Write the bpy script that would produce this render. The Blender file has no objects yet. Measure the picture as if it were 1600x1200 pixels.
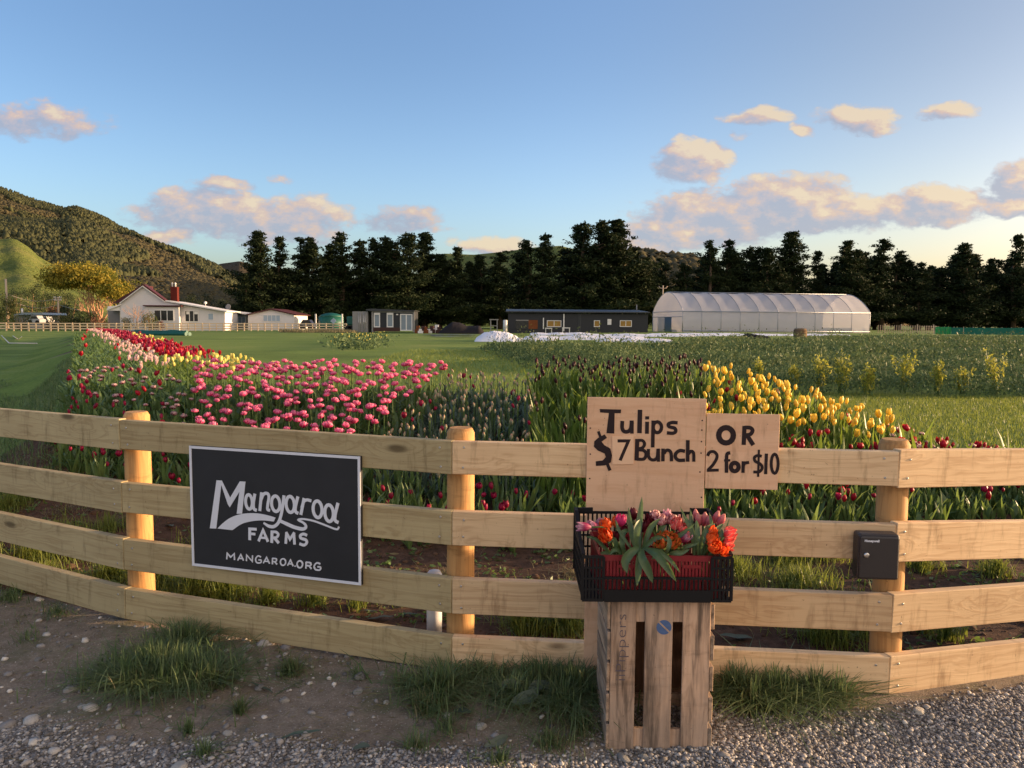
import bpy, math, random
import numpy as np
from mathutils import Vector, Matrix, Euler
R = math.radians
rng = np.random.default_rng(7)
random.seed(7)
scn = bpy.context.scene
col = scn.collection

# ------------------------------------------------------------------ camera
F = 1210.0
CAMZ = 1.6
CAMM = Matrix.Translation((0, 0, CAMZ)) @ Euler((R(90 - 4.49), 0, 0)).to_matrix().to_4x4() @ Matrix.Rotation(R(0.4), 4, 'Z')
cam = bpy.data.cameras.new('camera'); camo = bpy.data.objects.new('camera', cam)
col.objects.link(camo); camo.matrix_world = CAMM
cam.sensor_width = 36; cam.lens = 36 * F / 1600; cam.clip_start = 0.05; cam.clip_end = 12000
scn.camera = camo
scn.render.resolution_x = 1024; scn.render.resolution_y = 768

# ------------------------------------------------------------------ light
SUN_EL, SUN_AZ = 6.5, 80.0          # azimuth from +Y towards +X
SUN_STR, SKY_STR, EXPO = 3.3, 0.096, 1.85
scn.view_settings.view_transform = 'Standard'; scn.view_settings.look = 'None'
scn.view_settings.gamma = 1.0; scn.view_settings.exposure = EXPO
sl = bpy.data.lights.new('sun', 'SUN'); sl.energy = SUN_STR; sl.angle = R(0.6); sl.color = (1.0, 0.67, 0.38)
so = bpy.data.objects.new('sun', sl); col.objects.link(so)
sd = Vector((math.cos(R(SUN_EL)) * math.sin(R(SUN_AZ)), math.cos(R(SUN_EL)) * math.cos(R(SUN_AZ)), math.sin(R(SUN_EL))))
so.rotation_euler = sd.to_track_quat('Z', 'Y').to_euler(); so.location = (60, 20, 40)

def ray(px, py):
    d = CAMM.to_3x3() @ Vector(((px - 800) / F, (600 - py) / F, -1.0))
    return d
def at(px, py, Y):
    d = ray(px, py); return Vector((0, 0, CAMZ)) + d * (Y / d.y)

# node helper
class NT:
    def __init__(s, tree): s.t = tree; s.n = tree.nodes; s.l = tree.links
    def new(s, typ, **kw):
        n = s.n.new(typ)
        for k, v in kw.items():
            if k.startswith('i_'):
                key = k[2:]; key = int(key) if key.isdigit() else key.replace('_', ' ')
                s.set(n.inputs[key], v)
            else: setattr(n, k, v)
        return n
    def set(s, sock, v):
        if isinstance(v, bpy.types.NodeSocket): s.l.new(v, sock)
        elif isinstance(v, bpy.types.Node): s.l.new(v.outputs[0], sock)
        else: sock.default_value = v
    def math(s, op, a, b=None, c=None, clamp=False):
        n = s.n.new('ShaderNodeMath'); n.operation = op; n.use_clamp = clamp
        s.set(n.inputs[0], a)
        if b is not None: s.set(n.inputs[1], b)
        if c is not None: s.set(n.inputs[2], c)
        return n.outputs[0]
    def vmath(s, op, a, b=None):
        n = s.n.new('ShaderNodeVectorMath'); n.operation = op
        s.set(n.inputs[0], a)
        if b is not None: s.set(n.inputs[1], b)
        return n.outputs['Value'] if op in ('LENGTH', 'DOT_PRODUCT', 'DISTANCE') else n.outputs[0]
    def mix(s, f, a, b, blend='MIX'):
        n = s.n.new('ShaderNodeMix'); n.data_type = 'RGBA'; n.blend_type = blend
        s.set(n.inputs[0], f); s.set(n.inputs[6], a if not isinstance(a, tuple) else (*a[:3], 1)); s.set(n.inputs[7], b if not isinstance(b, tuple) else (*b[:3], 1))
        return n.outputs[2]
    def noise(s, vec, scale, detail=4, rough=.55, dim='3D', out=0):
        n = s.n.new('ShaderNodeTexNoise'); n.noise_dimensions = dim
        if vec is not None: s.set(n.inputs['Vector'], vec)
        n.inputs['Scale'].default_value = scale; n.inputs['Detail'].default_value = detail; n.inputs['Roughness'].default_value = rough
        return n.outputs[out]
    def ramp(s, f, stops):
        n = s.n.new('ShaderNodeValToRGB'); s.set(n.inputs[0], f)
        e = n.color_ramp.elements
        while len(e) < len(stops): e.new(0.5)
        for i, (p, c) in enumerate(stops):
            e[i].position = p; e[i].color = (*c[:3], 1) if isinstance(c, tuple) else (c, c, c, 1)
        return n.outputs[0]
    def smooth(s, v, a, b):
        n = s.n.new('ShaderNodeMapRange'); n.interpolation_type = 'SMOOTHSTEP'
        s.set(n.inputs[0], v); n.inputs[1].default_value = a; n.inputs[2].default_value = b
        return n.outputs[0]
    def bump(s, h, strength=.3, dist=.01):
        n = s.n.new('ShaderNodeBump'); s.set(n.inputs['Height'], h); n.inputs['Strength'].default_value = strength; n.inputs['Distance'].default_value = dist
        return n.outputs[0]

def srgb(r, g, b):
    f = lambda c: (c / 255 / 12.92) if c / 255 <= .04045 else ((c / 255 + .055) / 1.055) ** 2.4
    return (f(r), f(g), f(b))

# ------------------------------------------------------------------ sky with clouds
world = bpy.data.worlds.new('World'); scn.world = world; world.use_nodes = True
w = NT(world.node_tree); w.n.clear()
SKYTINT = (1.03, 1.03, 1.17)
sky = w.new('ShaderNodeTexSky', sky_type='NISHITA'); sky.sun_disc = False
sky.sun_elevation = R(SUN_EL); sky.sun_rotation = R(SUN_AZ); sky.altitude = 50
sky.air_density = 1.0; sky.dust_density = 2.6; sky.ozone_density = 2.4
CL = [(a_, b_, c_*1.12, d_*1.12, e_, f_) for a_, b_, c_, d_, e_, f_ in [  # direction slopes of each cloud bank: (px, py, rx, ry, warmth, thickness)
 (55,190,105,26,.25,.62),(325,338,100,36,.45,.85),(455,343,90,34,.5,.85),(272,374,40,18,.95,.9),(345,286,46,11,.1,.45),(440,275,22,9,.3,.4),
 (622,341,58,22,.05,.72),(765,383,55,13,1.0,.95),(1082,254,52,28,.8,.95),(1182,183,48,12,.8,.75),(1340,187,54,21,.9,.95),(1250,205,19,11,.8,.7),(1482,176,42,13,.85,.75),(1155,211,20,8,.6,.4),
 (1110,340,110,38,.55,1),(1030,382,70,16,.8,.9),(1240,318,100,36,.55,1),(1050,368,70,26,.8,1),(1360,333,90,25,.7,1),(1470,318,76,26,.75,1),(1590,288,42,28,.3,1),(1585,322,60,16,1.0,.95),(690,355,40,8,.3,.35),(1180,330,150,26,.5,.85),(1420,325,120,20,.65,.85)]]
gg = bpy.data.node_groups.new('cloud_bank', 'ShaderNodeTree')
gg.interface.new_socket('P', in_out='INPUT', socket_type='NodeSocketVector')
gg.interface.new_socket('Density', in_out='OUTPUT', socket_type='NodeSocketFloat')
gg.interface.new_socket('Warm', in_out='OUTPUT', socket_type='NodeSocketFloat')
g = NT(gg); gi = g.new('NodeGroupInput'); go = g.new('NodeGroupOutput')
wob = g.noise(gi.outputs[0], 16, 3, .5, out=1)
wv = g.vmath('SUBTRACT', wob, (.5, .5, .5)); wsc = g.new('ShaderNodeVectorMath', operation='SCALE'); g.set(wsc.inputs[0], wv); wsc.inputs['Scale'].default_value = .035
pp = g.vmath('ADD', gi.outputs[0], wsc.outputs[0])
acc = None; wacc = None; wsum = None
for (px, py, rx, ry, wm, th) in CL:
    d = ray(px, py); u0, v0 = d.x / d.y, d.z / d.y
    q = g.vmath('SUBTRACT', pp, (u0, v0, 0)); q = g.vmath('MULTIPLY', q, (F / rx, F / ry, 0)); L = g.vmath('LENGTH', q)
    f = g.math('MULTIPLY', g.math('SUBTRACT', 1.4, L, clamp=True), th)
    acc = f if acc is None else g.math('MAXIMUM', acc, f)
    ww = g.math('POWER', f, 2.0)
    wacc = g.math('MULTIPLY', ww, wm) if wacc is None else g.math('MULTIPLY_ADD', ww, wm, wacc)
    wsum = ww if wsum is None else g.math('ADD', wsum, ww)
sq = g.vmath('MULTIPLY', gi.outputs[0], (1, 1.7, 1))
n1 = g.noise(sq, 26, 10, .64); n2 = g.noise(sq, 6, 3, .5)
nn = g.math('MULTIPLY_ADD', g.math('SUBTRACT', n1, .5), 1.5, g.math('MULTIPLY', g.math('SUBTRACT', n2, .5), .8))
dens = g.math('ADD', acc, g.math('MULTIPLY', nn, 1.15))
dens = g.math('MULTIPLY', dens, g.smooth(acc, 0.0, .25))
g.set(go.inputs[0], dens); g.set(go.inputs[1], g.math('DIVIDE', wacc, g.math('ADD', wsum, .001)))
tc = w.new('ShaderNodeTexCoord'); sep = w.new('ShaderNodeSeparateXYZ'); w.set(sep.inputs[0], tc.outputs['Generated'])
yy = w.math('MAXIMUM', sep.outputs[1], .05)
uv = w.new('ShaderNodeCombineXYZ'); w.set(uv.inputs[0], w.math('DIVIDE', sep.outputs[0], yy)); w.set(uv.inputs[1], w.math('DIVIDE', sep.outputs[2], yy))
c1 = w.new('ShaderNodeGroup', node_tree=gg); w.set(c1.inputs[0], uv.outputs[0])
c2 = w.new('ShaderNodeGroup', node_tree=gg); w.set(c2.inputs[0], w.vmath('ADD', uv.outputs[0], (.016, .011, 0)))
front = w.smooth(sep.outputs[1], .08, .3)
mask = w.math('MULTIPLY', w.smooth(c1.outputs[0], .10, .60), front)
lit = w.math('SUBTRACT', c1.outputs[0], c2.outputs[0])
lit = w.math('ADD', w.math('MULTIPLY_ADD', lit, 1.3, -.05), w.math('MULTIPLY', c1.outputs[1], .55), clamp=True)
ccol = w.ramp(lit, [(0.0, srgb(180, 184, 202)), (.35, srgb(208, 194, 198)), (.65, srgb(236, 202, 180)), (1.0, srgb(255, 228, 188))])
b1 = w.new('ShaderNodeBackground'); hz_ = w.smooth(sep.outputs[0], .0, .52)
tint = w.mix(hz_, SKYTINT, (.89, .78, .78))   # thicker evening air towards the sun
low_ = w.math('MULTIPLY_ADD', w.math('SUBTRACT', 1, w.smooth(sep.outputs[2], .0, .34)), .42, 1.0)   # paler towards the horizon
sk_ = w.new('ShaderNodeVectorMath', operation='SCALE'); w.set(sk_.inputs[0], w.vmath('MULTIPLY', sky.outputs[0], tint)); w.set(sk_.inputs['Scale'], low_)
w.set(b1.inputs[0], sk_.outputs[0]); b1.inputs[1].default_value = SKY_STR
b2 = w.new('ShaderNodeBackground'); w.set(b2.inputs[0], ccol); b2.inputs[1].default_value = 0.9 * 2 ** -EXPO
mx = w.new('ShaderNodeMixShader'); w.set(mx.inputs[0], w.math('MULTIPLY', mask, .8)); w.set(mx.inputs[1], b1); w.set(mx.inputs[2], b2)
# unseen warm cloud bank, added behind the camera to brighten surfaces facing it
WEST_FILL = 2.05
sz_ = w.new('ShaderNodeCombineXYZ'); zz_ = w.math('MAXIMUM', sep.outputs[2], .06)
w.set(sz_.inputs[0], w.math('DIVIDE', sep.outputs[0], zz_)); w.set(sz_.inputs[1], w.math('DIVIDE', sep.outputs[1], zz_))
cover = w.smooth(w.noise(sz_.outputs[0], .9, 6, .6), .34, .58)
west_fill = w.math('MULTIPLY', w.smooth(w.math('MULTIPLY_ADD', sep.outputs[0], .55, w.math('MULTIPLY', sep.outputs[1], -1.0)), .22, .62), w.smooth(sep.outputs[2], .01, .06))
west_fill = w.math('MULTIPLY', west_fill, w.math('SUBTRACT', 1, w.smooth(sep.outputs[2], .72, 1.0)))
b3 = w.new('ShaderNodeBackground'); b3.inputs[0].default_value = (1.0, .81, .64, 1); b3.inputs[1].default_value = WEST_FILL * 2 ** -EXPO
mx2 = w.new('ShaderNodeMixShader'); w.set(mx2.inputs[0], w.math('MULTIPLY', w.math('MULTIPLY', west_fill, cover), .9)); w.set(mx2.inputs[1], mx); w.set(mx2.inputs[2], b3)
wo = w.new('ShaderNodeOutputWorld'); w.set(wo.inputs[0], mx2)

# ------------------------------------------------------------------ object helpers
ORG = {}
def tag(o, label=None, cat=None, group=None, kind=None):
    if label: o['label'] = label
    if cat: o['category'] = cat
    if group: o['group'] = group
    if kind: o['kind'] = kind
    return o
def thing(name, label, cat, loc=(0, 0, 0), group=None):
    o = bpy.data.objects.new(name, None); col.objects.link(o); o.location = loc; o.empty_display_size = .1
    ORG[o.name] = Vector(loc); return tag(o, label, cat, group)
def link(name, me, parent=None, loc=None):
    o = bpy.data.objects.new(name, me); col.objects.link(o)
    if parent is not None: o.parent = parent
    if loc is not None: o.location = loc
    ORG[o.name] = (ORG.get(parent.name, Vector()) if parent is not None else Vector()) + Vector(loc or (0, 0, 0))
    return o
def mesh_np(name, V, polys, mats, midx=None, smooth=False, C=None):
    """polys: list of int arrays (n,k)"""
    me = bpy.data.meshes.new(name); V = np.asarray(V, dtype=np.float32)
    me.vertices.add(len(V)); me.vertices.foreach_set('co', V.ravel())
    loops = np.concatenate([np.asarray(p).ravel() for p in polys]).astype(np.int32)
    tot = np.concatenate([np.full(len(p), p.shape[1], dtype=np.int32) for p in polys])
    start = np.concatenate([[0], np.cumsum(tot)[:-1]]).astype(np.int32)
    me.loops.add(len(loops)); me.loops.foreach_set('vertex_index', loops)
    me.polygons.add(len(tot)); me.polygons.foreach_set('loop_start', start)
    for m in (mats if isinstance(mats, (list, tuple)) else [mats]): me.materials.append(m)
    if midx is not None: me.polygons.foreach_set('material_index', np.asarray(midx, dtype=np.int32))
    if smooth: me.polygons.foreach_set('use_smooth', np.ones(len(tot), dtype=bool))
    if C is not None:
        a = me.color_attributes.new('c', 'FLOAT_COLOR', 'POINT')
        c4 = np.ones((len(V), 4), dtype=np.float32); c4[:, :C.shape[1]] = C; a.data.foreach_set('color', c4.ravel())
    me.update(calc_edges=True); me.validate(); return me
class MB:
    def __init__(s): s.v = []; s.f = []; s.sm = []
    def add(s, vs, fs, M=None, sm=False):
        b = len(s.v)
        for p in vs:
            p = Vector(p); s.v.append(M @ p if M is not None else p)
        for f in fs: s.f.append([b + i for i in f]); s.sm.append(sm)
        return s
    def box(s, lo, hi, M=None, bev=0.0):
        x0, y0, z0 = lo; x1, y1, z1 = hi
        if bev <= 0:
            vs = [(x0,y0,z0),(x1,y0,z0),(x1,y1,z0),(x0,y1,z0),(x0,y0,z1),(x1,y0,z1),(x1,y1,z1),(x0,y1,z1)]
            fs = [(0,3,2,1),(4,5,6,7),(0,1,5,4),(1,2,6,5),(2,3,7,6),(3,0,4,7)]
            return s.add(vs, fs, M)
        import bmesh
        bm = bmesh.new(); bmesh.ops.create_cube(bm, size=1)
        for v in bm.verts: v.co = Vector(((x0+x1)/2 + v.co.x*(x1-x0), (y0+y1)/2 + v.co.y*(y1-y0), (z0+z1)/2 + v.co.z*(z1-z0)))
        bmesh.ops.bevel(bm, geom=bm.edges[:], offset=bev, segments=1 if bev < .006 else 3, affect='EDGES', profile=.5)
        bm.verts.index_update(); s.add([v.co.copy() for v in bm.verts], [[v.index for v in f.verts] for f in bm.faces], M); bm.free(); return s
    def lathe(s, prof, n=16, M=None, sm=True, caps=True):
        vs = []; fs = []
        for (r, z) in prof:
            for i in range(n): a = 2*math.pi*i/n; vs.append((r*math.cos(a), r*math.sin(a), z))
        for k in range(len(prof)-1):
            for i in range(n): j = (i+1) % n; fs.append((k*n+i, k*n+j, (k+1)*n+j, (k+1)*n+i))
        s.add(vs, fs, M, sm)
        if caps:
            b = len(s.v) - len(vs); s.f.append([b+i for i in reversed(range(n))]); s.sm.append(False)
            t = b + (len(prof)-1)*n; s.f.append([t+i for i in range(n)]); s.sm.append(False)
        return s
    def tube(s, pts, rad, n=8, sm=True, caps=True):
        pts = [Vector(p) for p in pts]; rr = rad if isinstance(rad, (list, tuple)) else [rad]*len(pts)
        up = None; vs = []; fs = []
        for i, p in enumerate(pts):
            t = (pts[min(i+1, len(pts)-1)] - pts[max(i-1, 0)]).normalized()
            if up is None: up = t.orthogonal().normalized()
            up = (up - t*up.dot(t)); up = up.normalized() if up.length > 1e-6 else t.orthogonal().normalized()
            bi = t.cross(up)
            for k in range(n): a = 2*math.pi*k/n; vs.append(p + (up*math.cos(a) + bi*math.sin(a))*rr[i])
        for i in range(len(pts)-1):
            for k in range(n): j = (k+1) % n; fs.append((i*n+k, i*n+j, (i+1)*n+j, (i+1)*n+k))
        s.add(vs, fs, None, sm)
        if caps:
            b = len(s.v) - len(vs); s.f.append([b+i for i in reversed(range(n))]); s.sm.append(False)
            t = b+(len(pts)-1)*n; s.f.append([t+i for i in range(n)]); s.sm.append(False)
        return s
    def prism(s, poly, axis, d, M=None):
        """poly 2-D points; axis 'y': (x,z) extruded in y from d0 to d1; 'z','x' alike"""
        d0, d1 = d; n = len(poly)
        mk = {'y': lambda a, b, c: (a, c, b), 'z': lambda a, b, c: (a, b, c), 'x': lambda a, b, c: (c, a, b)}[axis]
        vs = [mk(a, b, d0) for a, b in poly] + [mk(a, b, d1) for a, b in poly]
        fs = [tuple(range(n)), tuple(reversed(range(n, 2*n)))] + [(i, i+n, (i+1) % n + n, (i+1) % n) for i in range(n)]
        return s.add(vs, fs, M)
    def mesh(s, name, mat, off=None):
        me = bpy.data.meshes.new(name); off = off or Vector()
        me.from_pydata([tuple(v - off) for v in s.v], [], s.f)
        me.polygons.foreach_set('use_smooth', s.sm)
        for m in (mat if isinstance(mat, (list, tuple)) else [mat]): me.materials.append(m)
        import bmesh
        bm = bmesh.new(); bm.from_mesh(me); bmesh.ops.recalc_face_normals(bm, faces=bm.faces[:]); bm.to_mesh(me); bm.free()
        me.update(); return me
    def build(s, name, mat, parent=None):
        """vertices are in world space; the object keeps the thing's origin"""
        if parent is None:
            c = sum(s.v, Vector())/len(s.v); c.z = min(v.z for v in s.v)
            return link(name, s.mesh(name, mat, c), None, c)
        return link(name, s.mesh(name, mat, ORG[parent.name]), parent)
def dup(root, loc, rotz=0.0, sc=1.0, label=None, group=None):
    r = root.copy(); col.objects.link(r); r.location = loc; r.rotation_euler = (0, 0, rotz); r.scale = (sc, sc, sc) if not isinstance(sc, tuple) else sc
    if label: r['label'] = label
    if group: r['group'] = group
    for ch in list(root.children):
        c = ch.copy(); col.objects.link(c); c.parent = r
        for gch in list(ch.children): d = gch.copy(); col.objects.link(d); d.parent = c
    return r

# ------------------------------------------------------------------ materials
def newmat(name):
    m = bpy.data.materials.new(name); m.use_nodes = True; t = NT(m.node_tree); t.n.clear()
    t.out = t.new('ShaderNodeOutputMaterial'); return m, t
def principled(t, c, rough=.7, spec=.3, normal=None, metal=0):
    p = t.new('ShaderNodeBsdfPrincipled'); t.set(p.inputs['Base Color'], (*c, 1) if isinstance(c, tuple) else c)
    t.set(p.inputs['Roughness'], rough); p.inputs['Specular IOR Level'].default_value = spec; p.inputs['Metallic'].default_value = metal
    if normal is not None: t.set(p.inputs['Normal'], normal)
    t.set(t.out.inputs[0], p); return p
def paint(name, c, rough=.6, spec=.3, var=.15, scale=3.0, bump=0.0, metal=0, bscale=40):
    m, t = newmat(name); tc = t.new('ShaderNodeTexCoord'); v = tc.outputs['Object']
    n = t.noise(v, scale, 6, .6); n2 = t.noise(v, scale*9, 4, .6)
    k = t.math('MULTIPLY_ADD', t.math('ADD', n, t.math('MULTIPLY', n2, .5)), var*2, 1 - 1.5*var)
    cc = t.vmath('MULTIPLY', (*c,), (1, 1, 1)); sc = t.new('ShaderNodeVectorMath', operation='SCALE'); t.set(sc.inputs[0], cc); t.set(sc.inputs['Scale'], k)
    nm = t.bump(t.noise(v, bscale, 5, .6), bump, .01) if bump else None
    principled(t, sc.outputs[0], t.math('MULTIPLY_ADD', n2, .25, rough - .12), spec, nm, metal); return m
def wood(name, light, dark, axis=0, grain=1.0, grey=0.0, knots=True, stain=0.0, rough=.75):
    m, t = newmat(name); tc = t.new('ShaderNodeTexCoord'); oi = t.new('ShaderNodeObjectInfo')
    rnd = t.math('MULTIPLY', oi.outputs['Random'], 37.0)
    off = t.new('ShaderNodeCombineXYZ'); [t.set(off.inputs[i], rnd) for i in range(3)]
    v0 = t.vmath('ADD', tc.outputs['Object'], off.outputs[0])
    s = [14, 14, 14]; s[axis] = .45
    kv = [9, 9, 9]; kv[axis] = 3.2
    vor = t.new('ShaderNodeTexVoronoi'); t.set(vor.inputs['Vector'], t.vmath('MULTIPLY', v0, tuple(kv))); vor.inputs['Scale'].default_value = .62
    kd = vor.outputs['Distance']; kn = t.math('SUBTRACT', 1, t.smooth(kd, .05, .15)); bend = t.math('SUBTRACT', 1, t.smooth(kd, 0.0, .5))
    dist = t.vmath('ADD', t.vmath('MULTIPLY', v0, tuple(s)), t.vmath('MULTIPLY', t.noise(v0, 3, 2, out=1), (.5, .5, .5)))
    dv = t.new('ShaderNodeVectorMath', operation='ADD'); t.set(dv.inputs[0], dist)
    cb = t.new('ShaderNodeCombineXYZ'); [t.set(cb.inputs[i], t.math('MULTIPLY', bend, 1.1 if i != axis else 0)) for i in range(3)]; t.set(dv.inputs[1], cb.outputs[0])
    g1 = t.noise(dv.outputs[0], 1.6*grain, 3, .5); ring = t.math('SINE', t.math('MULTIPLY', g1, 30)); ring = t.math('MULTIPLY_ADD', ring, .5, .5)
    s2 = [130, 130, 130]; s2[axis] = 3
    fine = t.noise(t.vmath('MULTIPLY', v0, tuple(s2)), 1.0, 4, .7)
    big = t.noise(v0, 2.3, 3, .6)
    k = t.math('ADD', t.math('MULTIPLY', t.math('POWER', ring, 3.0), .34), t.math('MULTIPLY_ADD', fine, .75, t.math('MULTIPLY_ADD', big, .9, -.72)), clamp=True)
    c = t.mix(k, light, dark)
    tone = t.math('MULTIPLY_ADD', t.math('FRACT', t.math('MULTIPLY', rnd, 3.7)), .34, .84)
    c = t.mix(1.0, c, t.new('ShaderNodeCombineColor', i_0=tone, i_1=tone, i_2=tone).outputs[0], 'MULTIPLY')
    if knots:
        rare = t.new('ShaderNodeSeparateColor'); t.set(rare.inputs[0], vor.outputs['Color'])
        kk = t.math('MULTIPLY', kn, t.math('GREATER_THAN', rare.outputs[0], .45))
        c = t.mix(t.math('MULTIPLY', kk, .8), c, tuple(x*.33 for x in dark))
    mv = [3, 3, 3]; mv[axis] = 16
    mark = t.math('MULTIPLY', t.smooth(t.noise(t.vmath('MULTIPLY', v0, tuple(mv)), 1, 4, .7), .52, .74), .55)
    c = t.mix(mark, c, tuple(x*.52 for x in dark))
    sp_ = t.smooth(t.noise(v0, 70, 2, .6), .70, .76); c = t.mix(t.math('MULTIPLY', sp_, .6), c, tuple(x*.3 for x in dark))
    if grey: c = t.mix(t.math('MULTIPLY', t.smooth(t.noise(v0, 3.1, 5, .65), .38, .66), grey), c, (.20, .185, .165))
    if stain:
        sv = [22, 22, 22]; sv[axis] = 2.0
        c = t.mix(t.math('MULTIPLY', t.smooth(t.noise(t.vmath('MULTIPLY', v0, tuple(sv)), 1, 5, .65), .44, .66), stain), c, (.045, .035, .028))
    h = t.math('ADD', t.math('MULTIPLY', ring, .5), fine)
    principled(t, c, rough, .25, t.bump(h, .35, .002)); return m
def leafmat(name, ca, cb, trans=.35, rough=.45, spec=.35, tip=None, edge=None, tcol=None, gloss=True, midrib=None):
    """ca..cb by plant (attribute c.r and object random); tip colour along c.g; edge colour by c.b"""
    m, t = newmat(name); at_ = t.new('ShaderNodeAttribute', attribute_name='c'); sp = t.new('ShaderNodeSeparateColor'); t.set(sp.inputs[0], at_.outputs['Color'])
    oi = t.new('ShaderNodeObjectInfo'); k = t.math('FRACT', t.math('ADD', sp.outputs[0], oi.outputs['Random']))
    c = t.mix(k, ca, cb)
    if tip is not None: c = t.mix(t.math('MULTIPLY', t.smooth(sp.outputs[1], .45, 1.0), .9), c, tip)
    if edge is not None: c = t.mix(t.math('MULTIPLY', t.smooth(sp.outputs[2], .5, 1.0), .85), c, edge)
    geo = t.new('ShaderNodeNewGeometry')
    n = t.noise(geo.outputs['Position'], 35, 3, .6); tone = t.math('MULTIPLY_ADD', n, .6, .7)
    c = t.mix(1.0, c, t.new('ShaderNodeCombineColor', i_0=tone, i_1=tone, i_2=tone).outputs[0], 'MULTIPLY')
    p = principled(t, c, rough, spec if gloss else .1)
    tr = t.new('ShaderNodeBsdfTranslucent'); t.set(tr.inputs[0], c if tcol is None else t.mix(.5, c, tcol))
    ms = t.new('ShaderNodeMixShader'); ms.inputs[0].default_value = trans; t.set(ms.inputs[1], p); t.set(ms.inputs[2], tr); t.set(t.out.inputs[0], ms); return m

M = {}
M['rail'] = wood('rail_wood', srgb(174, 157, 118), srgb(130, 108, 73), 0)
M['rail_warm'] = wood('fresh_rail_wood', srgb(214, 184, 144), srgb(164, 126, 88), 0)
M['post'] = wood('post_wood', srgb(190, 145, 92), srgb(138, 98, 58), 2, knots=True)
M['ply'] = wood('plywood', srgb(232, 190, 154), srgb(212, 164, 126), 0, grain=.45, knots=False)
M['plyedge'] = paint('plywood_patch', srgb(230, 190, 154), .7)
M['crate'] = wood('crate_wood', srgb(204, 170, 142), srgb(150, 118, 92), 2, grey=.45, stain=.8)
M['crate_h'] = wood('crate_slat_wood', srgb(190, 160, 132), srgb(136, 108, 84), 1, grey=.6, stain=.6)
M['crate_shade'] = wood('crate_shade_wood', srgb(96, 72, 54), srgb(62, 44, 32), 2, stain=.6)  # back and base boards: the crate's inside shade put into the wood colour
M['ink'] = paint('dark_lettering_paint', (.018, .008, .010), .6, var=.3)
M['bluestamp'] = paint('blue_stamp', srgb(78, 100, 140), .8, var=.3, scale=60)
M['greystamp'] = paint('grey_stamp_ink', srgb(92, 84, 92), .85, var=.3, scale=80)
M['black_board'] = paint('blackboard_paint', (.021, .021, .024), .55, .35, var=.3, scale=6)
M['white_paint'] = paint('white_paint', (.66, .67, .72), .5, .4, var=.08)
M['black_plastic'] = paint('black_plastic', (.009, .009, .010), .6, .2, var=.2)
M['red_plastic'] = paint('red_plastic', (.19, .011, .017), .4, .45, var=.15)
M['box_metal'] = paint('dark_powder_coat', (.030, .025, .025), .42, .5, var=.1, bump=.15, bscale=500)
M['steel'] = paint('steel', (.6, .58, .55), .35, .5, metal=1, var=.1)
M['white_plastic'] = paint('white_plastic', (.55, .54, .54), .45, .4, var=.12)
M['stem'] = leafmat('tulip_stem', (.07, .13, .03), (.10, .17, .045), .15)
M['bark'] = paint('bark', (.10, .075, .055), .9, .1, var=.45, scale=5, bump=.6)
# ------------------------------------------------------------------ terrain
def sst(a, b, x): t = np.clip((np.asarray(x, float) - a) / (b - a), 0, 1); return t*t*(3 - 2*t)
def hfar(x): return np.interp(x, [-200, -60, -30, 0, 28, 60, 300], [.0, .1, .3, .34, .66, .56, .5])
def H(x, y):
    x = np.asarray(x, float); y = np.asarray(y, float)
    wb = x + .56*y                                   # distance from the top edge of the bank
    near = .68 * sst(5.0, 8.8, y) * sst(-1.25, .0, wb) * (1 - .5*sst(1.9, 3.9, x)*(1 - sst(9, 40, y)))
    left = .12*sst(20, 90, y)
    hf = hfar(x)
    k = sst(28, 85, y)
    z = near*(1 - k) + hf*k*sst(-1.5, 6, wb) + (hf*k)*(1 - sst(-1.5, 6, wb))*.95
    z = np.where(wb < -1.25, np.maximum(z*k + left*0, 0), z)
    return z - .012*sst(0, 3, x)*(y < 5) - .035*sst(-.6, .5, x)*(1 - sst(2.85, 3.25, y)) + .013*np.sin(x*5.1 + y*2.3)*np.sin(y*6.7 - x*1.9)*sst(1.8, 2.2, y)*(1 - sst(7, 9, y))
def Hs(x, y): return float(H(x, y))
def gnd(px, py):
    """the ground point seen at that place of the photograph"""
    d = ray(px, py); lo = 1.0
    for i in range(4000):
        Y = 1.5*1.002**i*1.0; p = Vector((0, 0, CAMZ)) + d*(Y/d.y)
        if p.z <= Hs(p.x, p.y): return p
    return p
FJ = [(-5.3, 5.75), None, None, None, None, None, (4.85, 5.1)]
def front_line(x): return np.interp(x, [-5.5, -3.6, -1.93, -.225, 1.61, 3.4, 4.9], [5.9, 4.72, 3.97, 3.42, 3.26, 3.84, 5.1])
def bed_front(x): return np.interp(x, [-9, -4.9, -4.0, -3.3, -2.6, -1.36, 0, 1.2, 2.4, 4.2, 5.5, 9], [9.6, 7.9, 6.75, 6.3, 5.95, 5.5, 5.3, 5.4, 5.65, 6.0, 6.25, 7])
def bed_back(x): return np.interp(x, [-5, -3.2, -2.4, -.5, .1, .35, 2.1, 3.2, 3.9, 4.4, 5.5], [9, 9.0, 8.8, 8.6, 8.3, 8.6, 8.7, 8.1, 7.2, 6.9, 6.9])
def seg(a, b, n): return np.linspace(a, b, n, endpoint=False)
xs = np.concatenate([seg(-4000, -100, 16), seg(-100, -10, 60), seg(-10, -5, 32), seg(-5, 5, 130), seg(5, 10, 24), seg(10, 100, 45), np.linspace(100, 4000, 16)])
ys = np.concatenate([seg(-60, 1, 10), seg(1, 9, 104), seg(9, 20, 52), seg(20, 110, 90), seg(110, 400, 14), np.linspace(400, 6000, 14)])
GX, GY = np.meshgrid(xs, ys); Z = H(GX, GY)
inbed = (GY > bed_front(GX)) & (GY < bed_back(GX)) & (GX + .56*GY > -.1)
strip = (GX + .56*GY > -.05) & (GX + .56*GY < 2.3) & (GY > 7.5) & (GY < 58)
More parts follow.
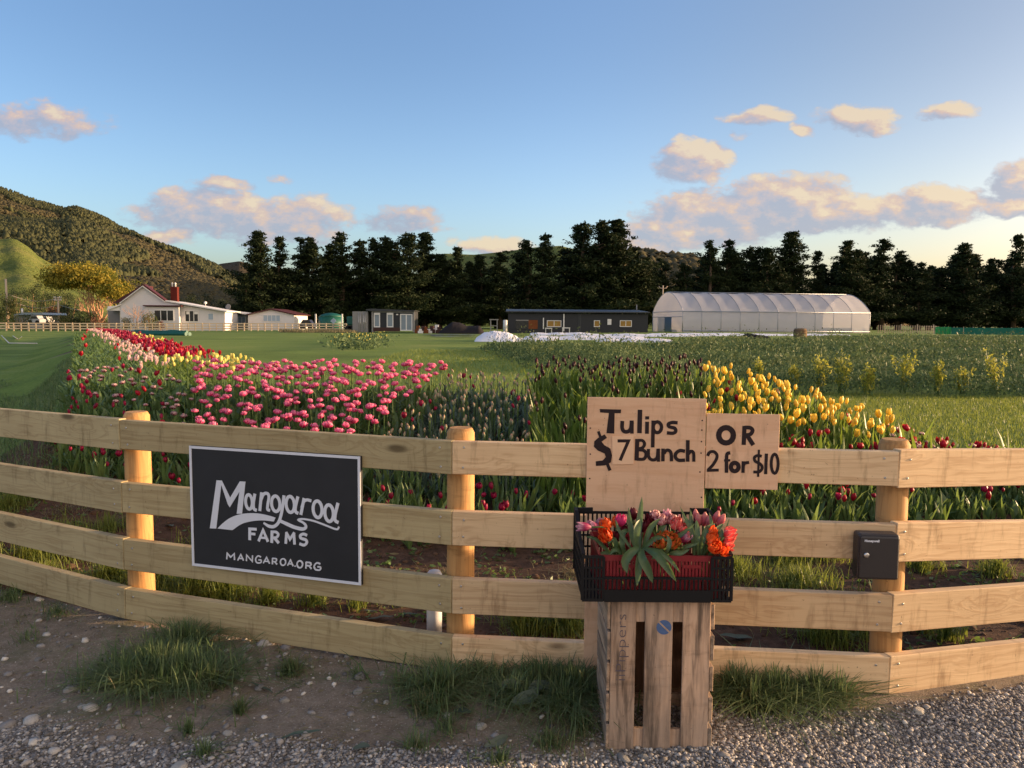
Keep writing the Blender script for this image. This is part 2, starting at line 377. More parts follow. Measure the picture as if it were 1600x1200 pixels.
fr = front_line(GX)
soil = np.maximum(sst(-.02, .12, GY - fr)*(GY < bed_front(GX) + .1)*(GX + .56*GY > -1.6), (inbed | strip)*1.0)*(1 - .25*sst(2.2, 4, GX))
frontz = 1 - sst(-.05, .25, GY - fr)
gravel = np.maximum(frontz*sst(.2, .6, GX)*sst(.02, .16, fr - GY - .03*np.clip(3-GX, 0, 3)), frontz*sst(0, 1, (2.90 - GY)/.16))
gravel = np.maximum(gravel, frontz*sst(0, 1, (-1.45 - GX)/.35)*sst(0, 1, (3.02 - GY)/.16))
grass = (1 - frontz)*(1 - soil)
nx, ny = len(xs), len(ys); idx = np.arange(nx*ny).reshape(ny, nx)
quads = np.stack([idx[:-1, :-1], idx[:-1, 1:], idx[1:, 1:], idx[1:, :-1]], -1).reshape(-1, 4)
m, t = newmat('ground_soil_grass_gravel'); a = t.new('ShaderNodeAttribute', attribute_name='c'); sp = t.new('ShaderNodeSeparateColor'); t.set(sp.inputs[0], a.outputs['Color'])
pos = t.new('ShaderNodeNewGeometry').outputs['Position']
n1 = t.noise(pos, 1.1, 6, .6); n2 = t.noise(pos, 14, 6, .65); n3 = t.noise(pos, 90, 4, .7); n4 = t.noise(pos, .22, 6, .65)
brk = t.math('MULTIPLY', t.math('SUBTRACT', t.math('ADD', t.math('MULTIPLY', n1, .6), t.math('MULTIPLY', n2, .6)), .6), 1.1)
gm = t.smooth(t.math('ADD', sp.outputs[0], brk), .35, .65); gv = t.smooth(t.math('ADD', sp.outputs[1], brk), .3, .7); sm_ = t.smooth(t.math('ADD', sp.outputs[2], brk), .35, .65)
dirt = t.ramp(t.math('ADD', t.math('MULTIPLY', n1, .3), t.math('ADD', t.math('MULTIPLY', n2, .35), t.math('MULTIPLY', n3, .35))), [(.30, (.085, .066, .049)), (.44, (.19, .152, .115)), (.56, (.28, .228, .175)), (.68, (.42, .36, .29))])
soilc = t.ramp(n2, [(.3, (.050, .030, .020)), (.6, (.12, .070, .046)), (.8, (.19, .125, .085))])
vor = t.new('ShaderNodeTexVoronoi'); t.set(vor.inputs['Vector'], pos); vor.inputs['Scale'].default_value = 75
vsep = t.new('ShaderNodeSeparateColor'); t.set(vsep.inputs[0], vor.outputs['Color'])
grc = t.ramp(vsep.outputs[0], [(0, (.10, .088, .075)), (.5, (.20, .178, .155)), (1, (.36, .32, .28))])
grassc = t.ramp(t.math('ADD', t.math('MULTIPLY', n4, .7), t.math('MULTIPLY', n2, .3)), [(.36, (.085, .130, .030)), (.5, (.140, .205, .044)), (.64, (.205, .24, .070))])
moss = t.math('MULTIPLY', t.smooth(t.noise(pos, 2.6, 6, .7), .50, .66), .55); dirt = t.mix(moss, dirt, (.085, .098, .045))
v2 = t.new('ShaderNodeTexVoronoi'); t.set(v2.inputs['Vector'], pos); v2.inputs['Scale'].default_value = 130; v2s = t.new('ShaderNodeSeparateColor'); t.set(v2s.inputs[0], v2.outputs['Color'])
chip = t.math('MULTIPLY', t.math('GREATER_THAN', v2s.outputs[1], .86), t.math('LESS_THAN', v2.outputs['Distance'], .32)); dirt = t.mix(t.math('MULTIPLY', chip, .8), dirt, (.42, .38, .33))
c = t.mix(gv, dirt, grc); c = t.mix(sm_, c, soilc); c = t.mix(gm, c, grassc)
hh = t.math('ADD', t.math('MULTIPLY', n2, .5), t.math('MULTIPLY', n3, .5)); hv = t.math('MULTIPLY', vor.outputs['Distance'], -.6)
principled(t, c, .95, .1, t.bump(t.math('ADD', hh, t.math('MULTIPLY', hv, gv)), .7, .03))
C = np.stack([grass, gravel, soil], -1).reshape(-1, 3)
tag(link('ground', mesh_np('ground', np.stack([GX, GY, Z], -1).reshape(-1, 3), [quads], m, smooth=True, C=C)), kind='structure')

# ------------------------------------------------------------------ hills
def pnoise(x, y, seed=0, oct=4):
    r = np.random.default_rng(seed); z = np.zeros_like(x); amp = 1
    for o in range(oct):
        for k in range(3):
            a, b, p = r.normal(0, 1, 2).tolist() + [r.uniform(0, 6.28)]; f = 2**o
            z += amp*np.sin(f*(a*x + b*y) + p)/3
        amp *= .55
    return z
def hill(name, sky_pts, Yr, Yf, folds, mat, seed, z0=0.0, back=.6, n=(160, 70), asp=.85):
    pxs, pys = zip(*sky_pts); px = np.linspace(pxs[0], pxs[-1], n[0]); py = np.interp(px, pxs, pys)
    tt = np.concatenate([np.linspace(0, 1, n[1]), np.linspace(1.03, 1.6, 12)])
    V = np.zeros((len(tt), n[0], 3))
    for i, (a, b) in enumerate(zip(px, py)):
        top = at(a, b, Yr); ux = top.x/Yr
        for j, q in enumerate(tt):
            Y = Yf + (Yr - Yf)*q; zt = top.z
            z = z0 + (zt - z0)*(q**asp if q <= 1 else 1 - (q-1)*back*1.6)
            V[j, i] = (ux*Y, Y, z)
    q = np.minimum(tt, 1)[:, None]*np.ones((1, n[0])); amp_ = np.clip((V[n[1]-1, :, 2] - z0)/max(1, (V[n[1]-1, :, 2] - z0).max()), 0, 1)[None]; ridge = amp_* pnoise(V[:, :, 0]/folds[0], V[:, :, 1]/folds[0]*.35, seed)
    V[:, :, 2] += ridge*folds[1]*np.sin(np.pi*np.clip(q, 0, 1))**.8*(V[:, :, 2] - z0 > 1)
    V[:, :, 1] -= ridge*folds[1]*.9*np.sin(np.pi*np.clip(q, 0, 1))
    V[0, :, 2] = z0 - 2
    ix = np.arange(V.shape[0]*n[0]).reshape(-1, n[0])
    qd = np.stack([ix[:-1, :-1], ix[:-1, 1:], ix[1:, 1:], ix[1:, :-1]], -1).reshape(-1, 4)
    o = link(name, mesh_np(name, V.reshape(-1, 3), [qd], mat, smooth=True)); tag(o, kind='structure'); return o, V
def hillmat(name, stops, sc, bump=0):
    m, t = newmat(name); pos = t.new('ShaderNodeNewGeometry').outputs['Position']
    n = t.math('ADD', t.math('MULTIPLY', t.noise(pos, sc, 5, .6), .6), t.math('MULTIPLY', t.noise(pos, sc*12, 4, .6), .4))
    principled(t, t.ramp(n, stops), .95, .05, t.bump(t.noise(pos, sc*25, 4, .6), bump, 4) if bump else None); return m
M['forest_floor'] = hillmat('forest_floor', [(.35, (.030, .036, .014)), (.5, (.052, .050, .022)), (.65, (.085, .062, .034))], .006)
M['pasture'] = hillmat('pasture', [(.35, (.060, .085, .022)), (.5, (.110, .135, .035)), (.68, (.17, .165, .055))], .02, .5)
M['far_bush'] = hillmat('far_bush', [(.35, (.045, .040, .024)), (.55, (.075, .058, .034)), (.7, (.11, .08, .045))], .02, .8)
hA, VA = hill('forested_hill', [(a_, b_ + 8) for a_, b_ in [(-2600, 500), (-1900, 420), (-1300, 300), (-800, 205), (-420, 178), (-200, 215), (-60, 268), (0, 290), (60, 312), (98, 323), (118, 318), (160, 336), (190, 354), (212, 360), (250, 379), (300, 399), (345, 421), (378, 447), (420, 475), (470, 500)]], 1500, 420, (165, 44), M['forest_floor'], 3, 0.5, n=(300, 80))
hB, VB = hill('far_hill', [(200, 470), (300, 425), (345, 412), (375, 408), (430, 425), (520, 440), (600, 455), (700, 490)], 2600, 1400, (300, 20), M['far_bush'], 5, 0)
hC, VC = hill('pasture_spur', [(-1100, 506), (-700, 430), (-450, 360), (-260, 335), (-100, 352), (-40, 366), (0, 374), (22, 372), (45, 386), (62, 402), (92, 418), (130, 440), (170, 470), (200, 495)], 430, 230, (60, 7), M['pasture'], 8, 0.4, n=(150, 60))
hD, VD = hill('pasture_hill', [(560, 500), (640, 440), (690, 396), (740, 398), (790, 393), (840, 386), (875, 384), (910, 392), (960, 399), (1010, 403), (1060, 407), (1090, 412), (1130, 440), (1200, 480), (1260, 502)], 620, 240, (110, 8), M['pasture'], 11, 0.4, n=(90, 60))
# forest stands as one mass of far trees
def cones(P, hgt, wid, seed):
    r = np.random.default_rng(seed); N = len(P); k = 5
    lev = [(0.0, .75), (.38, 1.0), (.80, .62)]; V = []; 
    for (zf, rf) in lev:
        a = np.arange(k)/k*2*np.pi + r.uniform(0, 6, (N, 1)); jr = r.uniform(.7, 1.3, (N, k))
        V.append(np.stack([P[:, :1] + np.cos(a)*wid[:, None]*rf*jr, P[:, 1:2] + np.sin(a)*wid[:, None]*rf*jr, P[:, 2:3] + hgt[:, None]*(zf + r.uniform(-.05, .05, (N, k)))], -1))
    top = np.stack([P[:, 0] + r.normal(0, .1, N)*wid, P[:, 1], P[:, 2] + hgt], -1)[:, None]
    V = np.concatenate(V + [top], 1); n = 3*k + 1; fq = []; ft = []
    for L in range(2):
        for i in range(k): j = (i+1) % k; fq.append((L*k+i, L*k+j, (L+1)*k+j, (L+1)*k+i))
    for i in range(k): ft.append((2*k+i, 2*k+(i+1) % k, 3*k))
    base = (np.arange(N)*n)[:, None, None]
    C = np.repeat(r.uniform(0, 1, (N, 1, 1)), n, 1).reshape(-1, 1)*np.ones((1, 3))
    return V.reshape(-1, 3), [(base + np.array(fq)).reshape(-1, 4), (base + np.array(ft)).reshape(-1, 3)], C
def scatter_on(V, N, seed, cond):
    r = np.random.default_rng(seed); nj, ni = V.shape[:2]; out = []
    j = r.uniform(0, nj - 13, N*7); i = r.uniform(0, ni - 1.001, N*7)
    j0 = j.astype(int); i0 = i.astype(int); fj = (j - j0)[:, None]; fi = (i - i0)[:, None]
    P = V[j0, i0]*(1-fj)*(1-fi) + V[j0+1, i0]*fj*(1-fi) + V[j0, i0+1]*(1-fj)*fi + V[j0+1, i0+1]*fj*fi
    return P[cond(P, r)][:N]
M['plantation'] = leafmat('plantation_conifers', (.048, .054, .026), (.062, .066, .031), .0, .9, .1)
M['regrowth'] = leafmat('brown_regrowth_bush', (.056, .051, .027), (.070, .061, .032), .0, .9, .1)
def stand(P): return pnoise(P[:, 0]/170, P[:, 1]/170, 21, 3)
P = scatter_on(VA, 60000, 4, lambda P, r: (stand(P) > -.12) & (P[:, 0]/P[:, 1] > -1.05))
V, Fc, C = cones(P, rng.uniform(7, 12, len(P)), rng.uniform(2.0, 3.6, len(P)), 2)
tag(link('plantation_forest', mesh_np('plantation_forest', V, Fc, M['plantation'], C=C)), 'dark green pine plantation covering the steep hillside', 'forest', kind='stuff')
P = scatter_on(VA, 34000, 6, lambda P, r: (stand(P) <= -.05) & (P[:, 0]/P[:, 1] > -1.05))
V, Fc, C = cones(P, rng.uniform(4, 7, len(P)), rng.uniform(2.4, 4.2, len(P)), 3)
tag(link('regrowth_bush', mesh_np('regrowth_bush', V, Fc, M['regrowth'], C=C)), 'brownish scrub and regrowth between the plantation blocks', 'forest', kind='stuff')
P = scatter_on(VD, 900, 9, lambda P, r: (P[:, 0] > 60)&(P[:, 2] > 8)&(r.uniform(0, 1, len(P)) < .9))
V, Fc, C = cones(P, rng.uniform(5, 9, len(P)), rng.uniform(3, 6, len(P)), 5)
tag(link('hilltop_bush', mesh_np('hilltop_bush', V, Fc, M['regrowth'], C=C)), 'low brown bush on the hill behind the glasshouse end of the windbreak', 'bush', kind='stuff')

# ------------------------------------------------------------------ leaf-card foliage
def cards(P, size, seed, asp=.45, droop=0.0, dirs=None, jit=1.0):
    """one pointed four-cornered leaf per point, freely turned"""
    r = np.random.default_rng(seed); N = len(P)
    d = r.normal(0, 1, (N, 3))*jit + (0 if dirs is None else dirs); d[:, 2] -= droop; d /= np.linalg.norm(d, axis=1)[:, None] + 1e-9
    u = np.cross(d, r.normal(0, 1, (N, 3))); u /= np.linalg.norm(u, axis=1)[:, None] + 1e-9
    s = (size*r.uniform(.6, 1.35, N))[:, None]
    V = np.stack([P - d*s*.5, P + u*s*asp*.5, P + d*s*.5, P - u*s*asp*.5], 1)
    Q = np.arange(N*4).reshape(N, 4)
    return V.reshape(-1, 3), Q
def rep4(c): return np.repeat(c, 4)[:, None]*np.ones((1, 3))
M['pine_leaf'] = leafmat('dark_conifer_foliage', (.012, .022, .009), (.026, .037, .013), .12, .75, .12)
M['pine_bark'] = paint('conifer_bark', (.085, .060, .045), .95, .05, var=.4, scale=2)
def conifer(seed, Hh=17.0, Rr=3.6, base=.16, lead=1, nb=95, open_=.0):
    r = np.random.default_rng(seed); P = []; cols = []; tb = MB(); bend = r.normal(0, .35, 2)
    tops = [(0, 0, Hh)] + [(r.normal(0, 1.6), r.normal(0, 1.0), Hh*r.uniform(.8, .97)) for _ in range(lead - 1)]
    tb.tube([(0, 0, -.5), (bend[0]*.3, bend[1]*.3, Hh*.3), (bend[0], bend[1], Hh*.6), (0, 0, Hh*.97)], [.42, .34, .22, .03], 7)
    lumps = r.uniform(0, 6.28, 4)
    for b in range(nb):
        z = base + (1 - base)*(r.uniform(0, 1)**.82); az = r.uniform(0, 6.28); q = (z - base)/(1 - base)
        tp = tops[r.integers(0, len(tops))]; zz = z*tp[2]
        prof = min(1, q*4 + .6)*(1 - q)**.95*(1.12 + .20*math.sin(q*19 + lumps[0]) + .22*math.sin(az*2 + lumps[1] + q*6))
        L = Rr*1.15*prof*r.uniform(.45, 1.18) + .22; cx, cy = tp[0]*min(1, q*1.6), tp[1]*min(1, q*1.6)
        up = r.uniform(.0, .45) + q*.5
        if r.uniform() < open_ and q < .6: continue
        ddir = np.array([math.cos(az), math.sin(az), up]); tip = np.array([cx, cy, zz]) + ddir*L
        if b % 4 == 0: tb.tube([(cx*.5, cy*.5, max(.2, zz - .5)), tuple(np.array([cx, cy, zz])*.5 + tip*.5), tuple(tip)], [.09, .05, .015], 4, caps=False)
        nc = max(2, int(L*1.9)); 
        for k in range(nc):
            s = (k + r.uniform(.3, 1))/nc; c = np.array([cx, cy, zz]) + ddir*L*s + r.normal(0, .12, 3)
            m_ = int(r.integers(26, 42)); rad = .24 + .34*(1 - q)
            pp = c + r.normal(0, 1, (m_, 3))*np.array([rad, rad, rad*.5]); P.append(pp); cols.append(np.full(m_, r.uniform(0, 1)))
    for tp in tops:
        m_ = 50; q = r.uniform(0, 1, (m_, 1)); pp = np.array([[tp[0], tp[1], tp[2]]]) - q*np.array([[0, 0, 2.0]]) + r.normal(0, 1, (m_, 3))*np.array([.2, .2, .2])*(q*1.3 + .03); P.append(pp); cols.append(np.full(m_, r.uniform()))
    P = np.concatenate(P); V, Q = cards(P, .46, seed, .40, droop=.1, dirs=np.concatenate([np.sign(P[:, :2])*.3, np.full((len(P), 1), .35)], 1))
    return mesh_np('crown', V, [Q], M['pine_leaf'], C=rep4(np.concatenate(cols))), tb.mesh('trunk', M['pine_bark'])
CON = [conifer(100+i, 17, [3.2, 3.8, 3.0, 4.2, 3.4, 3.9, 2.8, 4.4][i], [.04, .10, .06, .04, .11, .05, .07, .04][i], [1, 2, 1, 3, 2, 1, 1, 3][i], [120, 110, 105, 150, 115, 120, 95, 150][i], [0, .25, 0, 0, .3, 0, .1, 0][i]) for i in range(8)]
pine_tops = [(a_, b_, c_ + 20 + 50*(a_ - 380)/1220) for a_, b_, c_ in [(382, 428, 118), (403, 360, 120), (437, 372, 122), (482, 368, 122), (508, 396, 128), (531, 362, 122), (562, 372, 126), (602, 366, 122), (634, 360, 120), (664, 364, 126), (688, 396, 124), (715, 388, 122), (748, 396, 126), (782, 393, 122), (822, 374, 124), (852, 362, 122), (882, 387, 128), (914, 342, 122), (941, 346, 126), (964, 342, 122), (992, 388, 124), (1012, 400, 120), (1040, 408, 126), (1068, 410, 124), (1110, 374, 122), (1140, 371, 124), (1172, 382, 126), (1200, 388, 120), (1238, 361, 122), (1278, 394, 126), (1325, 374, 122), (1352, 392, 128), (1382, 372, 124), (1408, 391, 126), (1440, 407, 122), (1472, 414, 126), (1508, 381, 122), (1548, 412, 126), (1592, 369, 122), (1640, 385, 124), (1690, 380, 126)]]
rr = np.random.default_rng(5)
pine_tops += [(x_ + rr.uniform(-8, 8), rr.uniform(396, 418), 158 + 50*(x_ - 380)/1220) for x_ in range(1070, 1700, 30)]
NF = len(pine_tops)
back_row = [(x + rr.uniform(-12, 12), rr.uniform(402, 436), 166 + 50*(x - 380)/1220 + rr.uniform(-4, 6)) for x in range(405, 1980, 42)]
PL = 'tall dark conifer standing in the windbreak row behind the farm buildings'
protos = []
for i, (px, py, Y) in enumerate(pine_tops + back_row):
    k = (i*5 + 3*(i // 8)) % 8; top = at(px, py, Y); z0 = float(hfar(top.x)) - .05; s = (top.z - z0)/17.2
    wd = s*rr.uniform(.95, 1.3)*(1.2 if i < NF else 1.35)
    if i < 8:
        tr = thing('conifer_tree', PL, 'tree', (0, 0, 0), 'dark conifers of the windbreak'); link('trunk', CON[k][1], tr); link('crown', CON[k][0], tr); protos.append((k, tr)); tr.location = (top.x, Y, z0); tr.rotation_euler = (0, 0, rr.uniform(0, 6)); tr.scale = (wd, wd, s)
    else:
        src = [p for kk, p in protos if kk == k]; src = src[0] if src else protos[i % len(protos)][1]
        d = dup(src, (top.x, Y, z0), rr.uniform(0, 6.28), (wd, wd, s))
        if i >= NF: d['label'] = 'dark conifer filling the second row, seen through gaps of the windbreak'; d['group'] = 'second row of conifers'
# ------------------------------------------------------------------ post and rail fence in front
JT = {0: (None,), 1: (186, [656, 755, 843, 921], [702, 800, 890, 967], 3.97), 2: (706, [690, 799, 905, 996], [741, 853, 959, 1050], 3.43), 3: (1406, [706, 821, 931, 1027], [760, 875, 988, 1085], 3.265)}
NODE = {}
for j in (1, 2, 3):
    px, tops, bots, Y = JT[j]; p = at(px, tops[0], Y)
    NODE[j] = (Vector((p.x, Y, 0)), [at(px, a, Y).z for a in tops], [at(px, b, Y).z for b in bots])
def extend(jn, px, Y, tops, bots, dist):
    a = NODE[jn][0]; p = at(px, tops[0], Y); d = Vector((p.x - a.x, Y - a.y, 0)); k = dist/d.length
    zt = [u + (at(px, q, Y).z - u)*k for u, q in zip(NODE[jn][1], tops)]; zb = [u + (at(px, q, Y).z - u)*k for u, q in zip(NODE[jn][2], bots)]
    return (a + d*k, zt, zb)
NODE[0] = extend(1, 0, 4.43, [639, 726, 804, 873], [683, 770, 848, 916], 1.83)
NODE[4] = extend(3, 1600, 3.46, [703, 816, 916, 1006], [758, 872, 972, 1062], 1.83)
NODE[-1] = (NODE[0][0] + Vector((-1.6, .95, 0)), [z - .01 for z in NODE[0][1]], [z - .01 for z in NODE[0][2]])
NODE[5] = (NODE[4][0] + Vector((1.45, 1.15, 0)), list(NODE[4][1]), list(NODE[4][2]))
fence = thing('timber_fence', 'new pine post and rail fence bending round the flower bed', 'fence', tuple(NODE[2][0]))
screw_me = MB().lathe([(.0055, 0), (.0055, .0015), (.004, .003)], 10).mesh('screw', M['steel'])
RT = .045
def bay_dir(j): d = NODE[j+1][0] - NODE[j][0]; return d.normalized(), d.length
for j in range(-1, 5):
    d, L = bay_dir(j); nrm = Vector((d.y, -d.x, 0))      # towards the road
    if nrm.y > 0: nrm = -nrm
    g0 = .0015
    for k in range(4):
        za, zb = (NODE[j][1][k] + NODE[j][2][k])/2, (NODE[j+1][1][k] + NODE[j+1][2][k])/2
        hgt = ((NODE[j][1][k] - NODE[j][2][k]) + (NODE[j+1][1][k] - NODE[j+1][2][k]))/2
        ln = math.sqrt(L*L + (zb - za)**2); ex = Vector((d.x*L, d.y*L, zb - za)).normalized(); ey = -nrm; ez = ex.cross(ey)
        mb = MB(); mb.box((g0, 0, -hgt/2), (ln - g0, RT, hgt/2), bev=.003)
        o = link('rail', mb.mesh('rail', M['rail_warm' if j >= 2 else 'rail']), fence)
        a = NODE[j][0] + Vector((0, 0, za)) - ORG[fence.name]
        o.matrix_local = Matrix.Translation(a) @ Matrix((ex, ey, ez)).transposed().to_4x4()
        for sx in ((.05, ln - .055) if 0 <= j <= 3 else ()):
            for sz in (-hgt*.28, hgt*.28):
                s = bpy.data.objects.new('screw', screw_me); col.objects.link(s); s.parent = o
                s.matrix_local = Matrix.Translation((sx + random.uniform(-.008, .008), .0, sz + random.uniform(-.008, .008))) @ Matrix.Rotation(R(90), 4, 'X')
PC = {1: (213, 643, 4.09, .066), 2: (720, 668, 3.545, .0645), 3: (1398, 686, 3.38, .0655)}
for j in range(-1, 6):
    if j in PC: px, py, Y, r = PC[j]; p = at(px, py, Y); x, y, top = p.x, Y, p.z
    else:
        r = .066; x, y = NODE[j][0].x + .03, NODE[j][0].y + .115; top = NODE[j][1][0] + .05
    mb = MB(); prof = [(r*1.0, -.25), (r*1.01, .2), (r*.99, top*.5), (r*.985, top - .022), (r*.80, top)]
    mb.lathe(prof, 28)
    o = link('post', mb.mesh('post', M['post']), fence, Vector((x, y, 0)) - ORG[fence.name]); o.location.z = 0
    o.rotation_euler = (0, 0, random.uniform(0, 6))
# cable marker plate on the back side of one post: dark tag nailed under the top rail
px, py, Y, r = PC[1]; p = at(200, 715, Y - .062)
ORGf = ORG[fence.name]

# ------------------------------------------------------------------ flat lettering from strokes
def plane_hit(px, py, o, n):
    d = ray(px, py); c = Vector((0, 0, CAMZ)); return c + d*((o - c).dot(n)/d.dot(n))
class Flat:
    """strokes drawn on a vertical board; o a point of its face, ex along it, n towards the viewer"""
    def __init__(s, o, ex): s.o = o; s.ex = ex.normalized(); s.ez = Vector((0, 0, 1)); s.n = s.ex.cross(s.ez); s.n = s.n if s.n.y < 0 else -s.n; s.mb = MB(); s.k = 0
    def uv(s, px, py): p = plane_hit(px, py, s.o, s.n) - s.o; return (p.dot(s.ex), p.z)
    def put(s, poly, h=.0012):
        s.k += 1; h = h + .00006*s.k
        b = [s.o + s.ex*u + s.ez*v + s.n*.0002 for u, v in poly]; t = [s.o + s.ex*u + s.ez*v + s.n*h for u, v in poly]; n = len(poly)
        s.mb.add(b + t, [tuple(range(n, 2*n))] + [(i, (i+1) % n, n + (i+1) % n, n+i) for i in range(n)])
    def strip(s, pts, w, closed=False, h=.0012):
        P = [np.array(p, float) for p in pts]; n = len(P); ww = w if isinstance(w, (list, tuple)) else [w]*n
        Lf, Rt = [], []
        for i in range(n):
            a = P[i-1] if (i > 0 or closed) else None; c = P[(i+1) % n] if (i < n-1 or closed) else None
            t1 = (P[i] - a) if a is not None else (c - P[i]); t2 = (c - P[i]) if c is not None else t1
            t1 = t1/(np.linalg.norm(t1) + 1e-9); t2 = t2/(np.linalg.norm(t2) + 1e-9)
            n1 = np.array([-t1[1], t1[0]]); n2 = np.array([-t2[1], t2[0]]); m_ = n1 + n2; m_ /= np.linalg.norm(m_) + 1e-9
            k = min(1.9, 1/max(.35, m_.dot(n1))); Lf.append(P[i] + m_*k*ww[i]/2); Rt.append(P[i] - m_*k*ww[i]/2)
        s.k += 1; hh = h + .00006*s.k; vs = []
        for q in (Lf, Rt):
            for p in q: vs.append(s.o + s.ex*p[0] + s.ez*p[1] + s.n*hh)
        for q in (Lf, Rt):
            for p in q: vs.append(s.o + s.ex*p[0] + s.ez*p[1] + s.n*.0002)
        fs = []; rng_ = range(n if closed else n-1)
        for i in rng_:
            j = (i+1) % n; fs += [(i, j, n+j, n+i), (i, 2*n+i, 2*n+j, j), (n+i, n+j, 3*n+j, 3*n+i)]
        if not closed: fs += [(0, n, 3*n, 2*n), (n-1, 3*n-1, 4*n-1, 2*n-1)]
        s.mb.add(vs, fs)
    def done(s, name, mat, parent): return s.mb.build(name, mat, parent)
def smooth_path(pts, k=4, closed=False):
    P = [np.array(p, float) for p in pts]; n = len(P); out = []
    for i in range(n if closed else n-1):
        p0 = P[(i-1) % n] if (closed or i > 0) else P[i]*2 - P[i+1]; p1 = P[i]; p2 = P[(i+1) % n]; p3 = P[(i+2) % n] if (closed or i+2 < n) else p2*2 - p1
        for q in range(k):
            t_ = q/k; out.append(.5*((2*p1) + (-p0+p2)*t_ + (2*p0-5*p1+4*p2-p3)*t_**2 + (-p0+3*p1-3*p2+p3)*t_**3))
    if not closed: out.append(P[-1])
    return [tuple(p) for p in out]
def ell(cx, cy, rx, ry, sl=0.0, n=20): return [(cx + rx*math.cos(2*math.pi*i/n) - sl*ry*math.sin(2*math.pi*i/n), cy + ry*math.sin(2*math.pi*i/n)) for i in range(n)]
def draw(flat, zoom, strokes):
    """strokes measured on an enlarged view: (kind, points, width)"""
    sx, ox, oy = zoom
    for kind, pts, wd in strokes:
        if kind == 'e': pts = ell(*pts)
        elif kind == 's': pts = smooth_path(pts)
        uv = [flat.uv(ox + x/sx, oy + y/sx) for x, y in pts]
        a = flat.uv(ox + 500/sx, oy + 400/sx); b = flat.uv(ox + 510/sx, oy + 400/sx); sc = (b[0] - a[0])/10
        if kind == 'p': flat.put(uv)
        else: flat.strip(uv, [x*sc for x in wd] if isinstance(wd, (list, tuple)) else wd*sc, closed=(kind == 'e'))

# ---- farm name board on the second bay
d12, L12 = bay_dir(1); n12 = Vector((d12.y, -d12.x, 0)); n12 = n12 if n12.y < 0 else -n12
face = NODE[1][0] + n12*.022
cor = [plane_hit(px, py, face, n12) - face for px, py in ((296, 696), (565, 714), (562, 914), (300, 884))]
s0 = (cor[0].dot(d12) + cor[3].dot(d12))/2; s1 = (cor[1].dot(d12) + cor[2].dot(d12))/2
zt0, zt1, zb1, zb0 = cor[0].z, cor[1].z, cor[2].z, cor[3].z
tilt = ((zt1 - zt0) + (zb1 - zb0))/2/(s1 - s0); zc = (zt0 + zt1 + zb0 + zb1)/4; hh_ = ((zt0 - zb0) + (zt1 - zb1))/4; sc_ = (s0 + s1)/2
ctr = face + d12*sc_ + Vector((0, 0, zc))
board = thing('farm_sign', 'dark chalkboard farm sign with white painted border fixed to the fence', 'sign', tuple(ctr - n12*.012))
ex = (d12 + Vector((0, 0, tilt))).normalized(); ez = Vector((-d12.x*tilt, -d12.y*tilt, 1)).normalized(); ey = ez.cross(ex)
BM = Matrix((ex, ey, ez)).transposed().to_4x4(); BM.translation = ctr; hw = (s1 - s0)/2
MB().box((-hw, .002, -hh_), (hw, .02, hh_), BM).build('board', M['black_board'], board)
bw = .0125; mb = MB()
sgn = 1 if (BM.to_3x3() @ Vector((0, 1, 0))).dot(n12) < 0 else -1
fr_ = lambda lo, hi: mb.box((lo[0], -.0015*sgn, lo[1]), (hi[0], .0018*sgn, hi[1]), BM)
fr_((-hw, hh_ - bw), (hw, hh_)); fr_((-hw, -hh_), (hw, -hh_ + bw)); fr_((-hw, -hh_ + bw + .0005), (-hw + bw, hh_ - bw - .0005)); fr_((hw - bw, -hh_ + bw + .0005), (hw, hh_ - bw - .0005))
mb.build('border', M['white_paint'], board)
Z2 = (4.615, 270, 670)
fl = Flat(face + n12*-.002, d12); fl.o = face - n12*.0018
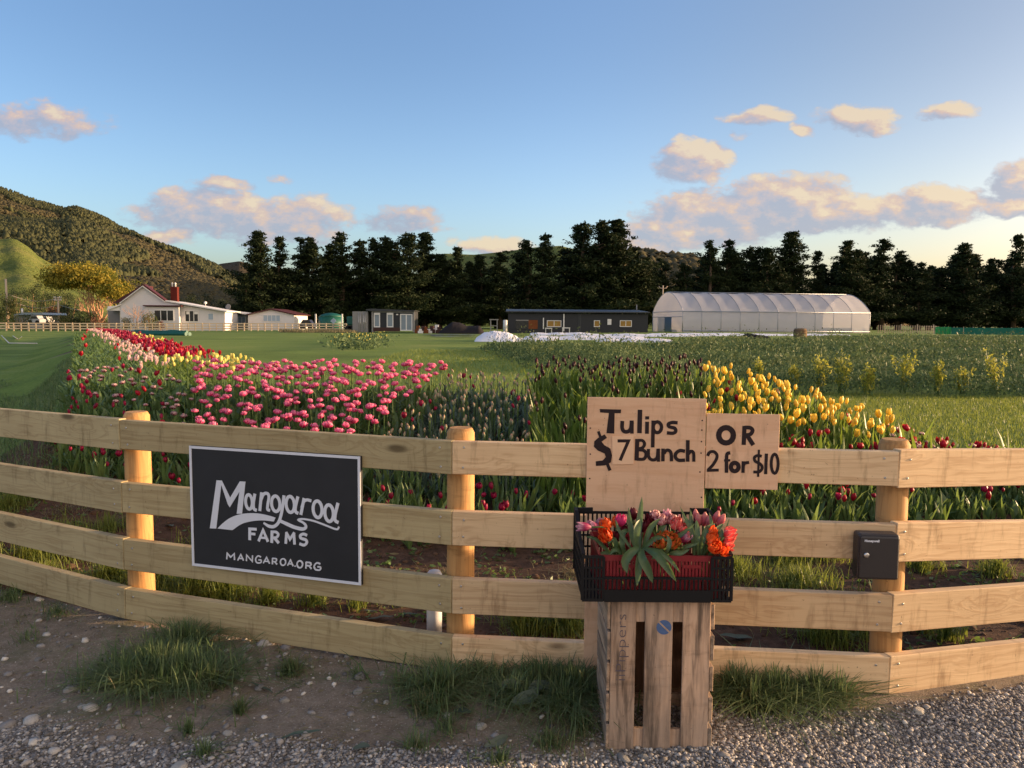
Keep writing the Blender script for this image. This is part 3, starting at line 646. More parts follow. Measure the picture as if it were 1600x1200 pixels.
draw(fl, Z2, [
 ('p', [(316,371),(354,373),(314,719),(268,717)], 0), ('p', [(340,373),(354,372),(420,508),(412,566),(398,545)], 0), ('p', [(484,379),(525,381),(412,566),(400,520)], 0), ('p', [(490,381),(525,381),(500,612),(462,612)], 0),
 ('e', (550,527,24,52,-.06), 20), ('s', [(593,468),(583,530),(585,575),(606,588)], 20),
 ('l', [(641,458),(628,592)], 20), ('s', [(634,520),(655,472),(682,466),(694,490),(686,545),(684,580),(702,588)], 19),
 ('e', (743,540,30,56,-.06), 20), ('s', [(803,480),(790,580),(768,665),(735,702),(695,702),(655,678)], [20,20,20,20,20,20,20,20,20,20,20,20,20,20,20,20,20,18,16,14,12]),
 ('e', (848,545,30,58,-.06), 20), ('s', [(903,488),(886,560),(886,596),(906,610)], 20),
 ('l', [(948,500),(924,620)], 20), ('s', [(930,570),(946,525),(970,512),(1000,520)], 18),
 ('e', (1045,580,32,60,-.06), 20), ('e', (1128,608,31,60,-.06), 20), ('s', [(1192,534),(1172,620),(1172,660),(1196,676)], 20),
 ('p', smooth_path([(324,718),(360,682),(410,645),(470,620),(540,609),(610,610),(680,622),(742,640)]) + smooth_path([(730,668),(660,660),(600,662),(540,672),(490,690),(432,730)]), 0),
 ('s', [(772,662),(820,684),(880,710),(940,722),(962,704),(944,678),(906,656),(940,650),(1010,662),(1090,690),(1180,724),(1200,706)], [20]*4 + [22]*8 + [20]*4 + [16]*4 + [14]*4 + [12]*4 + [11]*16 + [11]),
 # FARMS
 ('l', [(556,714),(556,802)], 19), ('l', [(547,721),(606,724)], 17), ('l', [(556,756),(596,759)], 16),
 ('l', [(620,810),(652,730),(688,814)], 18), ('l', [(634,784),(674,787)], 14),
 ('l', [(717,734),(715,822)], 19), ('s', [(712,742),(748,745),(762,764),(746,784),(714,784)], 16), ('l', [(734,786),(766,824)], 18),
 ('l', [(816,828),(822,745)], 17), ('l', [(818,744),(846,796),(878,748)], 16), ('l', [(874,748),(880,834)], 17),
 ('s', [(970,768),(945,758),(922,768),(926,788),(960,800),(968,820),(948,838),(915,828)], 17),
 # address line
 ('l', [(391,940),(394,897),(419,925),(445,900),(447,945)], 9), ('l', [(470,948),(492,906),(512,950)], 8), ('l', [(479,933),(505,935)], 8),
 ('l', [(533,953),(534,910),(575,955),(577,912)], 8), ('s', [(638,924),(616,916),(599,938),(608,964),(636,964),(638,946),(620,945)], 8),
 ('l', [(655,968),(678,926),(700,972)], 8), ('l', [(664,954),(692,956)], 8), ('l', [(720,976),(721,932)], 8), ('s', [(719,933),(746,936),(750,948),(742,957),(720,957)], 8), ('l', [(738,958),(753,978)], 8),
 ('e', (797,960,19,24,0), 8), ('l', [(830,985),(850,945),(870,990)], 8), ('l', [(838,972),(864,974)], 8), ('p', [(880,985),(888,985),(888,994),(880,994)], 0),
 ('e', (918,976,20,25,0), 9), ('l', [(962,1006),(964,960)], 9), ('s', [(962,961),(992,965),(999,977),(990,986),(963,985)], 9), ('l', [(984,986),(1002,1009)], 9),
 ('s', [(1066,974),(1040,966),(1022,990),(1032,1014),(1064,1016),(1066,996),(1046,994)], 9)])
fl.done('lettering', M['white_paint'], board)

# ---- plywood price boards
d23, L23 = bay_dir(2); n23 = Vector((d23.y, -d23.x, 0)); n23 = n23 if n23.y < 0 else -n23
def ply_board(name, label, px0, px1, py0, py1, off, thick, yb=None):
    f = NODE[2][0] + n23*(off + thick)
    a = plane_hit(px0, py0, f, n23) - f; b = plane_hit(px1, (py0*2 + 0)/2, f, n23) - f; bot = (plane_hit(px0, py1, f, n23) - f).z
    root = thing(name, label, 'sign', tuple(f + d23*((a.dot(d23) + b.dot(d23))/2) + Vector((0, 0, bot))))
    X = Matrix((d23, -n23, Vector((0, 0, 1)))).transposed().to_4x4(); X.translation = f
    MB().box((a.dot(d23), 0, bot), (b.dot(d23), thick, (a.z + b.z)/2), X, bev=.001).build('board', M['ply'], root)
    return root, Flat(f, d23)
price, fp = ply_board('price_board', 'tall pale plywood board hand painted with the tulip bunch price', 918, 1104, 622, 1062, .003, .012)
Z4 = (3.333, 880, 600)
patch = Flat(fp.o, d23)
uvs = [patch.uv(880 + x/3.333, 600 + y/3.333) for x, y in ((255,272),(366,270),(367,416),(256,418))]
patch.put(uvs, .004); patch.done('number_patch', M['plyedge'], price)
draw(fp, Z4, [
 ('p', [(190,130),(302,133),(300,152),(268,152),(266,258),(225,256),(238,151),(192,148)], 0),
 ('s', [(308,192),(307,228),(318,247),(340,246),(353,228),(356,192)], 20), ('l', [(358,190),(358,258)], 19),
 ('l', [(400,134),(397,256)], 24), ('l', [(437,196),(436,259)], 20), ('p', [(427,168),(448,168),(447,184),(427,184)], 0),
 ('l', [(469,190),(466,330)], 19), ('e', (490,225,22,28,0), 18), ('s', [(596,202),(568,200),(548,208),(552,222),(580,230),(586,246),(572,256),(540,254)], 18),
 ('p', [(216,262),(228,280),(200,300),(214,318),(246,336),(254,372),(248,408),(216,424),(170,426),(170,402),(206,398),(222,380),(216,362),(180,346),(160,326),(162,298),(182,280)], 0), ('l', [(183,246),(196,282)], 14), ('l', [(228,412),(244,450)], 17)])
fs_ = Flat(fp.o + n23*.0030, d23); fs_.n = fp.n
draw(fs_, Z4, [('l', [(283,296),(340,296),(296,398)], 17)])
draw(fp, Z4, [
 ('l', [(386,286),(382,398)], 22), ('s', [(384,294),(412,294),(424,312),(412,332),(386,338)], 16), ('s', [(390,342),(420,346),(432,366),(420,390),(384,391)], 17),
 ('s', [(444,338),(444,374),(456,392),(476,394),(490,380),(494,338)], 17), ('l', [(495,336),(496,404)], 17),
 ('l', [(520,336),(519,402)], 18), ('s', [(524,362),(536,346),(552,346),(562,362),(564,402)], 17),
 ('s', [(634,350),(608,346),(588,360),(584,380),(600,396),(634,396)], 18), ('l', [(649,292),(648,404)], 19), ('s', [(652,364),(664,350),(676,354),(680,370),(680,404)], 16)])
# draw() on fp is closed by done
lo = fp.done('lettering', M['ink'], price); seven = fs_.done('lettering', M['ink'], price)
nail = MB()
for x, y in ((141,230),(141,365),(138,492),(724,190),(722,240),(720,300),(718,360),(712,458),(720,590)):
    u, v = fp.uv(880 + x/3.333, 600 + y/3.333); c = fp.o + fp.ex*u + Vector((0, 0, v))
    nm = link('nail', None, price) if False else None
    mm = MB(); mm.add([c + fp.n*.0008 + (fp.ex*math.cos(a) + fp.ez*math.sin(a))*.0035 for a in [i*math.pi/4 for i in range(8)]] + [c - fp.n*.002 + (fp.ex*math.cos(a) + fp.ez*math.sin(a))*.0035 for a in [i*math.pi/4 for i in range(8)]], [tuple(range(8))] + [(i, (i+1) % 8, 8 + (i+1) % 8, 8+i) for i in range(8)])
    mm.build('nail', M['ink'], price)
offer, fo = ply_board('offer_board', 'smaller plywood board beside the price board reading OR 2 for $10', 1104.6, 1219, 647, 763, .002, .010)
draw(fo, Z4, [
 ('e', (848,267,38,40,0), 28), ('l', [(944,218),(940,317)], 22), ('s', [(944,226),(974,228),(986,242),(974,262),(946,266)], 20), ('l', [(958,268),(990,318)], 22),
 ('s', [(752,374),(762,356),(784,352),(800,368),(798,390),(780,420),(754,448)], 16), ('l', [(748,450),(810,448)], 15),
 ('s', [(870,358),(856,362),(851,380),(850,462)], 18), ('l', [(838,398),(870,397)], 12), ('e', (893,432,20,22,0), 22), ('l', [(938,402),(936,462)], 17), ('s', [(938,424),(946,412),(968,408)], 16),
 ('s', [(1034,376),(1012,372),(996,382),(1000,402),(1026,416),(1036,436),(1022,456),(990,458)], 15), ('l', [(1019,342),(1015,483)], 11),
 ('l', [(1058,362),(1054,469)], 16), ('e', (1101,415,18,50,0), 15)])
fo.done('lettering', M['ink'], offer)

# ---- key safe on the post
f = NODE[2][0] + n23*.078
a = plane_hit(1344, 836, f, n23) - f; b = plane_hit(1403, 907, f, n23) - f; u0, u1, z1, z0 = a.dot(d23), b.dot(d23), a.z, b.z
X = Matrix((d23, -n23, Vector((0, 0, 1)))).transposed().to_4x4(); X.translation = f
kb = thing('key_safe', 'small black lockable key box screwed to a round fence post', 'key box', tuple(f + d23*((u0+u1)/2) + Vector((0, 0, z0))))
MB().box((u0 - .004, .004, z0 - .003), (u1 + .004, .076, z1 + .004), X, bev=.012).build('box_body', M['box_metal'], kb)
dr = MB().box((u0, -.004, z0 + .002), (u1, .010, z1 - .002), X, bev=.009).build('door', M['box_metal'], kb)
def text_mesh(body, size, bold=0.0, ext=.0004):
    cu = bpy.data.curves.new('t', 'FONT'); cu.body = body; cu.size = size; cu.offset = bold; cu.extrude = ext; cu.resolution_u = 3
    o = bpy.data.objects.new('t', cu); col.objects.link(o); dg = bpy.context.evaluated_depsgraph_get(); dg.update()
    me = bpy.data.meshes.new_from_object(o.evaluated_get(dg)); col.objects.unlink(o); bpy.data.objects.remove(o); return me
def place_text(name, body, size, origin, exv, upv, mat, parent, bold=0.0, width=None):
    me = text_mesh(body, size, bold); me.name = name
    xs_ = [v.co.x for v in me.vertices]; k = width/(max(xs_) - min(xs_)) if width else 1
    nv = exv.cross(upv)
    for v in me.vertices: v.co = origin + exv*((v.co.x - min(xs_))*k) + upv*v.co.y + nv*(v.co.z + .0006) - ORG[parent.name]
    me.materials.clear(); me.materials.append(mat); return link(name, me, parent)
tw = (plane_hit(1374, 845, f, n23) - plane_hit(1351, 845, f, n23)).length
place_text('lettering', 'Honeywell', .0135, plane_hit(1351, 846.5, f + n23*.0045, n23), d23, Vector((0, 0, 1)), M['white_paint'], kb, .0006, tw)
c = plane_hit(1353.5, 867, f + n23*.004, n23); Xk = X.copy(); Xk.translation = c
MB().lathe([(.0115, 0), (.0115, .006), (.009, .009), (.0035, .0095)], 20, Xk @ Matrix.Rotation(R(90), 4, 'X')).build('lock', M['steel'], kb)

# ---- wooden apple crate stood on end
cy0, cy1 = 2.87, 3.20
def X_(px, Y=cy0): return at(px, 1000, Y).x
def Z_(py, Y=cy0, px=1025): return at(px, py, Y).z
zb, zt = Z_(1176), Z_(936)
print('crate foot', zb, Hs(X_(1025), cy0), Hs(1.6, 3.3))
crate = thing('wooden_crate', 'weathered slatted apple crate standing on end as a stall table', 'crate', (X_(1025), (cy0 + cy1)/2, zb))
def pboard(name, lo, hi, mat, jig=.002):
    c = Vector(((lo[0]+hi[0])/2, (lo[1]+hi[1])/2, lo[2])); mb = MB().box(Vector(lo) - c, Vector(hi) - c, bev=.0015)
    o = link(name, mb.mesh(name, mat), crate, c - ORG[crate.name]); o.rotation_euler = (0, random.uniform(-jig, jig), random.uniform(-jig, jig)); return o
for p0, p1, dz in ((954, 993, 0), (1008, 1051, .004), (1067, 1110, .001)):
    plk = pboard('front_plank', (X_(p0), cy0, zb + dz), (X_(p1), cy0 + .012, zt - dz), M['crate'])
xl, xr = X_(954), X_(1110)
for zz0, zz1, nm in ((zt - .095, zt - .004, 'cleat'), (zb + .004, zb + .088, 'cleat')):
    pboard('cleat', (xl + .004, cy0 + .0135, zz0), (X_(1030) - .001, cy0 + .032, zz1), M['crate']); pboard('cleat', (X_(1030) + .001, cy0 + .0135, zz0), (xr - .004, cy0 + .032, zz1 - .002), M['crate'])
    pboard('cleat', (xl + .004, cy1 - .034, zz0), (xr - .004, cy1 - .015, zz1), M['crate'])
for p0, p1 in ((954, 1004), (1005, 1055), (1056, 1110)): pboard('back_plank', (X_(p0), cy1 - .013, zb), (X_(p1), cy1 - .001, zt), M['crate_shade'])
nS = 5; sh = (zt - zb)/nS
for i in range(nS):
    for side in (0, 1):
        wgap = .010 if side == 0 else .022
        x0, x1 = (xl - .013, xl - .001) if side == 0 else (xr + .001, xr + .015)
        pboard('side_slat', (x0, cy0 + .0 + .001*i, zb + i*sh + (.002 if i else .006)), (x1, cy1, zb + (i+1)*sh - wgap), M['crate_h'], .004)
pboard('corner_post', (xl + .003, cy0 + .034, zb + .005), (xl + .026, cy0 + .056, zt - .005), M['crate']); pboard('corner_post', (xr - .026, cy0 + .034, zb + .005), (xr - .003, cy0 + .056, zt - .005), M['crate'])
pboard('base_board', (xl + .03, cy0 + .060, zb + .012), (xr - .03, cy1 - .06, zb + .024), M['crate_shade'])
up = Vector((-1, 0, 0)); ex_ = Vector((0, 0, 1))
pw = Z_(962) - Z_(1065)
place_text('lettering', 'iiPippers', .056, Vector((X_(978), cy0 - .0014, Z_(1063))), ex_, up, M['greystamp'], crate, -.0012, pw)
cl = Vector((X_(1037), cy0 - .0008, Z_(980))); rr_ = .0285; mb = MB()
def disc_part(a0, a1, dx, dz): 
    pts = [cl + Vector((math.cos(a)*rr_ + dx, 0, math.sin(a)*rr_ + dz)) for a in np.linspace(a0, a1, 14)]; n = len(pts)
    mb.add(pts + [p + Vector((0, .0006, 0)) for p in pts], [tuple(range(n))] + [(i, (i+1) % n, n+(i+1) % n, n+i) for i in range(n)])
disc_part(R(-35), R(128), 0, 0); disc_part(R(140), R(312), 0, 0)
mb.build('round_stamp', M['bluestamp'], crate)

# ---- black display crate with a red liner tray
ky0, ky1 = 2.83, 3.21
kb0 = zt + .002
kx0, kx1 = at(914, 930, ky0).x, at(1143, 930, ky0).x
kx0 -= .010
zf = at(1140, 872, ky0).z; zbk = at(1025, 801, ky1).z; zbc = at(930, 793, ky1).z
black = thing('plastic_crate', 'black vented plastic crate of cut tulips on the wooden crate', 'crate', ((kx0+kx1)/2, (ky0+ky1)/2, kb0))
def barset(name, boxes, mat, par): 
    mb = MB()
    for lo, hi in boxes: mb.box(lo, hi)
    return mb.build(name, mat, par)
T_ = .006; flare = .012
def grid_wall(ax, pos, a0, a1, z0, z1, nv, nh, out):
    """lattice of bars: ax 'x' runs along x at y=pos, ax 'y' along y at x=pos"""
    B = []
    bx_ = (lambda a, b, zz0, zz1, t0=0, t1=T_: ((a, pos + t0, zz0), (b, pos + t1, zz1))) if ax == 'x' else (lambda a, b, zz0, zz1, t0=0, t1=T_: ((pos + t0, a, zz0), (pos + t1, b, zz1)))
    for i in range(nv + 1):
        a = a0 + (a1 - a0)*i/nv; wv = .0075 if 0 < i < nv else .011
        B.append(bx_(a - wv/2, a + wv/2, z0, z1, .001, T_ - .001))
    for k in range(nh + 1):
        z = z0 + (z1 - z0)*k/nh; hv = .007 if 0 < k < nh else .011
        B.append(bx_(a0, a1, z - hv/2, z + hv/2))
    return B
xc0, xc1 = at(943, 900, ky0).x, at(1113, 900, ky0).x
barset('front_wall', grid_wall('x', ky0, kx0, xc0, kb0 + .006, zf, 6, 4, 0) + grid_wall('x', ky0, xc1, kx1, kb0 + .006, zf, 5, 4, 0) + [((xc0 + .004, ky0 - .001, kb0), (xc1 - .004, ky0 + T_, kb0 + .046)), ((xc0 + .004, ky0 - .003, kb0 + .088), (xc1 - .004, ky0 + T_ + .001, kb0 + .096))] + [((xc0 + (xc1 - xc0)*i/24 - .0028, ky0 + .0005, kb0 + .046), (xc0 + (xc1 - xc0)*i/24 + .0028, ky0 + T_ - .0005, kb0 + .088)) for i in range(1, 24)], M['black_plastic'], black)
barset('back_wall', grid_wall('x', ky1 - T_, kx0, kx1, kb0 + .006, zbk, 30, 5, 0) + [((kx0 - .004, ky1 - .010, zbk + .001), (kx0 + .075, ky1 + .004, zbc)), ((kx1 - .075, ky1 - .010, zbk + .001), (kx1 + .004, ky1 + .004, zbc))], M['black_plastic'], black)
for sx, nm in ((kx0, 0), (kx1 - T_, 1)):
    mb = MB(); ym = ky0 + (ky1 - ky0)*.42
    for lo, hi in grid_wall('y', sx, ky0 + .007, ky1 - .012, kb0 + .006, zf, 12, 4, 0): mb.box(lo, hi)
    mb.prism([(ky0 + .007, zf + .0055), (ym, zf + .0055), (ky1 - .012, zbc - .03), (ky1 - .012, zbc), (ky1 - .05, zbc), (ym, zf + .03), (ky0 + .007, zf + .012)], 'x', (sx - .004, sx + T_ + .004))
    for q in range(5):
        yq = ym + .03 + (ky1 - .04 - ym)*q/5; zq = zf + .012 + (zbc - .035 - zf)*(yq - ym)/(ky1 - .012 - ym); mb.box((sx + .001, yq, zf + .004), (sx + T_ - .001, yq + .005, zq))
    mb.build('side_wall', M['black_plastic'], black)
barset('base', [((kx0 + .007, ky0 + .007, kb0 + .0005), (kx1 - .007, ky1 - .007, kb0 + .006))], M['black_plastic'], black)
tray = thing('plastic_tray', 'dark red slotted plastic tray nested inside the black crate', 'tray', ((xc0+xc1)/2, (ky0+ky1)/2, kb0 + .008))
ty0, ty1, tx0, tx1, tz0 = ky0 + .018, ky1 - .03, at(938, 880, ky0).x + .004, at(1125, 880, ky0).x - .004, kb0 + .012
tz1 = at(1025, 868, ty0).z
def slat_wall(ax, pos, a0, a1, n, top):
    B = []; bb = (lambda a, b, z0, z1, t0, t1: ((a, pos + t0, z0), (b, pos + t1, z1))) if ax == 'x' else (lambda a, b, z0, z1, t0, t1: ((pos + t0, a, z0), (pos + t1, b, z1)))
    for i in range(n + 1):
        a = a0 + (a1 - a0)*i/n; B.append(bb(a - .0043, a + .0043, tz0, top - .02, .001, .004))
    B += [bb(a0, a1, top - .021, top, -.004, .006), bb(a0, a1, tz0, tz0 + .012, 0, .005), bb(a0, a1, tz0 + .062, tz0 + .070, 0, .005)]
    return B
barset('front_wall', slat_wall('x', ty0, tx0, tx1, 34, tz1) + [((tx0 + .06, ty0 - .002, tz1 - .048), (tx0 + .13, ty0 + .0045, tz1 - .036)), ((tx1 - .13, ty0 - .002, tz1 - .048), (tx1 - .06, ty0 + .0045, tz1 - .036))], M['red_plastic'], tray)
barset('back_wall', slat_wall('x', ty1, tx0, tx1, 34, tz1), M['red_plastic'], tray)
barset('side_wall', slat_wall('y', tx0 - .005, ty0 + .008, ty1 - .004, 16, tz1), M['red_plastic'], tray); barset('side_wall', slat_wall('y', tx1, ty0 + .008, ty1 - .004, 16, tz1), M['red_plastic'], tray)
barset('base', [((tx0, ty0, tz0 - .004), (tx1, ty1, tz0))], M['red_plastic'], tray)

# ---- white plastic pipe behind the fence
p = at(678.5, 890, 3.72); rp = .041
pipe = thing('vent_pipe', 'white plastic pipe with domed cap beside a fence post', 'pipe', (p.x, 3.72, Hs(p.x, 3.72) - .02))
MB().lathe([(rp*.92, -.05), (rp*.92, p.z - .045)], 24, Matrix.Translation((p.x, 3.72, 0))).build('pipe', M['white_plastic'], pipe)
MB().lathe([(rp, p.z - .075), (rp*1.02, p.z - .04), (rp*.93, p.z - .022), (rp*.66, p.z - .006), (rp*.2, p.z)], 24, Matrix.Translation((p.x, 3.72, 0))).build('cap', M['white_plastic'], pipe)
# ------------------------------------------------------------------ buildings and yard
M['wall'] = paint('white_weatherboard', srgb(202, 198, 200), .7, .2, var=.06)
M['trim'] = paint('white_trim', (.68, .66, .64), .5, .3, var=.05)
M['roof'] = paint('dark_red_roof', srgb(72, 34, 36), .6, .3, var=.15)
M['glassd'] = paint('dark_window_glass', (.02, .022, .026), .12, .6, var=.1)
M['glassb'] = paint('bluish_window_glass', (.20, .25, .30), .12, .6, var=.1)
M['curtain'] = paint('drawn_blind', srgb(150, 165, 182), .6, .3, var=.1)
M['brick'] = paint('chimney_brick', srgb(84, 36, 30), .9, .1, var=.3, scale=8)
M['char'] = paint('charcoal_cladding', (.018, .020, .026), .55, .35, var=.15)
M['charroof'] = paint('charcoal_roof', (.03, .034, .042), .45, .4, var=.15)
M['grey'] = paint('grey_steel_cladding', srgb(128, 126, 124), .55, .35, var=.12)
M['brown'] = paint('brown_boards', srgb(70, 50, 46), .8, .2, var=.2)
M['teal'] = paint('green_tank_plastic', (.008, .085, .062), .5, .35, var=.15)
M['dirtpile'] = paint('black_soil', (.022, .020, .022), .95, .05, var=.35, bump=.6)
M['fleece'] = paint('white_frost_cloth', (.70, .70, .74), .85, .1, var=.12, scale=1.5, bump=.4, bscale=6)
M['sheet'] = paint('dark_weed_mat', (.05, .055, .068), .6, .3, var=.4, scale=.4)
M['orange'] = paint('orange_timber', srgb(112, 64, 36), .8, .2, var=.3)
M['yellowlight'] = paint('ochre_lit_pane', srgb(150, 118, 62), .7, .2, var=.25, scale=1)  # yellow light from inside put into the colour of the window panes
M['straw'] = paint('dry_straw', srgb(168, 140, 88), .95, .05, var=.3)
M['oldhay'] = paint('old_hay', (.16, .105, .062), .95, .05, var=.4, scale=6)
M['carp'] = paint('silver_car_paint', (.35, .36, .38), .3, .5, var=.05)
M['carb'] = paint('dark_blue_car_paint', (.03, .04, .08), .3, .5, var=.05)
M['tyre'] = paint('tyre_rubber', (.02, .02, .02), .8, .2)
M['polewood'] = paint('grey_pole_wood', srgb(178, 160, 140), .9, .1, var=.2)
M['farrail'] = paint('weathered_fence_wood', srgb(205, 182, 152), .85, .1, var=.2, scale=1)
def gp(px, py, Y): p = at(px, py, Y); p.z = Hs(p.x, Y); return p
FR = None
def atf(px, py, Y):
    if FR is None: return at(px, py, Y)
    O, ex, ey, Y0 = FR; p = plane_hit(px, py, O + ey*(Y - Y0), ey); return Vector(((p - O).dot(ex), Y, p.z))
_build = MB.build
def _fbuild(s, name, mat, parent=None):
    if FR is not None:
        O, ex, ey, Y0 = FR; s.v = [Vector((O.x + ex.x*v.x + ey.x*(v.y - Y0), O.y + ex.y*v.x + ey.y*(v.y - Y0), v.z)) for v in s.v]
    return _build(s, name, mat, parent)
MB.build = _fbuild
def rect(px0, px1, py0, py1, Y): a = atf(px0, py0, Y); b = atf(px1, py1, Y); return min(a.x, b.x), max(a.x, b.x), min(a.z, b.z), max(a.z, b.z)
def bx(px0, px1, py0, py1, Y, dep, mb=None, bev=0):
    x0, x1, z0, z1 = rect(px0, px1, py0, py1, Y); return (mb or MB()).box((x0, Y, z0), (x1, Y + dep, z1), bev=bev)
def window(par, px0, px1, py0, py1, Y, panes=1, mat='glassd', fr=.09, pane_h=None):
    """frame proud of the wall with its panes set in it"""
    x0, x1, z0, z1 = rect(px0, px1, py0, py1, Y); mb = MB(); d0, d1 = Y - .07, Y - .003
    mb.box((x0, d0, z1 - fr), (x1, d1, z1)); mb.box((x0, d0, z0), (x1, d1, z0 + fr))
    for i in range(panes + 1):
        xc = x0 + (x1 - x0 - fr)*i/panes; mb.box((xc, d0 + .004, z0 + fr + .002), (xc + fr, d1, z1 - fr - .002))
    w_ = mb.build('window', M['trim'], par); pm = MB()
    for i in range(panes):
        a = x0 + (x1 - x0 - fr)*i/panes + fr; b = x0 + (x1 - x0 - fr)*(i+1)/panes; pm.box((a + .003, Y - .03, z0 + fr + .003), (b - .003, Y - .004, z1 - fr - .003))
    pm.build('pane', M[mat], w_); return w_
def poly_wall(pts, Y, dep, mb=None): return (mb or MB()).prism([(atf(a, b, Y).x, atf(a, b, Y).z) for a, b in pts], 'y', (Y, Y + dep))
YH = 116.0
house = thing('farmhouse', 'white weatherboard farmhouse with steep gable and long lean-to wing', 'house', tuple(at(250, 519, YH)))
FR = (at(188, 519, 113), Vector((math.cos(R(8)), math.sin(R(8)), 0)), Vector((-math.sin(R(8)), math.cos(R(8)), 0)), YH)
poly_wall([(188, 523), (188, 471.5), (222.6, 446), (257, 471), (281, 476), (281, 523)], YH, 1.5).build('wall', M['wall'], house)
bx(191, 280, 478, 523, YH + 1.6, 5).build('wall', M['wall'], house)
poly_wall([(281.3, 523), (281.3, 476.5), (351.5, 487.5), (351.5, 523)], YH + .4, 9).build('lean_to_wall', M['wall'], house)
roof = poly_wall([(184.5, 472), (222.6, 444), (224.5, 444), (258, 469), (258, 471), (222.6, 446.2), (187.5, 473.4)], YH - .35, 1.6).build('roof', M['roof'], house)
poly_wall([(176.5, 473), (219, 446.6), (222.4, 445.2), (222.4, 474)], YH + 1.3, 5).build('main_roof', M['roof'], house)
poly_wall([(186.5, 473.0), (222.6, 446.3), (257.5, 471), (257.5, 472.2), (222.6, 447.8), (186.5, 474.6)], YH - .40, .04).build('barge_board', M['trim'], house)
poly_wall([(258, 469), (354, 485.6), (354, 487.4), (258, 471.0)], YH - .3, 10).build('lean_to_roof', M['trim'], house)
ch = bx(266.2, 277.2, 448, 474, YH + 4, 1.0).build('chimney', M['brick'], house)
for q in (269.5, 274): 
    p = atf(q, 448, YH + 4.5); MB().lathe([(.14, p.z - .1), (.12, p.z + .45), (.17, p.z + .5), (.05, p.z + .62)], 10, Matrix.Translation((p.x, YH + 4.5, 0))).build('chimney_pot', M['trim'], ch)
bx(223, 283, 476.6, 479, YH - 1.1, 1.2).build('bay_roof', M['roof'], house)
bx(225, 280.5, 479.4, 523, YH - .7, .69).build('bay_wall', M['wall'], house)
window(house, 240.5, 272, 484, 502, YH - .7, 3)
window(house, 288.5, 310.5, 485, 503, YH + .4, 3)
bx(291, 296, 486.5, 491, YH + .31, .05).build('blind', M['trim'], house); bx(303.5, 309, 486.5, 491, YH + .31, .05).build('blind', M['trim'], house)
window(house, 325, 334, 489.5, 500, YH + .4, 1, 'curtain', .05)
poly_wall([(166.5, 482.5), (188, 475), (188, 477), (166.5, 485)], YH - .2, 6).build('veranda_roof', M['trim'], house)
bx(187.7, 188, 478, 521, YH + 3, .1)
bx(168, 187.8, 484.5, 523, YH + 2.2, .1).build('veranda_wall', M['grey'], house)
bx(168, 187.8, 478.5, 485.5, YH + .05, .1).build('veranda_frieze', M['trim'], house)
for q in (168.2, 186.9): bx(q, q + 1.2, 485.6, 523, YH + .02, .12).build('veranda_post', M['trim'], house)
p = atf(321, 473, YH + 2); MB().lathe([(.05, p.z - 1.2), (.05, p.z - .2), (.22, p.z - .1), (.22, p.z + .1), (.05, p.z + .2)], 10, Matrix.Translation((p.x, YH + 2, 0))).build('flue', M['trim'], house)
FR = None
YH = 124
p = at(357, 480, YH + 1)
dish = thing('satellite_dish', 'grey satellite dish on the low roof beside the farmhouse wing', 'satellite dish', (p.x, YH + 1, p.z - .8))
MB().lathe([(.05, 0), (.32, .03), (.5, .10), (.5, .13), (.3, .06), (.05, .03)], 18, Matrix.Translation((p.x, YH + 1, p.z)) @ Euler((R(78), 0, R(-18))).to_matrix().to_4x4()).build('reflector', M['grey'], dish)
MB().tube([(p.x, YH + 1.1, p.z - .8), (p.x, YH + 1.1, p.z - .1)], .035, 6).build('mast', M['grey'], dish)
carport = thing('carport', 'low grey carport with white roof edge between house and garage', 'carport', tuple(gp(368, 518, YH + 2)))
poly_wall([(351.8, 485.8), (384, 489.5), (384, 491.2), (351.8, 487.5)], YH, 7).build('roof', M['trim'], carport)
bx(361.8, 386, 491.5, 523, YH + 3, .2).build('wall', M['grey'], carport); bx(352, 361, 493, 523, YH + 3.2, .2).build('doorway', M['glassd'], carport)
window(carport, 372, 384, 495, 506, YH + 3, 2, 'glassb', .05)
garage = thing('garage', 'white gabled garage with maroon roof edge and four pale panes', 'garage', tuple(at(423, 519, YH - 2)))
poly_wall([(387.5, 523), (387.5, 491.5), (422.5, 484.2), (459.5, 491.5), (459.5, 523)], YH - 2, 8).build('wall', M['wall'], garage)
poly_wall([(384, 491), (422.5, 482), (463, 491.4), (462, 492.6), (422.5, 484.1), (386, 492.2)], YH - 2.35, 9).build('roof', M['roof'], garage)
window(garage, 411, 438.2, 492, 502.4, YH - 2, 4, 'curtain', .06)
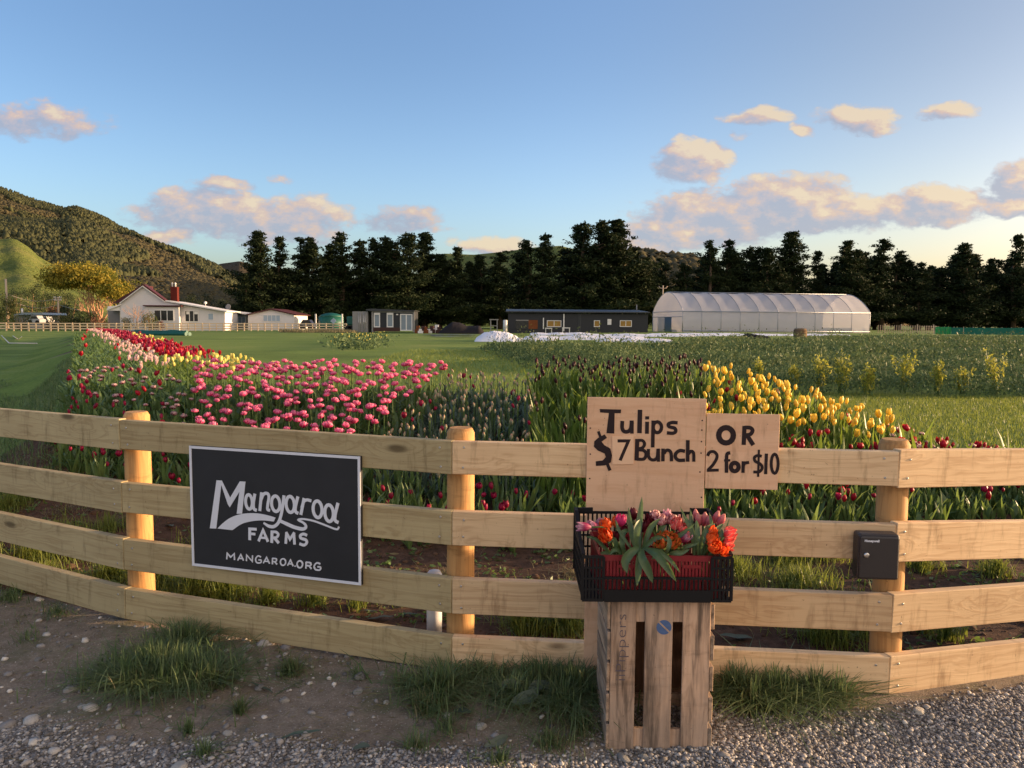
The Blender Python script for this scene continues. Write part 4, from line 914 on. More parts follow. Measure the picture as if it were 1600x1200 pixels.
# far fence: stretches of rail fence with pale posts
def farfence(pts, npost, nr=3, label=None, hgt=1.15, fw=.14):
    t_ = thing('rail_fence', label, 'fence', tuple(pts[0]))
    segs = [(pts[i+1] - pts[i]).length for i in range(len(pts)-1)]; tot = sum(segs)
    def pos(s):
        for i, L in enumerate(segs):
            if s <= L or i == len(segs)-1: return pts[i] + (pts[i+1] - pts[i])*(s/L)
            s -= L
    for i in range(npost):
        p = pos(tot*i/(npost-1)); big = i % 3 == 0; w_ = fw*(1.0 if big else .6)
        MB().box((p.x - w_/2, p.y - .1, p.z - .2), (p.x + w_/2, p.y + .06, p.z + hgt*(1.0 if big else .93)), bev=.01).build('post', M['farrail'], t_)
    for k in range(nr):
        for i in range(len(pts)-1):
            a, b = pts[i], pts[i+1]; z = hgt*(.30 + .62*k/(nr-1)); mb = MB(); d = (b - a).normalized(); n_ = Vector((-d.y, d.x, 0))
            q = [a + n_*-.03, b + n_*-.03, b + n_*.02, a + n_*.02]; mb.add([v + Vector((0, 0, z - .075)) for v in q] + [v + Vector((0, 0, z + .075)) for v in q], [(0,3,2,1),(4,5,6,7),(0,1,5,4),(1,2,6,5),(2,3,7,6),(3,0,4,7)]); mb.build('rail', M['farrail'], t_)
farfence([gp(-60, 519, 103), gp(165, 519, 105), gp(350, 518, 107), gp(552, 518, 108)], 56, 3, 'pale post and rail fence along the far paddock edge before the farmhouse', 1.12)
# tank, posts, sign, vehicle
p = at(514, 507, 122); tk = thing('water_tank', 'dark green domed water tank behind the far rail fence', 'tank', (p.x, 122, Hs(p.x, 122)))
z0, z1, r = Hs(p.x, 122), at(514, 494.5, 122).z, (at(533, 500, 122) - at(495, 500, 122)).length/2
MB().lathe([(r*1.02, z0 - .1), (r*1.02, z1 - .05)], 32, Matrix.Translation((p.x, 123.5, 0))).build('tank_wall', M['teal'], tk)
MB().lathe([(r*1.03, z1 - .04), (r*.8, z1 + .28), (r*.45, z1 + .5), (r*.15, z1 + .58), (.05, z1 + .6)], 32, Matrix.Translation((p.x, 123.5, 0))).build('dome', M['teal'], tk)
for q in (493, 534.3):
    a = at(q, 490.5, 121); tag(MB().box((a.x - .1, 121, Hs(a.x, 121) - .1), (a.x + .1, 121.2, a.z), bev=.01).build('gate_post', M['trim']), 'white square gate post standing beside the green water tank', 'post', 'white posts beside the tank')
a = at(521, 501.5, 107.6); sg = thing('warning_sign', 'small pale diamond sign on the far rail fence before the tank', 'sign', (a.x, 107.6, a.z - .5))
MB().prism([(a.x - .42, a.z), (a.x, a.z - .42), (a.x + .42, a.z), (a.x, a.z + .42)], 'y', (107.55, 107.6)).build('panel', M['curtain'], sg)
MB().box((a.x - .05, 107.62, a.z - 1.3), (a.x + .05, 107.7, a.z + .1)).build('post', M['grey'], sg)
def car(px0, px1, pyb, pyt, Y, mat, label):
    x0, x1, z0, z1 = rect(px0, px1, pyt, pyb, Y); L = x1 - x0; h = max(1.35, z1 - z0); z0 = z1 - h; t_ = thing('parked_car', label, 'car', ((x0+x1)/2, Y, z0))
    body = MB().prism([(x0, z0 + .25), (x1, z0 + .25), (x1, z0 + .62), (x1 - L*.02, z0 + .78), (x0 + L*.98, z0 + .8), (x0 + L*.02, z0 + .78), (x0, z0 + .6)], 'y', (Y, Y + 1.7)).build('body', mat, t_)
    MB().prism([(x0 + L*.12, z0 + .8), (x0 + L*.88, z0 + .8), (x0 + L*.72, z0 + h), (x0 + L*.28, z0 + h)], 'y', (Y + .1, Y + 1.6)).build('cabin', mat, t_)
    MB().prism([(x0 + L*.17, z0 + .84), (x0 + L*.83, z0 + .84), (x0 + L*.70, z0 + h - .08), (x0 + L*.30, z0 + h - .08)], 'y', (Y + .08, Y + .099)).build('side_window', M['glassd'], t_)
    for q in (.2, .8):
        for yy_ in (Y - .02, Y + 1.55):
            MB().lathe([(.31, 0), (.31, .17)], 16, Matrix.Translation((x0 + L*q, yy_ + .17, z0 + .31)) @ Matrix.Rotation(R(90), 4, 'X')).build('wheel', M['tyre'], t_)
car(466, 490, 508, 499.5, 116, M['carb'], 'dark blue car parked between the garage and the green tank')
car(43, 62, 506, 493, 124, M['carp'], 'silver car parked by the sheds behind the pale fence')
car(62, 76, 506, 494.5, 127, M['trim'], 'white car parked at the end of the blue roofed shed')
shed = thing('low_shed', 'low shed with long pale blue roof behind the garden shrubs', 'shed', tuple(at(45, 512, 135)))
poly_wall([(20, 492), (30, 488.5), (66, 488.5), (68, 492)], 132, 7).build('roof', M['glassb'], shed); bx(22, 66, 492.2, 516, 133, 5).build('wall', M['grey'], shed)
p = at(34.5, 482, 134); MB().lathe([(.16, p.z - .9), (.16, p.z)], 10, Matrix.Translation((p.x, 134, 0))).build('flue', M['trim'], shed)
# poles and wires
def pole(px, pyt, pyb, Y, r, lean, label, arms=()):
    a, b = at(px, pyt, Y), at(px + lean, pyb, Y); z = Hs(b.x, Y); t_ = thing('utility_pole', label, 'pole', (b.x, Y, z))
    MB().tube([(b.x, Y, z - .3), (a.x, Y, a.z)], [r*1.25, r], 10).build('shaft', M['polewood'], t_)
    for py, half in arms:
        c = at(px + .2, py, Y); MB().box((c.x - half, Y - r - .12, c.z - .06), (c.x + half, Y - r - .01, c.z + .06)).build('crossarm', M['polewood'], t_)
        for q in (-.9, -.45, .5, .92): MB().lathe([(.05, c.z + .06), (.09, c.z + .14), (.05, c.z + .26)], 8, Matrix.Translation((c.x + half*q, Y - r - .06, 0))).build('insulator', M['trim'], t_)
    return t_
pole(9, 436, 500, 122, .15, 3, 'tall pale wooden pole standing alone at the paddock edge')
pole(90.7, 464, 503, 150, .14, 1, 'short power pole with double crossarms near the spreading tree', ((465.5, .75), (469.5, .7)))
M['wire'] = paint('grey_cable', (.22, .2, .19), .6, .3)
for n_, (pa, pb, ya, yb, sag) in enumerate((((9, 458), (90, 465.5), 122, 150, .9), ((9, 465), (90, 476), 122, 150, 1.1), ((92, 476), (190, 488), 150, 118, .6), ((-80, 462), (9, 458), 120, 122, .6))):
    a, b = at(*pa, ya), at(*pb, yb); pts = [a.lerp(b, i/12) - Vector((0, 0, sag*4*(i/12)*(1 - i/12))) for i in range(13)]
    tag(MB().tube(pts, .035, 5).build('overhead_wire', M['wire']), ['upper overhead wire from the tall pole to the crossarm pole', 'lower sagging overhead wire between the two poles', 'overhead wire running from the crossarm pole to the house', 'overhead wire running from the tall pole out of view'][n_], 'wire')
# shipping container and cabin
YC = 97
ct = thing('storage_container', 'light grey storage container with ribbed doors beside the cabin', 'container', tuple(gp(563, 519, YC)))
bx(550.6, 575, 486.5, 521, YC, 5).build('body', M['grey'], ct)
x0, x1, z0, z1 = rect(557.5, 574, 488.5, 519, YC); mb = MB()
for i in range(2): mb.box((x0 + (x1-x0)*i/2 + .03, YC - .04, z0), (x0 + (x1-x0)*(i+1)/2 - .03, YC - .003, z1))
dd = mb.build('door', M['grey'], ct); mb = MB()
for q in (.2, .36, .64, .8): mb.tube([(x0 + (x1-x0)*q, YC - .07, z0), (x0 + (x1-x0)*q, YC - .07, z1)], .022, 6)
mb.build('lock_rod', M['steel'], dd)
tt_ = thing('green_trailer', 'green covered trailer partly hidden behind the grey container', 'trailer', tuple(gp(547, 519, YC + 4)))
bx(541.5, 552.5, 494.5, 508, YC + 4, 3, bev=.15).build('cover', M['teal'], tt_); bx(541, 552.5, 508.3, 513, YC + 4, 3).build('chassis', M['char'], tt_)
for q in (544, 549): p = at(q, 517, YC + 4); MB().lathe([(.42, 0), (.42, .2)], 14, Matrix.Translation((p.x, YC + 4.0, Hs(p.x, YC) + .40)) @ Matrix.Rotation(R(90), 4, 'X')).build('wheel', M['tyre'], tt_)
cb_ = thing('portable_cabin', 'portable cabin with tall windows, dark panels and white sliding door', 'cabin', tuple(gp(614, 519, YC)))
bx(581, 647, 486.2, 516.5, YC + .1, 4).build('wall', M['char'], cb_)
poly_wall([(572, 483.2), (580, 482.2), (648, 485), (648, 486.1), (580, 486.1), (572, 485)], YC - .3, 5).build('roof', M['charroof'], cb_)
mb = MB(); bx(580.5, 583, 486.4, 519, YC - .05, .14, mb); bx(645, 648, 486.4, 519, YC - .05, .14, mb); bx(583.2, 644.8, 486.4, 488.5, YC - .05, .14, mb); mb.build('frame', M['grey'], cb_)
bx(583.2, 625, 511.5, 518, YC - .02, .1).build('skirting', M['brown'], cb_)
window(cb_, 584, 594, 488.6, 511.4, YC + .1, 1, 'glassb', .12); window(cb_, 604.3, 614.7, 488.6, 511.4, YC + .1, 1, 'glassb', .12)
for q in (584.3, 604.6): bx(q, q + 9.5, 489.4, 492, YC - .02, .04).build('blind', M['trim'], cb_)
bx(619, 622, 490.5, 492.3, YC, .09).build('wall_lamp', M['trim'], cb_)
dw = window(cb_, 625.2, 644.6, 490.5, 517, YC + .1, 2, 'glassb', .13)
# clutter yard
rq = np.random.default_rng(31)
for i in range(9):
    px = 652 + i*4.3 + rq.uniform(-1, 1); p = gp(px, 518, 92 + rq.uniform(0, 4)); h = rq.uniform(.5, 1.1); wd = rq.uniform(.25, .5)
    mat, nm = [('orange', 'orange'), ('trim', 'white'), ('brown', 'brown')][i % 3]
    mb = MB().box((p.x - wd, p.y, p.z - .05), (p.x + wd, p.y + .5, p.z + h*.55), bev=.03); mb.box((p.x - wd*.6, p.y + .05, p.z + h*.56), (p.x + wd*.5, p.y + .4, p.z + h), bev=.03)
    tag(mb.build('yard_crate', M[mat]), nm + ' boxes stacked in the cluttered yard beside the cabin', 'box', nm + ' boxes in the yard')
def heap(name, px0, px1, pyt, pyb, Y, dep, mat, label, cat, seed, prof=None, kind=None, n=(40, 14), rough=.12):
    x0, x1 = at(px0, pyb, Y).x, at(px1, pyb, Y).x; zt = at((px0+px1)/2, pyt, Y).z; r = np.random.default_rng(seed)
    u = np.linspace(0, 1, n[0]); v = np.linspace(-1, 1, n[1]); UU, VV = np.meshgrid(u, v)
    x = x0 + (x1-x0)*UU; y = Y + dep*VV; zb_ = H(x, y) - .06; hh = zt - Hs((x0+x1)/2, Y)
    pr = np.interp(UU, *zip(*(prof or [(0, 0), (.12, .7), (.3, 1), (.6, .8), (.9, .6), (1, 0)])))
    z = zb_ + hh*pr*np.sqrt(np.clip(1 - VV**2, 0, 1)) + r.normal(0, rough*hh*.35, UU.shape)*(pr > .05)*(abs(VV) < .95) + pnoise(x*1.3, y*1.3, seed)*hh*rough*(pr > .05)*(abs(VV) < .95)
    ix = np.arange(UU.size).reshape(UU.shape); q = np.stack([ix[:-1, :-1], ix[:-1, 1:], ix[1:, 1:], ix[1:, :-1]], -1).reshape(-1, 4)
    c = np.array([(x0+x1)/2, Y, Hs((x0+x1)/2, Y)]); o = link(name, mesh_np(name, np.stack([x, y, z], -1).reshape(-1, 3) - c, [q], M[mat], smooth=True), None, tuple(c)); tag(o, label, cat, kind=kind); return o
heap('soil_heap', 684, 757, 502.5, 519, 92, 3, 'dirtpile', 'long black heap of soil under dark netting beside the charcoal building', 'soil heap', 1, [(0, 0), (.14, .55), (.32, 1), (.5, .9), (.62, .68), (.9, .7), (1, .1)], rough=.03)
heap('compost_heap', 1156, 1200, 519, 527, 52, 1.2, 'dirtpile', 'small black heap at the edge of the crop before the tunnel house', 'heap', 2, rough=.08)
for k, (a, b, yy_, dp) in enumerate(((664, 742, 78, 2.2), (672, 742, 66, 1.2), (680, 748, 58, .9))):
    heap('weed_mat', a, b, 0, 520, yy_, dp, 'sheet', ['farthest dark sheet of weed mat laid on the grass', 'middle strip of dark weed mat laid on the grass', 'nearest strip of dark weed mat next to the white cloth'][k], 'ground sheet', 40+k, [(0, .0), (.5, .002), (1, 0)]) if False else None
    x0, x1 = at(a, 525, yy_).x, at(b, 525, yy_).x; uu = np.linspace(x0, x1, 40); vv = np.linspace(yy_ - dp, yy_ + dp, 6); UU, VV = np.meshgrid(uu, vv)
    zz = H(UU, VV) + .05 + .03*np.abs(pnoise(UU*1.5, VV*1.5, 60+k)); ix = np.arange(UU.size).reshape(UU.shape); q = np.stack([ix[:-1, :-1], ix[:-1, 1:], ix[1:, 1:], ix[1:, :-1]], -1).reshape(-1, 4)
    c = np.array([(x0+x1)/2, yy_, Hs((x0+x1)/2, yy_)])
    tag(link('weed_mat', mesh_np('weed_mat', np.stack([UU, VV, zz], -1).reshape(-1, 3) - c, [q], M['sheet'], smooth=True), None, tuple(c)), ['farthest dark sheet of weed mat laid on the grass', 'middle strip of dark weed mat laid on the grass', 'nearest strip of dark weed mat next to the white cloth'][k], 'ground sheet')
FP = [(0, 0), (.03, .75), (.15, .9), (.3, .75), (.45, .95), (.6, .8), (.8, .9), (.96, .7), (1, 0)]
heap('frost_cloth', 742, 813, 516.5, 530, 42, 2.2, 'fleece', 'bulky white heap of frost cloth at the corner of the crop', 'frost cloth', 3, [(0, 0), (.05, .5), (.2, .85), (.4, 1), (.7, .95), (.92, .6), (1, 0)], rough=.07, n=(60, 18))
for k, (a, b, tt, yy_, dp) in enumerate(((815, 1012, 522, 50, 2.4), (826, 925, 518, 80, 1.2), (890, 1085, 519.5, 68, 1.6), (1010, 1160, 519, 80, 1.0), (1060, 1330, 520, 72, 2.2), (800, 870, 525, 41, 1.0), (930, 1050, 525.5, 42, 1.2))):
    heap('frost_cloth', a, b, tt, 530, yy_, dp, 'fleece', 'white frost cloth ' + ['stretched over the long bed nearest the bulky heap', 'strip lying closest to the charcoal building windows', 'row bridging the charcoal building and the tunnel house', 'row under the open end of the tunnel house', 'row along the long side of the tunnel house', 'short length just in front of the bulky heap', 'length crossing in front of the tunnel house corner'][k], 'frost cloth', 10+k, FP, rough=.05, n=(90, 12))
# charcoal building
YB = 99
cbd = thing('charcoal_building', 'long low charcoal clad building with lit openings under the conifers', 'building', tuple(gp(900, 520, YB)))
bx(794, 1012, 489.5, 523, YB, 8).build('wall', M['char'], cbd)
mb = MB(); a0, a1, b0, b1 = at(782, 486.5, YB + 8), at(1012, 490.5, YB + 8), at(794, 488.0, YB - .5), at(1014, 489.6, YB - .5)
zr = at(900, 485.2, YB + 8).z; zf_ = at(900, 488.6, YB).z
mb.add([(b0.x - .3, YB - .5, zf_), (b1.x + .1, YB - .5, zf_), (b1.x + .1, YB + 9, zr), (b0.x - .3, YB + 9, zr)] + [(b0.x - .3, YB - .5, zf_ + .15), (b1.x + .1, YB - .5, zf_ + .15), (b1.x + .1, YB + 9, zr + .15), (b0.x - .3, YB + 9, zr + .15)], [(0,3,2,1),(4,5,6,7),(0,1,5,4),(1,2,6,5),(2,3,7,6),(3,0,4,7)]); mb.build('roof', M['charroof'], cbd)
op = bx(805.5, 840, 499.5, 514.5, YB - .06, .055).build('opening', M['glassd'], cbd)
bx(826, 840, 500, 514, YB - .09, .028).build('timber_stack', M['orange'], op); bx(806, 826, 499.6, 501.3, YB - .09, .028).build('lintel', M['grey'], op)
window(cbd, 854.5, 877, 500.5, 511, YB, 2, 'yellowlight', .08); window(cbd, 928, 937.2, 500.5, 511, YB, 1, 'yellowlight', .08); window(cbd, 968.5, 987, 500.5, 510.8, YB, 2, 'yellowlight', .08)
bx(949.3, 955.2, 498.5, 507.5, YB - .12, .11).build('notice_panel', M['trim'], cbd)
for q, y0_, y1_ in ((848.4, 496.5, 514), (880.3, 490.5, 517.5)): bx(q, q + 1.4, y0_, y1_, YB - .2, .12).build('downpipe', M['trim'], cbd)
bx(904, 905.2, 490, 521, YB - .05, .045).build('wall_joint', M['charroof'], cbd); bx(906.3, 907.5, 490, 521, YB - .05, .045).build('wall_joint', M['charroof'], cbd)
p = at(789.5, 500, 96); tag(MB().lathe([(.26, Hs(p.x, 96) - .05), (.26, p.z - .05), (.2, p.z)], 18, Matrix.Translation((p.x, 96, 0))).build('gas_cylinder', M['white_plastic']), 'tall pale grey cylinder standing at the corner of the charcoal building', 'cylinder')
for q0, q1, y0_ in ((852, 863, 512.3), (878.5, 891, 511.7)):
    x0, x1, _, z1 = rect(q0, q1, y0_, 517, 96); z0 = Hs((x0+x1)/2, 96); t_ = thing('work_table', 'white work table outside the charcoal building ' + ('under the wide window' if q0 < 860 else 'at the foot of the downpipe'), 'table', ((x0+x1)/2, 96, z0))
    MB().box((x0, 96, z1 - .1), (x1, 96.7, z1)).build('tabletop', M['trim'], t_)
    for xx in (x0 + .04, x1 - .1):
        for yy_ in (96.03, 96.6): MB().box((xx, yy_, z0 - .05), (xx + .06, yy_ + .06, z1 - .102)).build('leg', M['trim'], t_)
p = at(995, 476, YB + 6); MB().lathe([(.07, p.z - 1.5), (.07, p.z)], 8, Matrix.Translation((p.x, YB + 6, 0))).build('flue', M['grey'], cbd)
# old grey frame beside soil heap
x0, x1, z0, z1 = rect(766, 777.5, 498.5, 516, 96); fm = MB(); zg = Hs(x0, 96)
for xx in (x0, x1 - .12): fm.box((xx, 96, zg - .05), (xx + .12, 96.12, z1 - .13))
fm.box((x0 - .1, 96, z1 - .12), (x1 + .1, 96.12, z1)); fm.box((x0 + .13, 96.02, (zg + z1)/2), (x1 - .13, 96.1, (zg + z1)/2 + .1))
tag(fm.build('trellis', M['grey']), 'bare grey timber frame standing between the soil heap and charcoal building', 'frame')
# tunnel house
m, t = newmat('tunnel_house_film'); tc = t.new('ShaderNodeTexCoord'); n = t.noise(tc.outputs['Object'], .7, 5, .6)
c = t.mix(n, (.60, .60, .67), (.74, .74, .80)); p_ = principled(t, c, .38, .45); tr = t.new('ShaderNodeBsdfTranslucent'); t.set(tr.inputs[0], (.68, .66, .66, 1)); ms = t.new('ShaderNodeMixShader'); ms.inputs[0].default_value = .5
t.set(ms.inputs[1], p_); t.set(ms.inputs[2], tr); tp = t.new('ShaderNodeBsdfTransparent'); m2 = t.new('ShaderNodeMixShader'); m2.inputs[0].default_value = .2; t.set(m2.inputs[1], ms); t.set(m2.inputs[2], tp); t.set(t.out.inputs[0], m2); M['film'] = m
M['tube'] = paint('galvanised_hoop', (.34, .36, .40), .45, .4, metal=.6)
A = gp(1066, 519, 100); th_ang = R(9.0); ex = Vector((math.cos(th_ang), math.sin(th_ang), 0)); ey = Vector((-math.sin(th_ang), math.cos(th_ang), 0))
Lx = 26.3; Wd = 11.4; He = 2.75; Hr = 5.35
TX = Matrix((ex, ey, Vector((0, 0, 1)))).transposed().to_4x4(); TX.translation = A - Vector((0, 0, .05))
tun = thing('tunnel_house', 'long translucent plastic tunnel house with pointed arch roof', 'greenhouse', tuple(A))
def arch(q):      # q 0..1 over the section; near side first
    pts = [(0, 0), (0, He*.5), (0, He)]
    for i in range(1, 9): a = i/9; pts.append((Wd/2*(a**1.02), He + (Hr - He)*(math.sin(a*math.pi/2)**.86)))
    pts.append((Wd/2, Hr)); full = pts + [(Wd - y, z) for y, z in reversed(pts[:-1])]; return full
sec = arch(0); nb = 10; pr_ = nb*6
V = []; mb = MB(); vs = []; 
for i in range(pr_ + 1):
    x = Lx*i/pr_; ph = (i % 6)/6; sag = .07*math.sin(math.pi*ph)
    for k, (y, z) in enumerate(sec):
        cy_, cz_ = Wd/2 - y, 2.4 - z; l_ = math.hypot(cy_, cz_) + 1e-6; f_ = sag if 2 < k < len(sec) - 3 else sag*.4; vs.append((x, y + cy_/l_*f_, z + cz_/l_*f_))
ns = len(sec); mb.add(vs, [(i*ns+k, i*ns+k+1, (i+1)*ns+k+1, (i+1)*ns+k) for i in range(pr_) for k in range(ns-1)], TX, True); mb.build('film_cover', M['film'], tun)
def endwall(x):
    mb = MB(); pts = [(x, y, z) for y, z in sec]; return mb.add(pts, [tuple(range(len(pts)))], TX)
endwall(Lx).build('end_wall', M['film'], tun)
mb = MB(); dy0, dy1, dz = Wd*.34, Wd*.80, 2.05
top = [(y, z) for y, z in sec if z >= He]
mb.add([(0, y, z) for y, z in [(0, dz)] + [p for p in sec if p[1] > dz] + [(Wd, dz)]], [tuple(range(len([p for p in sec if p[1] > dz]) + 2))], TX)
mb.add([(0, 0, 0), (0, dy0, 0), (0, dy0, dz), (0, 0, dz)], [(0, 1, 2, 3)], TX); mb.add([(0, dy1, 0), (0, Wd, 0), (0, Wd, dz), (0, dy1, dz)], [(0, 1, 2, 3)], TX)
mb.build('end_wall', M['film'], tun)
MB().box((.06, dy0 + .1, .1), (.1, dy0 + (dy1-dy0)*.52, dz - .05), TX).build('door', M['glassb'], tun)
for i in range(nb + 1):
    x = Lx*i/nb; pts = [TX @ Vector((x, y + (.03 if y < Wd/2 else -.03)*-1, z + .03)) for y, z in sec]
    MB().tube(pts, .05 if i in (0, nb) else .035, 6).build('hoop', M['tube'], tun)
for y, z, nm in ((-.05, He, 'eave_rail'), (Wd + .05, He, 'eave_rail'), (Wd/2, Hr + .06, 'ridge_rail'), (-.04, .25, 'base_rail'), (Wd + .04, .25, 'base_rail')):
    MB().tube([TX @ Vector((-.05, y, z)), TX @ Vector((Lx + .05, y, z))], .05, 6).build(nm, M['tube'], tun)
MB().tube([TX @ Vector((-.03, 0, He)), TX @ Vector((-.03, Wd, He))], .045, 6).build('end_rail', M['tube'], tun); MB().tube([TX @ Vector((-.03, 0, dz)), TX @ Vector((-.03, Wd, dz))], .045, 6).build('end_rail', M['tube'], tun)
for yy_ in (dy0, (dy0+dy1)/2, dy1): MB().tube([TX @ Vector((-.03, yy_, 0)), TX @ Vector((-.03, yy_, dz))], .04, 6).build('door_post', M['tube'], tun)
for i in range(3): MB().box((3 + i*8, 2, .0), (9 + i*8, 9, .7), TX).build('growing_bench', M['brown'], tun)
M['weathervane'] = M['polewood']
p = at(1036, 446, 112); t_ = thing('aerial_mast', 'wooden mast with curved crossarm rising behind the tunnel house', 'mast', (p.x, 112, Hs(p.x, 112)))
MB().tube([(p.x, 112, Hs(p.x, 112) - .2), (p.x, 112, p.z)], .08, 8).build('shaft', M['polewood'], t_)
MB().tube([(p.x - .6, 111.9, p.z - .1), (p.x - .5, 111.9, p.z - .35), (p.x, 111.9, p.z - .45), (p.x + .5, 111.9, p.z - .35), (p.x + .6, 111.9, p.z - .1)], .05, 6).build('crossarm', M['polewood'], t_)
# batten fence, netting, bale
t_ = thing('batten_fence', 'wire fence with closely spaced battens beyond the tunnel house', 'fence', tuple(gp(1416, 520, 106)))
for i in range(26):
    px = 1372 + i*3.6; p = gp(px, 518, 106); tall = i % 7 == 3; wd = .07 if tall else .03; h = 1.25 if tall else 1.1
    MB().box((p.x - wd, 105.97, p.z - .2), (p.x + wd, 106.03, p.z + h)).build('post' if tall else 'batten', M['polewood'], t_)
for k in range(4):
    a, b = gp(1370, 518, 106), gp(1466, 518, 106); MB().tube([a + Vector((0, -.05, .25 + .25*k)), b + Vector((0, -.05, .25 + .25*k))], .012, 4).build('wire', M['wire'], t_)
M['net_lit'] = leafmat('sunlit_green_netting', (.04, .30, .12), (.06, .36, .16), .45, .7, .1); M['net'] = leafmat('teal_netting', (.02, .15, .11), (.03, .19, .15), .4, .7, .1)  # first panel's sunlight put into its colour as a brighter green
t_ = thing('shade_netting', 'green shade netting fence edging the field under the conifers', 'netting', tuple(gp(1530, 520, 100)))
def netting(px0, px1, h, mat, nm):
    a, b = gp(px0, 518, 100), gp(px1, 518, 100); n = 24; vs = []; r = np.random.default_rng(int(px0))
    for i in range(n + 1):
        p = a.lerp(b, i/n); o_ = r.uniform(-.12, .12); vs += [(p.x, p.y + o_, p.z - .05), (p.x, p.y + o_*.5, p.z + h + r.uniform(-.06, .05)), (p.x, p.y + o_ + .02, p.z - .05), (p.x, p.y + o_*.5 + .02, p.z + h)]
    fs = []
    for i in range(n): fs += [(4*i, 4*i+1, 4*i+5, 4*i+4), (4*i+2, 4*i+6, 4*i+7, 4*i+3), (4*i+1, 4*i+3, 4*i+7, 4*i+5)]
    MB().add(vs, fs).build(nm, mat, t_)
netting(1461, 1486, .92, M['net_lit'], 'net_panel'); netting(1486.2, 1720, .86, M['net'], 'net_panel')
for i in range(14): p = gp(1461 + i*15, 518, 100); MB().box((p.x - .03, 100.06, p.z - .1), (p.x + .03, 100.12, p.z + .98)).build('stake', M['polewood'], t_)
p = gp(1250, 527, 52); bl = thing('hay_bale', 'weathered brown round bale at the far edge of the crop', 'bale', (p.x, 52, p.z))
mb = MB(); mb.lathe([(.36, 0), (.42, .12), (.44, .38), (.42, .64), (.36, .76), (.1, .78)], 20, Matrix.Translation((p.x, 52, p.z - .02))); mb.build('bale', M['oldhay'], bl)
mb = MB()
for q in (.2, .4, .58): mb.lathe([(.442, p.z + q), (.455, p.z + q + .012), (.442, p.z + q + .024)], 20, Matrix.Translation((p.x, 52, 0)), caps=False)
mb.build('twine', M['brown'], bl)
# rolled green cover, white irrigation frame, straw strip
a, b = gp(172, 523, 62), gp(291, 524, 60)
pts = [a.lerp(b, i/14) + Vector((0, rq.uniform(-.08, .08), .12 + rq.uniform(-.02, .02))) for i in range(15)]
mb = MB().tube(pts, [.16 + rq.uniform(-.03, .04) for _ in pts], 10); mb.tube([q + Vector((.1, .45, -.02)) for q in pts], [.15 + rq.uniform(-.03, .03) for _ in pts], 10); mb.tube([q + Vector((0, .2, .16)) for q in pts[2:]], [.14 + rq.uniform(-.03, .03) for _ in pts[2:]], 10)
tag(mb.build('rolled_cover', M['teal']), 'long dark green ground cover rolled up on the grass near the tulips', 'ground cover')
pz = [gp(2, 521, 70), gp(14, 531, 50), gp(58, 531, 50), gp(20, 522, 68), gp(28, 527, 58), gp(34, 523, 66)]
mb = MB().tube([v + Vector((0, 0, .06)) for v in pz[:3]], .03, 6); mb.tube([v + Vector((0, 0, .06)) for v in pz[3:]], .03, 6)
tag(mb.build('irrigation_pipe', M['white_plastic']), 'white pipes lying in zigzag on the grass by the paddock fence', 'pipe')
# -------- garden trees and shrubs
def branches(r, base, n0, depth, L0, spread, up, rad, minr=.012):
    segs_ = []; tips = []
    def grow(p, d, L, rd, lev):
        pts = [p]; dd = d.copy(); cur = p.copy()
        for k in range(3):
            dd = (dd + Vector((r.normal(0, .16), r.normal(0, .16), r.normal(.03, .10)))).normalized(); cur = cur + dd*L/3; pts.append(cur.copy())
        segs_.append((pts, [rd, rd*.88, rd*.76, rd*.64]))
        if lev == 0: tips.append((cur, dd)); return
        for k in range(int(r.integers(2, 4))):
            a = dd.orthogonal().normalized(); a = Matrix.Rotation(r.uniform(0, 6.28), 3, dd) @ a
            grow(pts[-1] if k < 2 else pts[2], (dd + a*r.uniform(.35, .8)*spread + Vector((0, 0, up))).normalized(), L*r.uniform(.62, .88), max(minr, rd*.6), lev-1)
    for i in range(n0):
        az = 6.28*i/n0 + r.uniform(-.5, .5); grow(base + Vector((math.cos(az)*.15, math.sin(az)*.15, 0)), Vector((math.cos(az)*.45*spread, math.sin(az)*.45*spread, 1)).normalized(), L0*r.uniform(.8, 1.15), rad, depth)
    return segs_, tips
M['pale_bark'] = paint('pale_bark', srgb(176, 138, 110), .9, .1, var=.25, scale=2)
M['gold_leaf'] = leafmat('golden_green_leaves', (.10, .125, .020), (.36, .28, .040), .45, .6, .2)
M['shrub_leaf'] = leafmat('garden_shrub_leaves', (.045, .07, .018), (.13, .12, .03), .3, .6, .2)
M['dark_leaf'] = leafmat('dark_shrub_leaves', (.018, .032, .012), (.04, .05, .018), .25, .6, .2)
M['red_leaf'] = leafmat('reddish_shrub_leaves', (.10, .035, .02), (.16, .06, .03), .3, .6, .2)
FR = None
r = np.random.default_rng(77); p = gp(150, 519, 122); gt = thing('spreading_tree', 'broad spreading tree with golden crown and pale branching stems', 'tree', tuple(p))
sg_, tips = branches(r, p + Vector((0, 0, -.2)), 5, 4, 2.35, .85, .10, .24, .03); mb = MB()
for pts, rd in sg_: mb.tube(pts, rd, 6, caps=False)
mb.build('trunk', M['pale_bark'], gt)
ptsl = np.array([list(t_[0]) for t_ in tips]); cen = np.array([p.x, 122, 0]); keep = ptsl[:, 2] > 4.2; ptsl = ptsl[keep]
print('tree extents', ptsl.min(0) - [p.x, 122, p.z], ptsl.max(0) - [p.x, 122, p.z], len(ptsl))
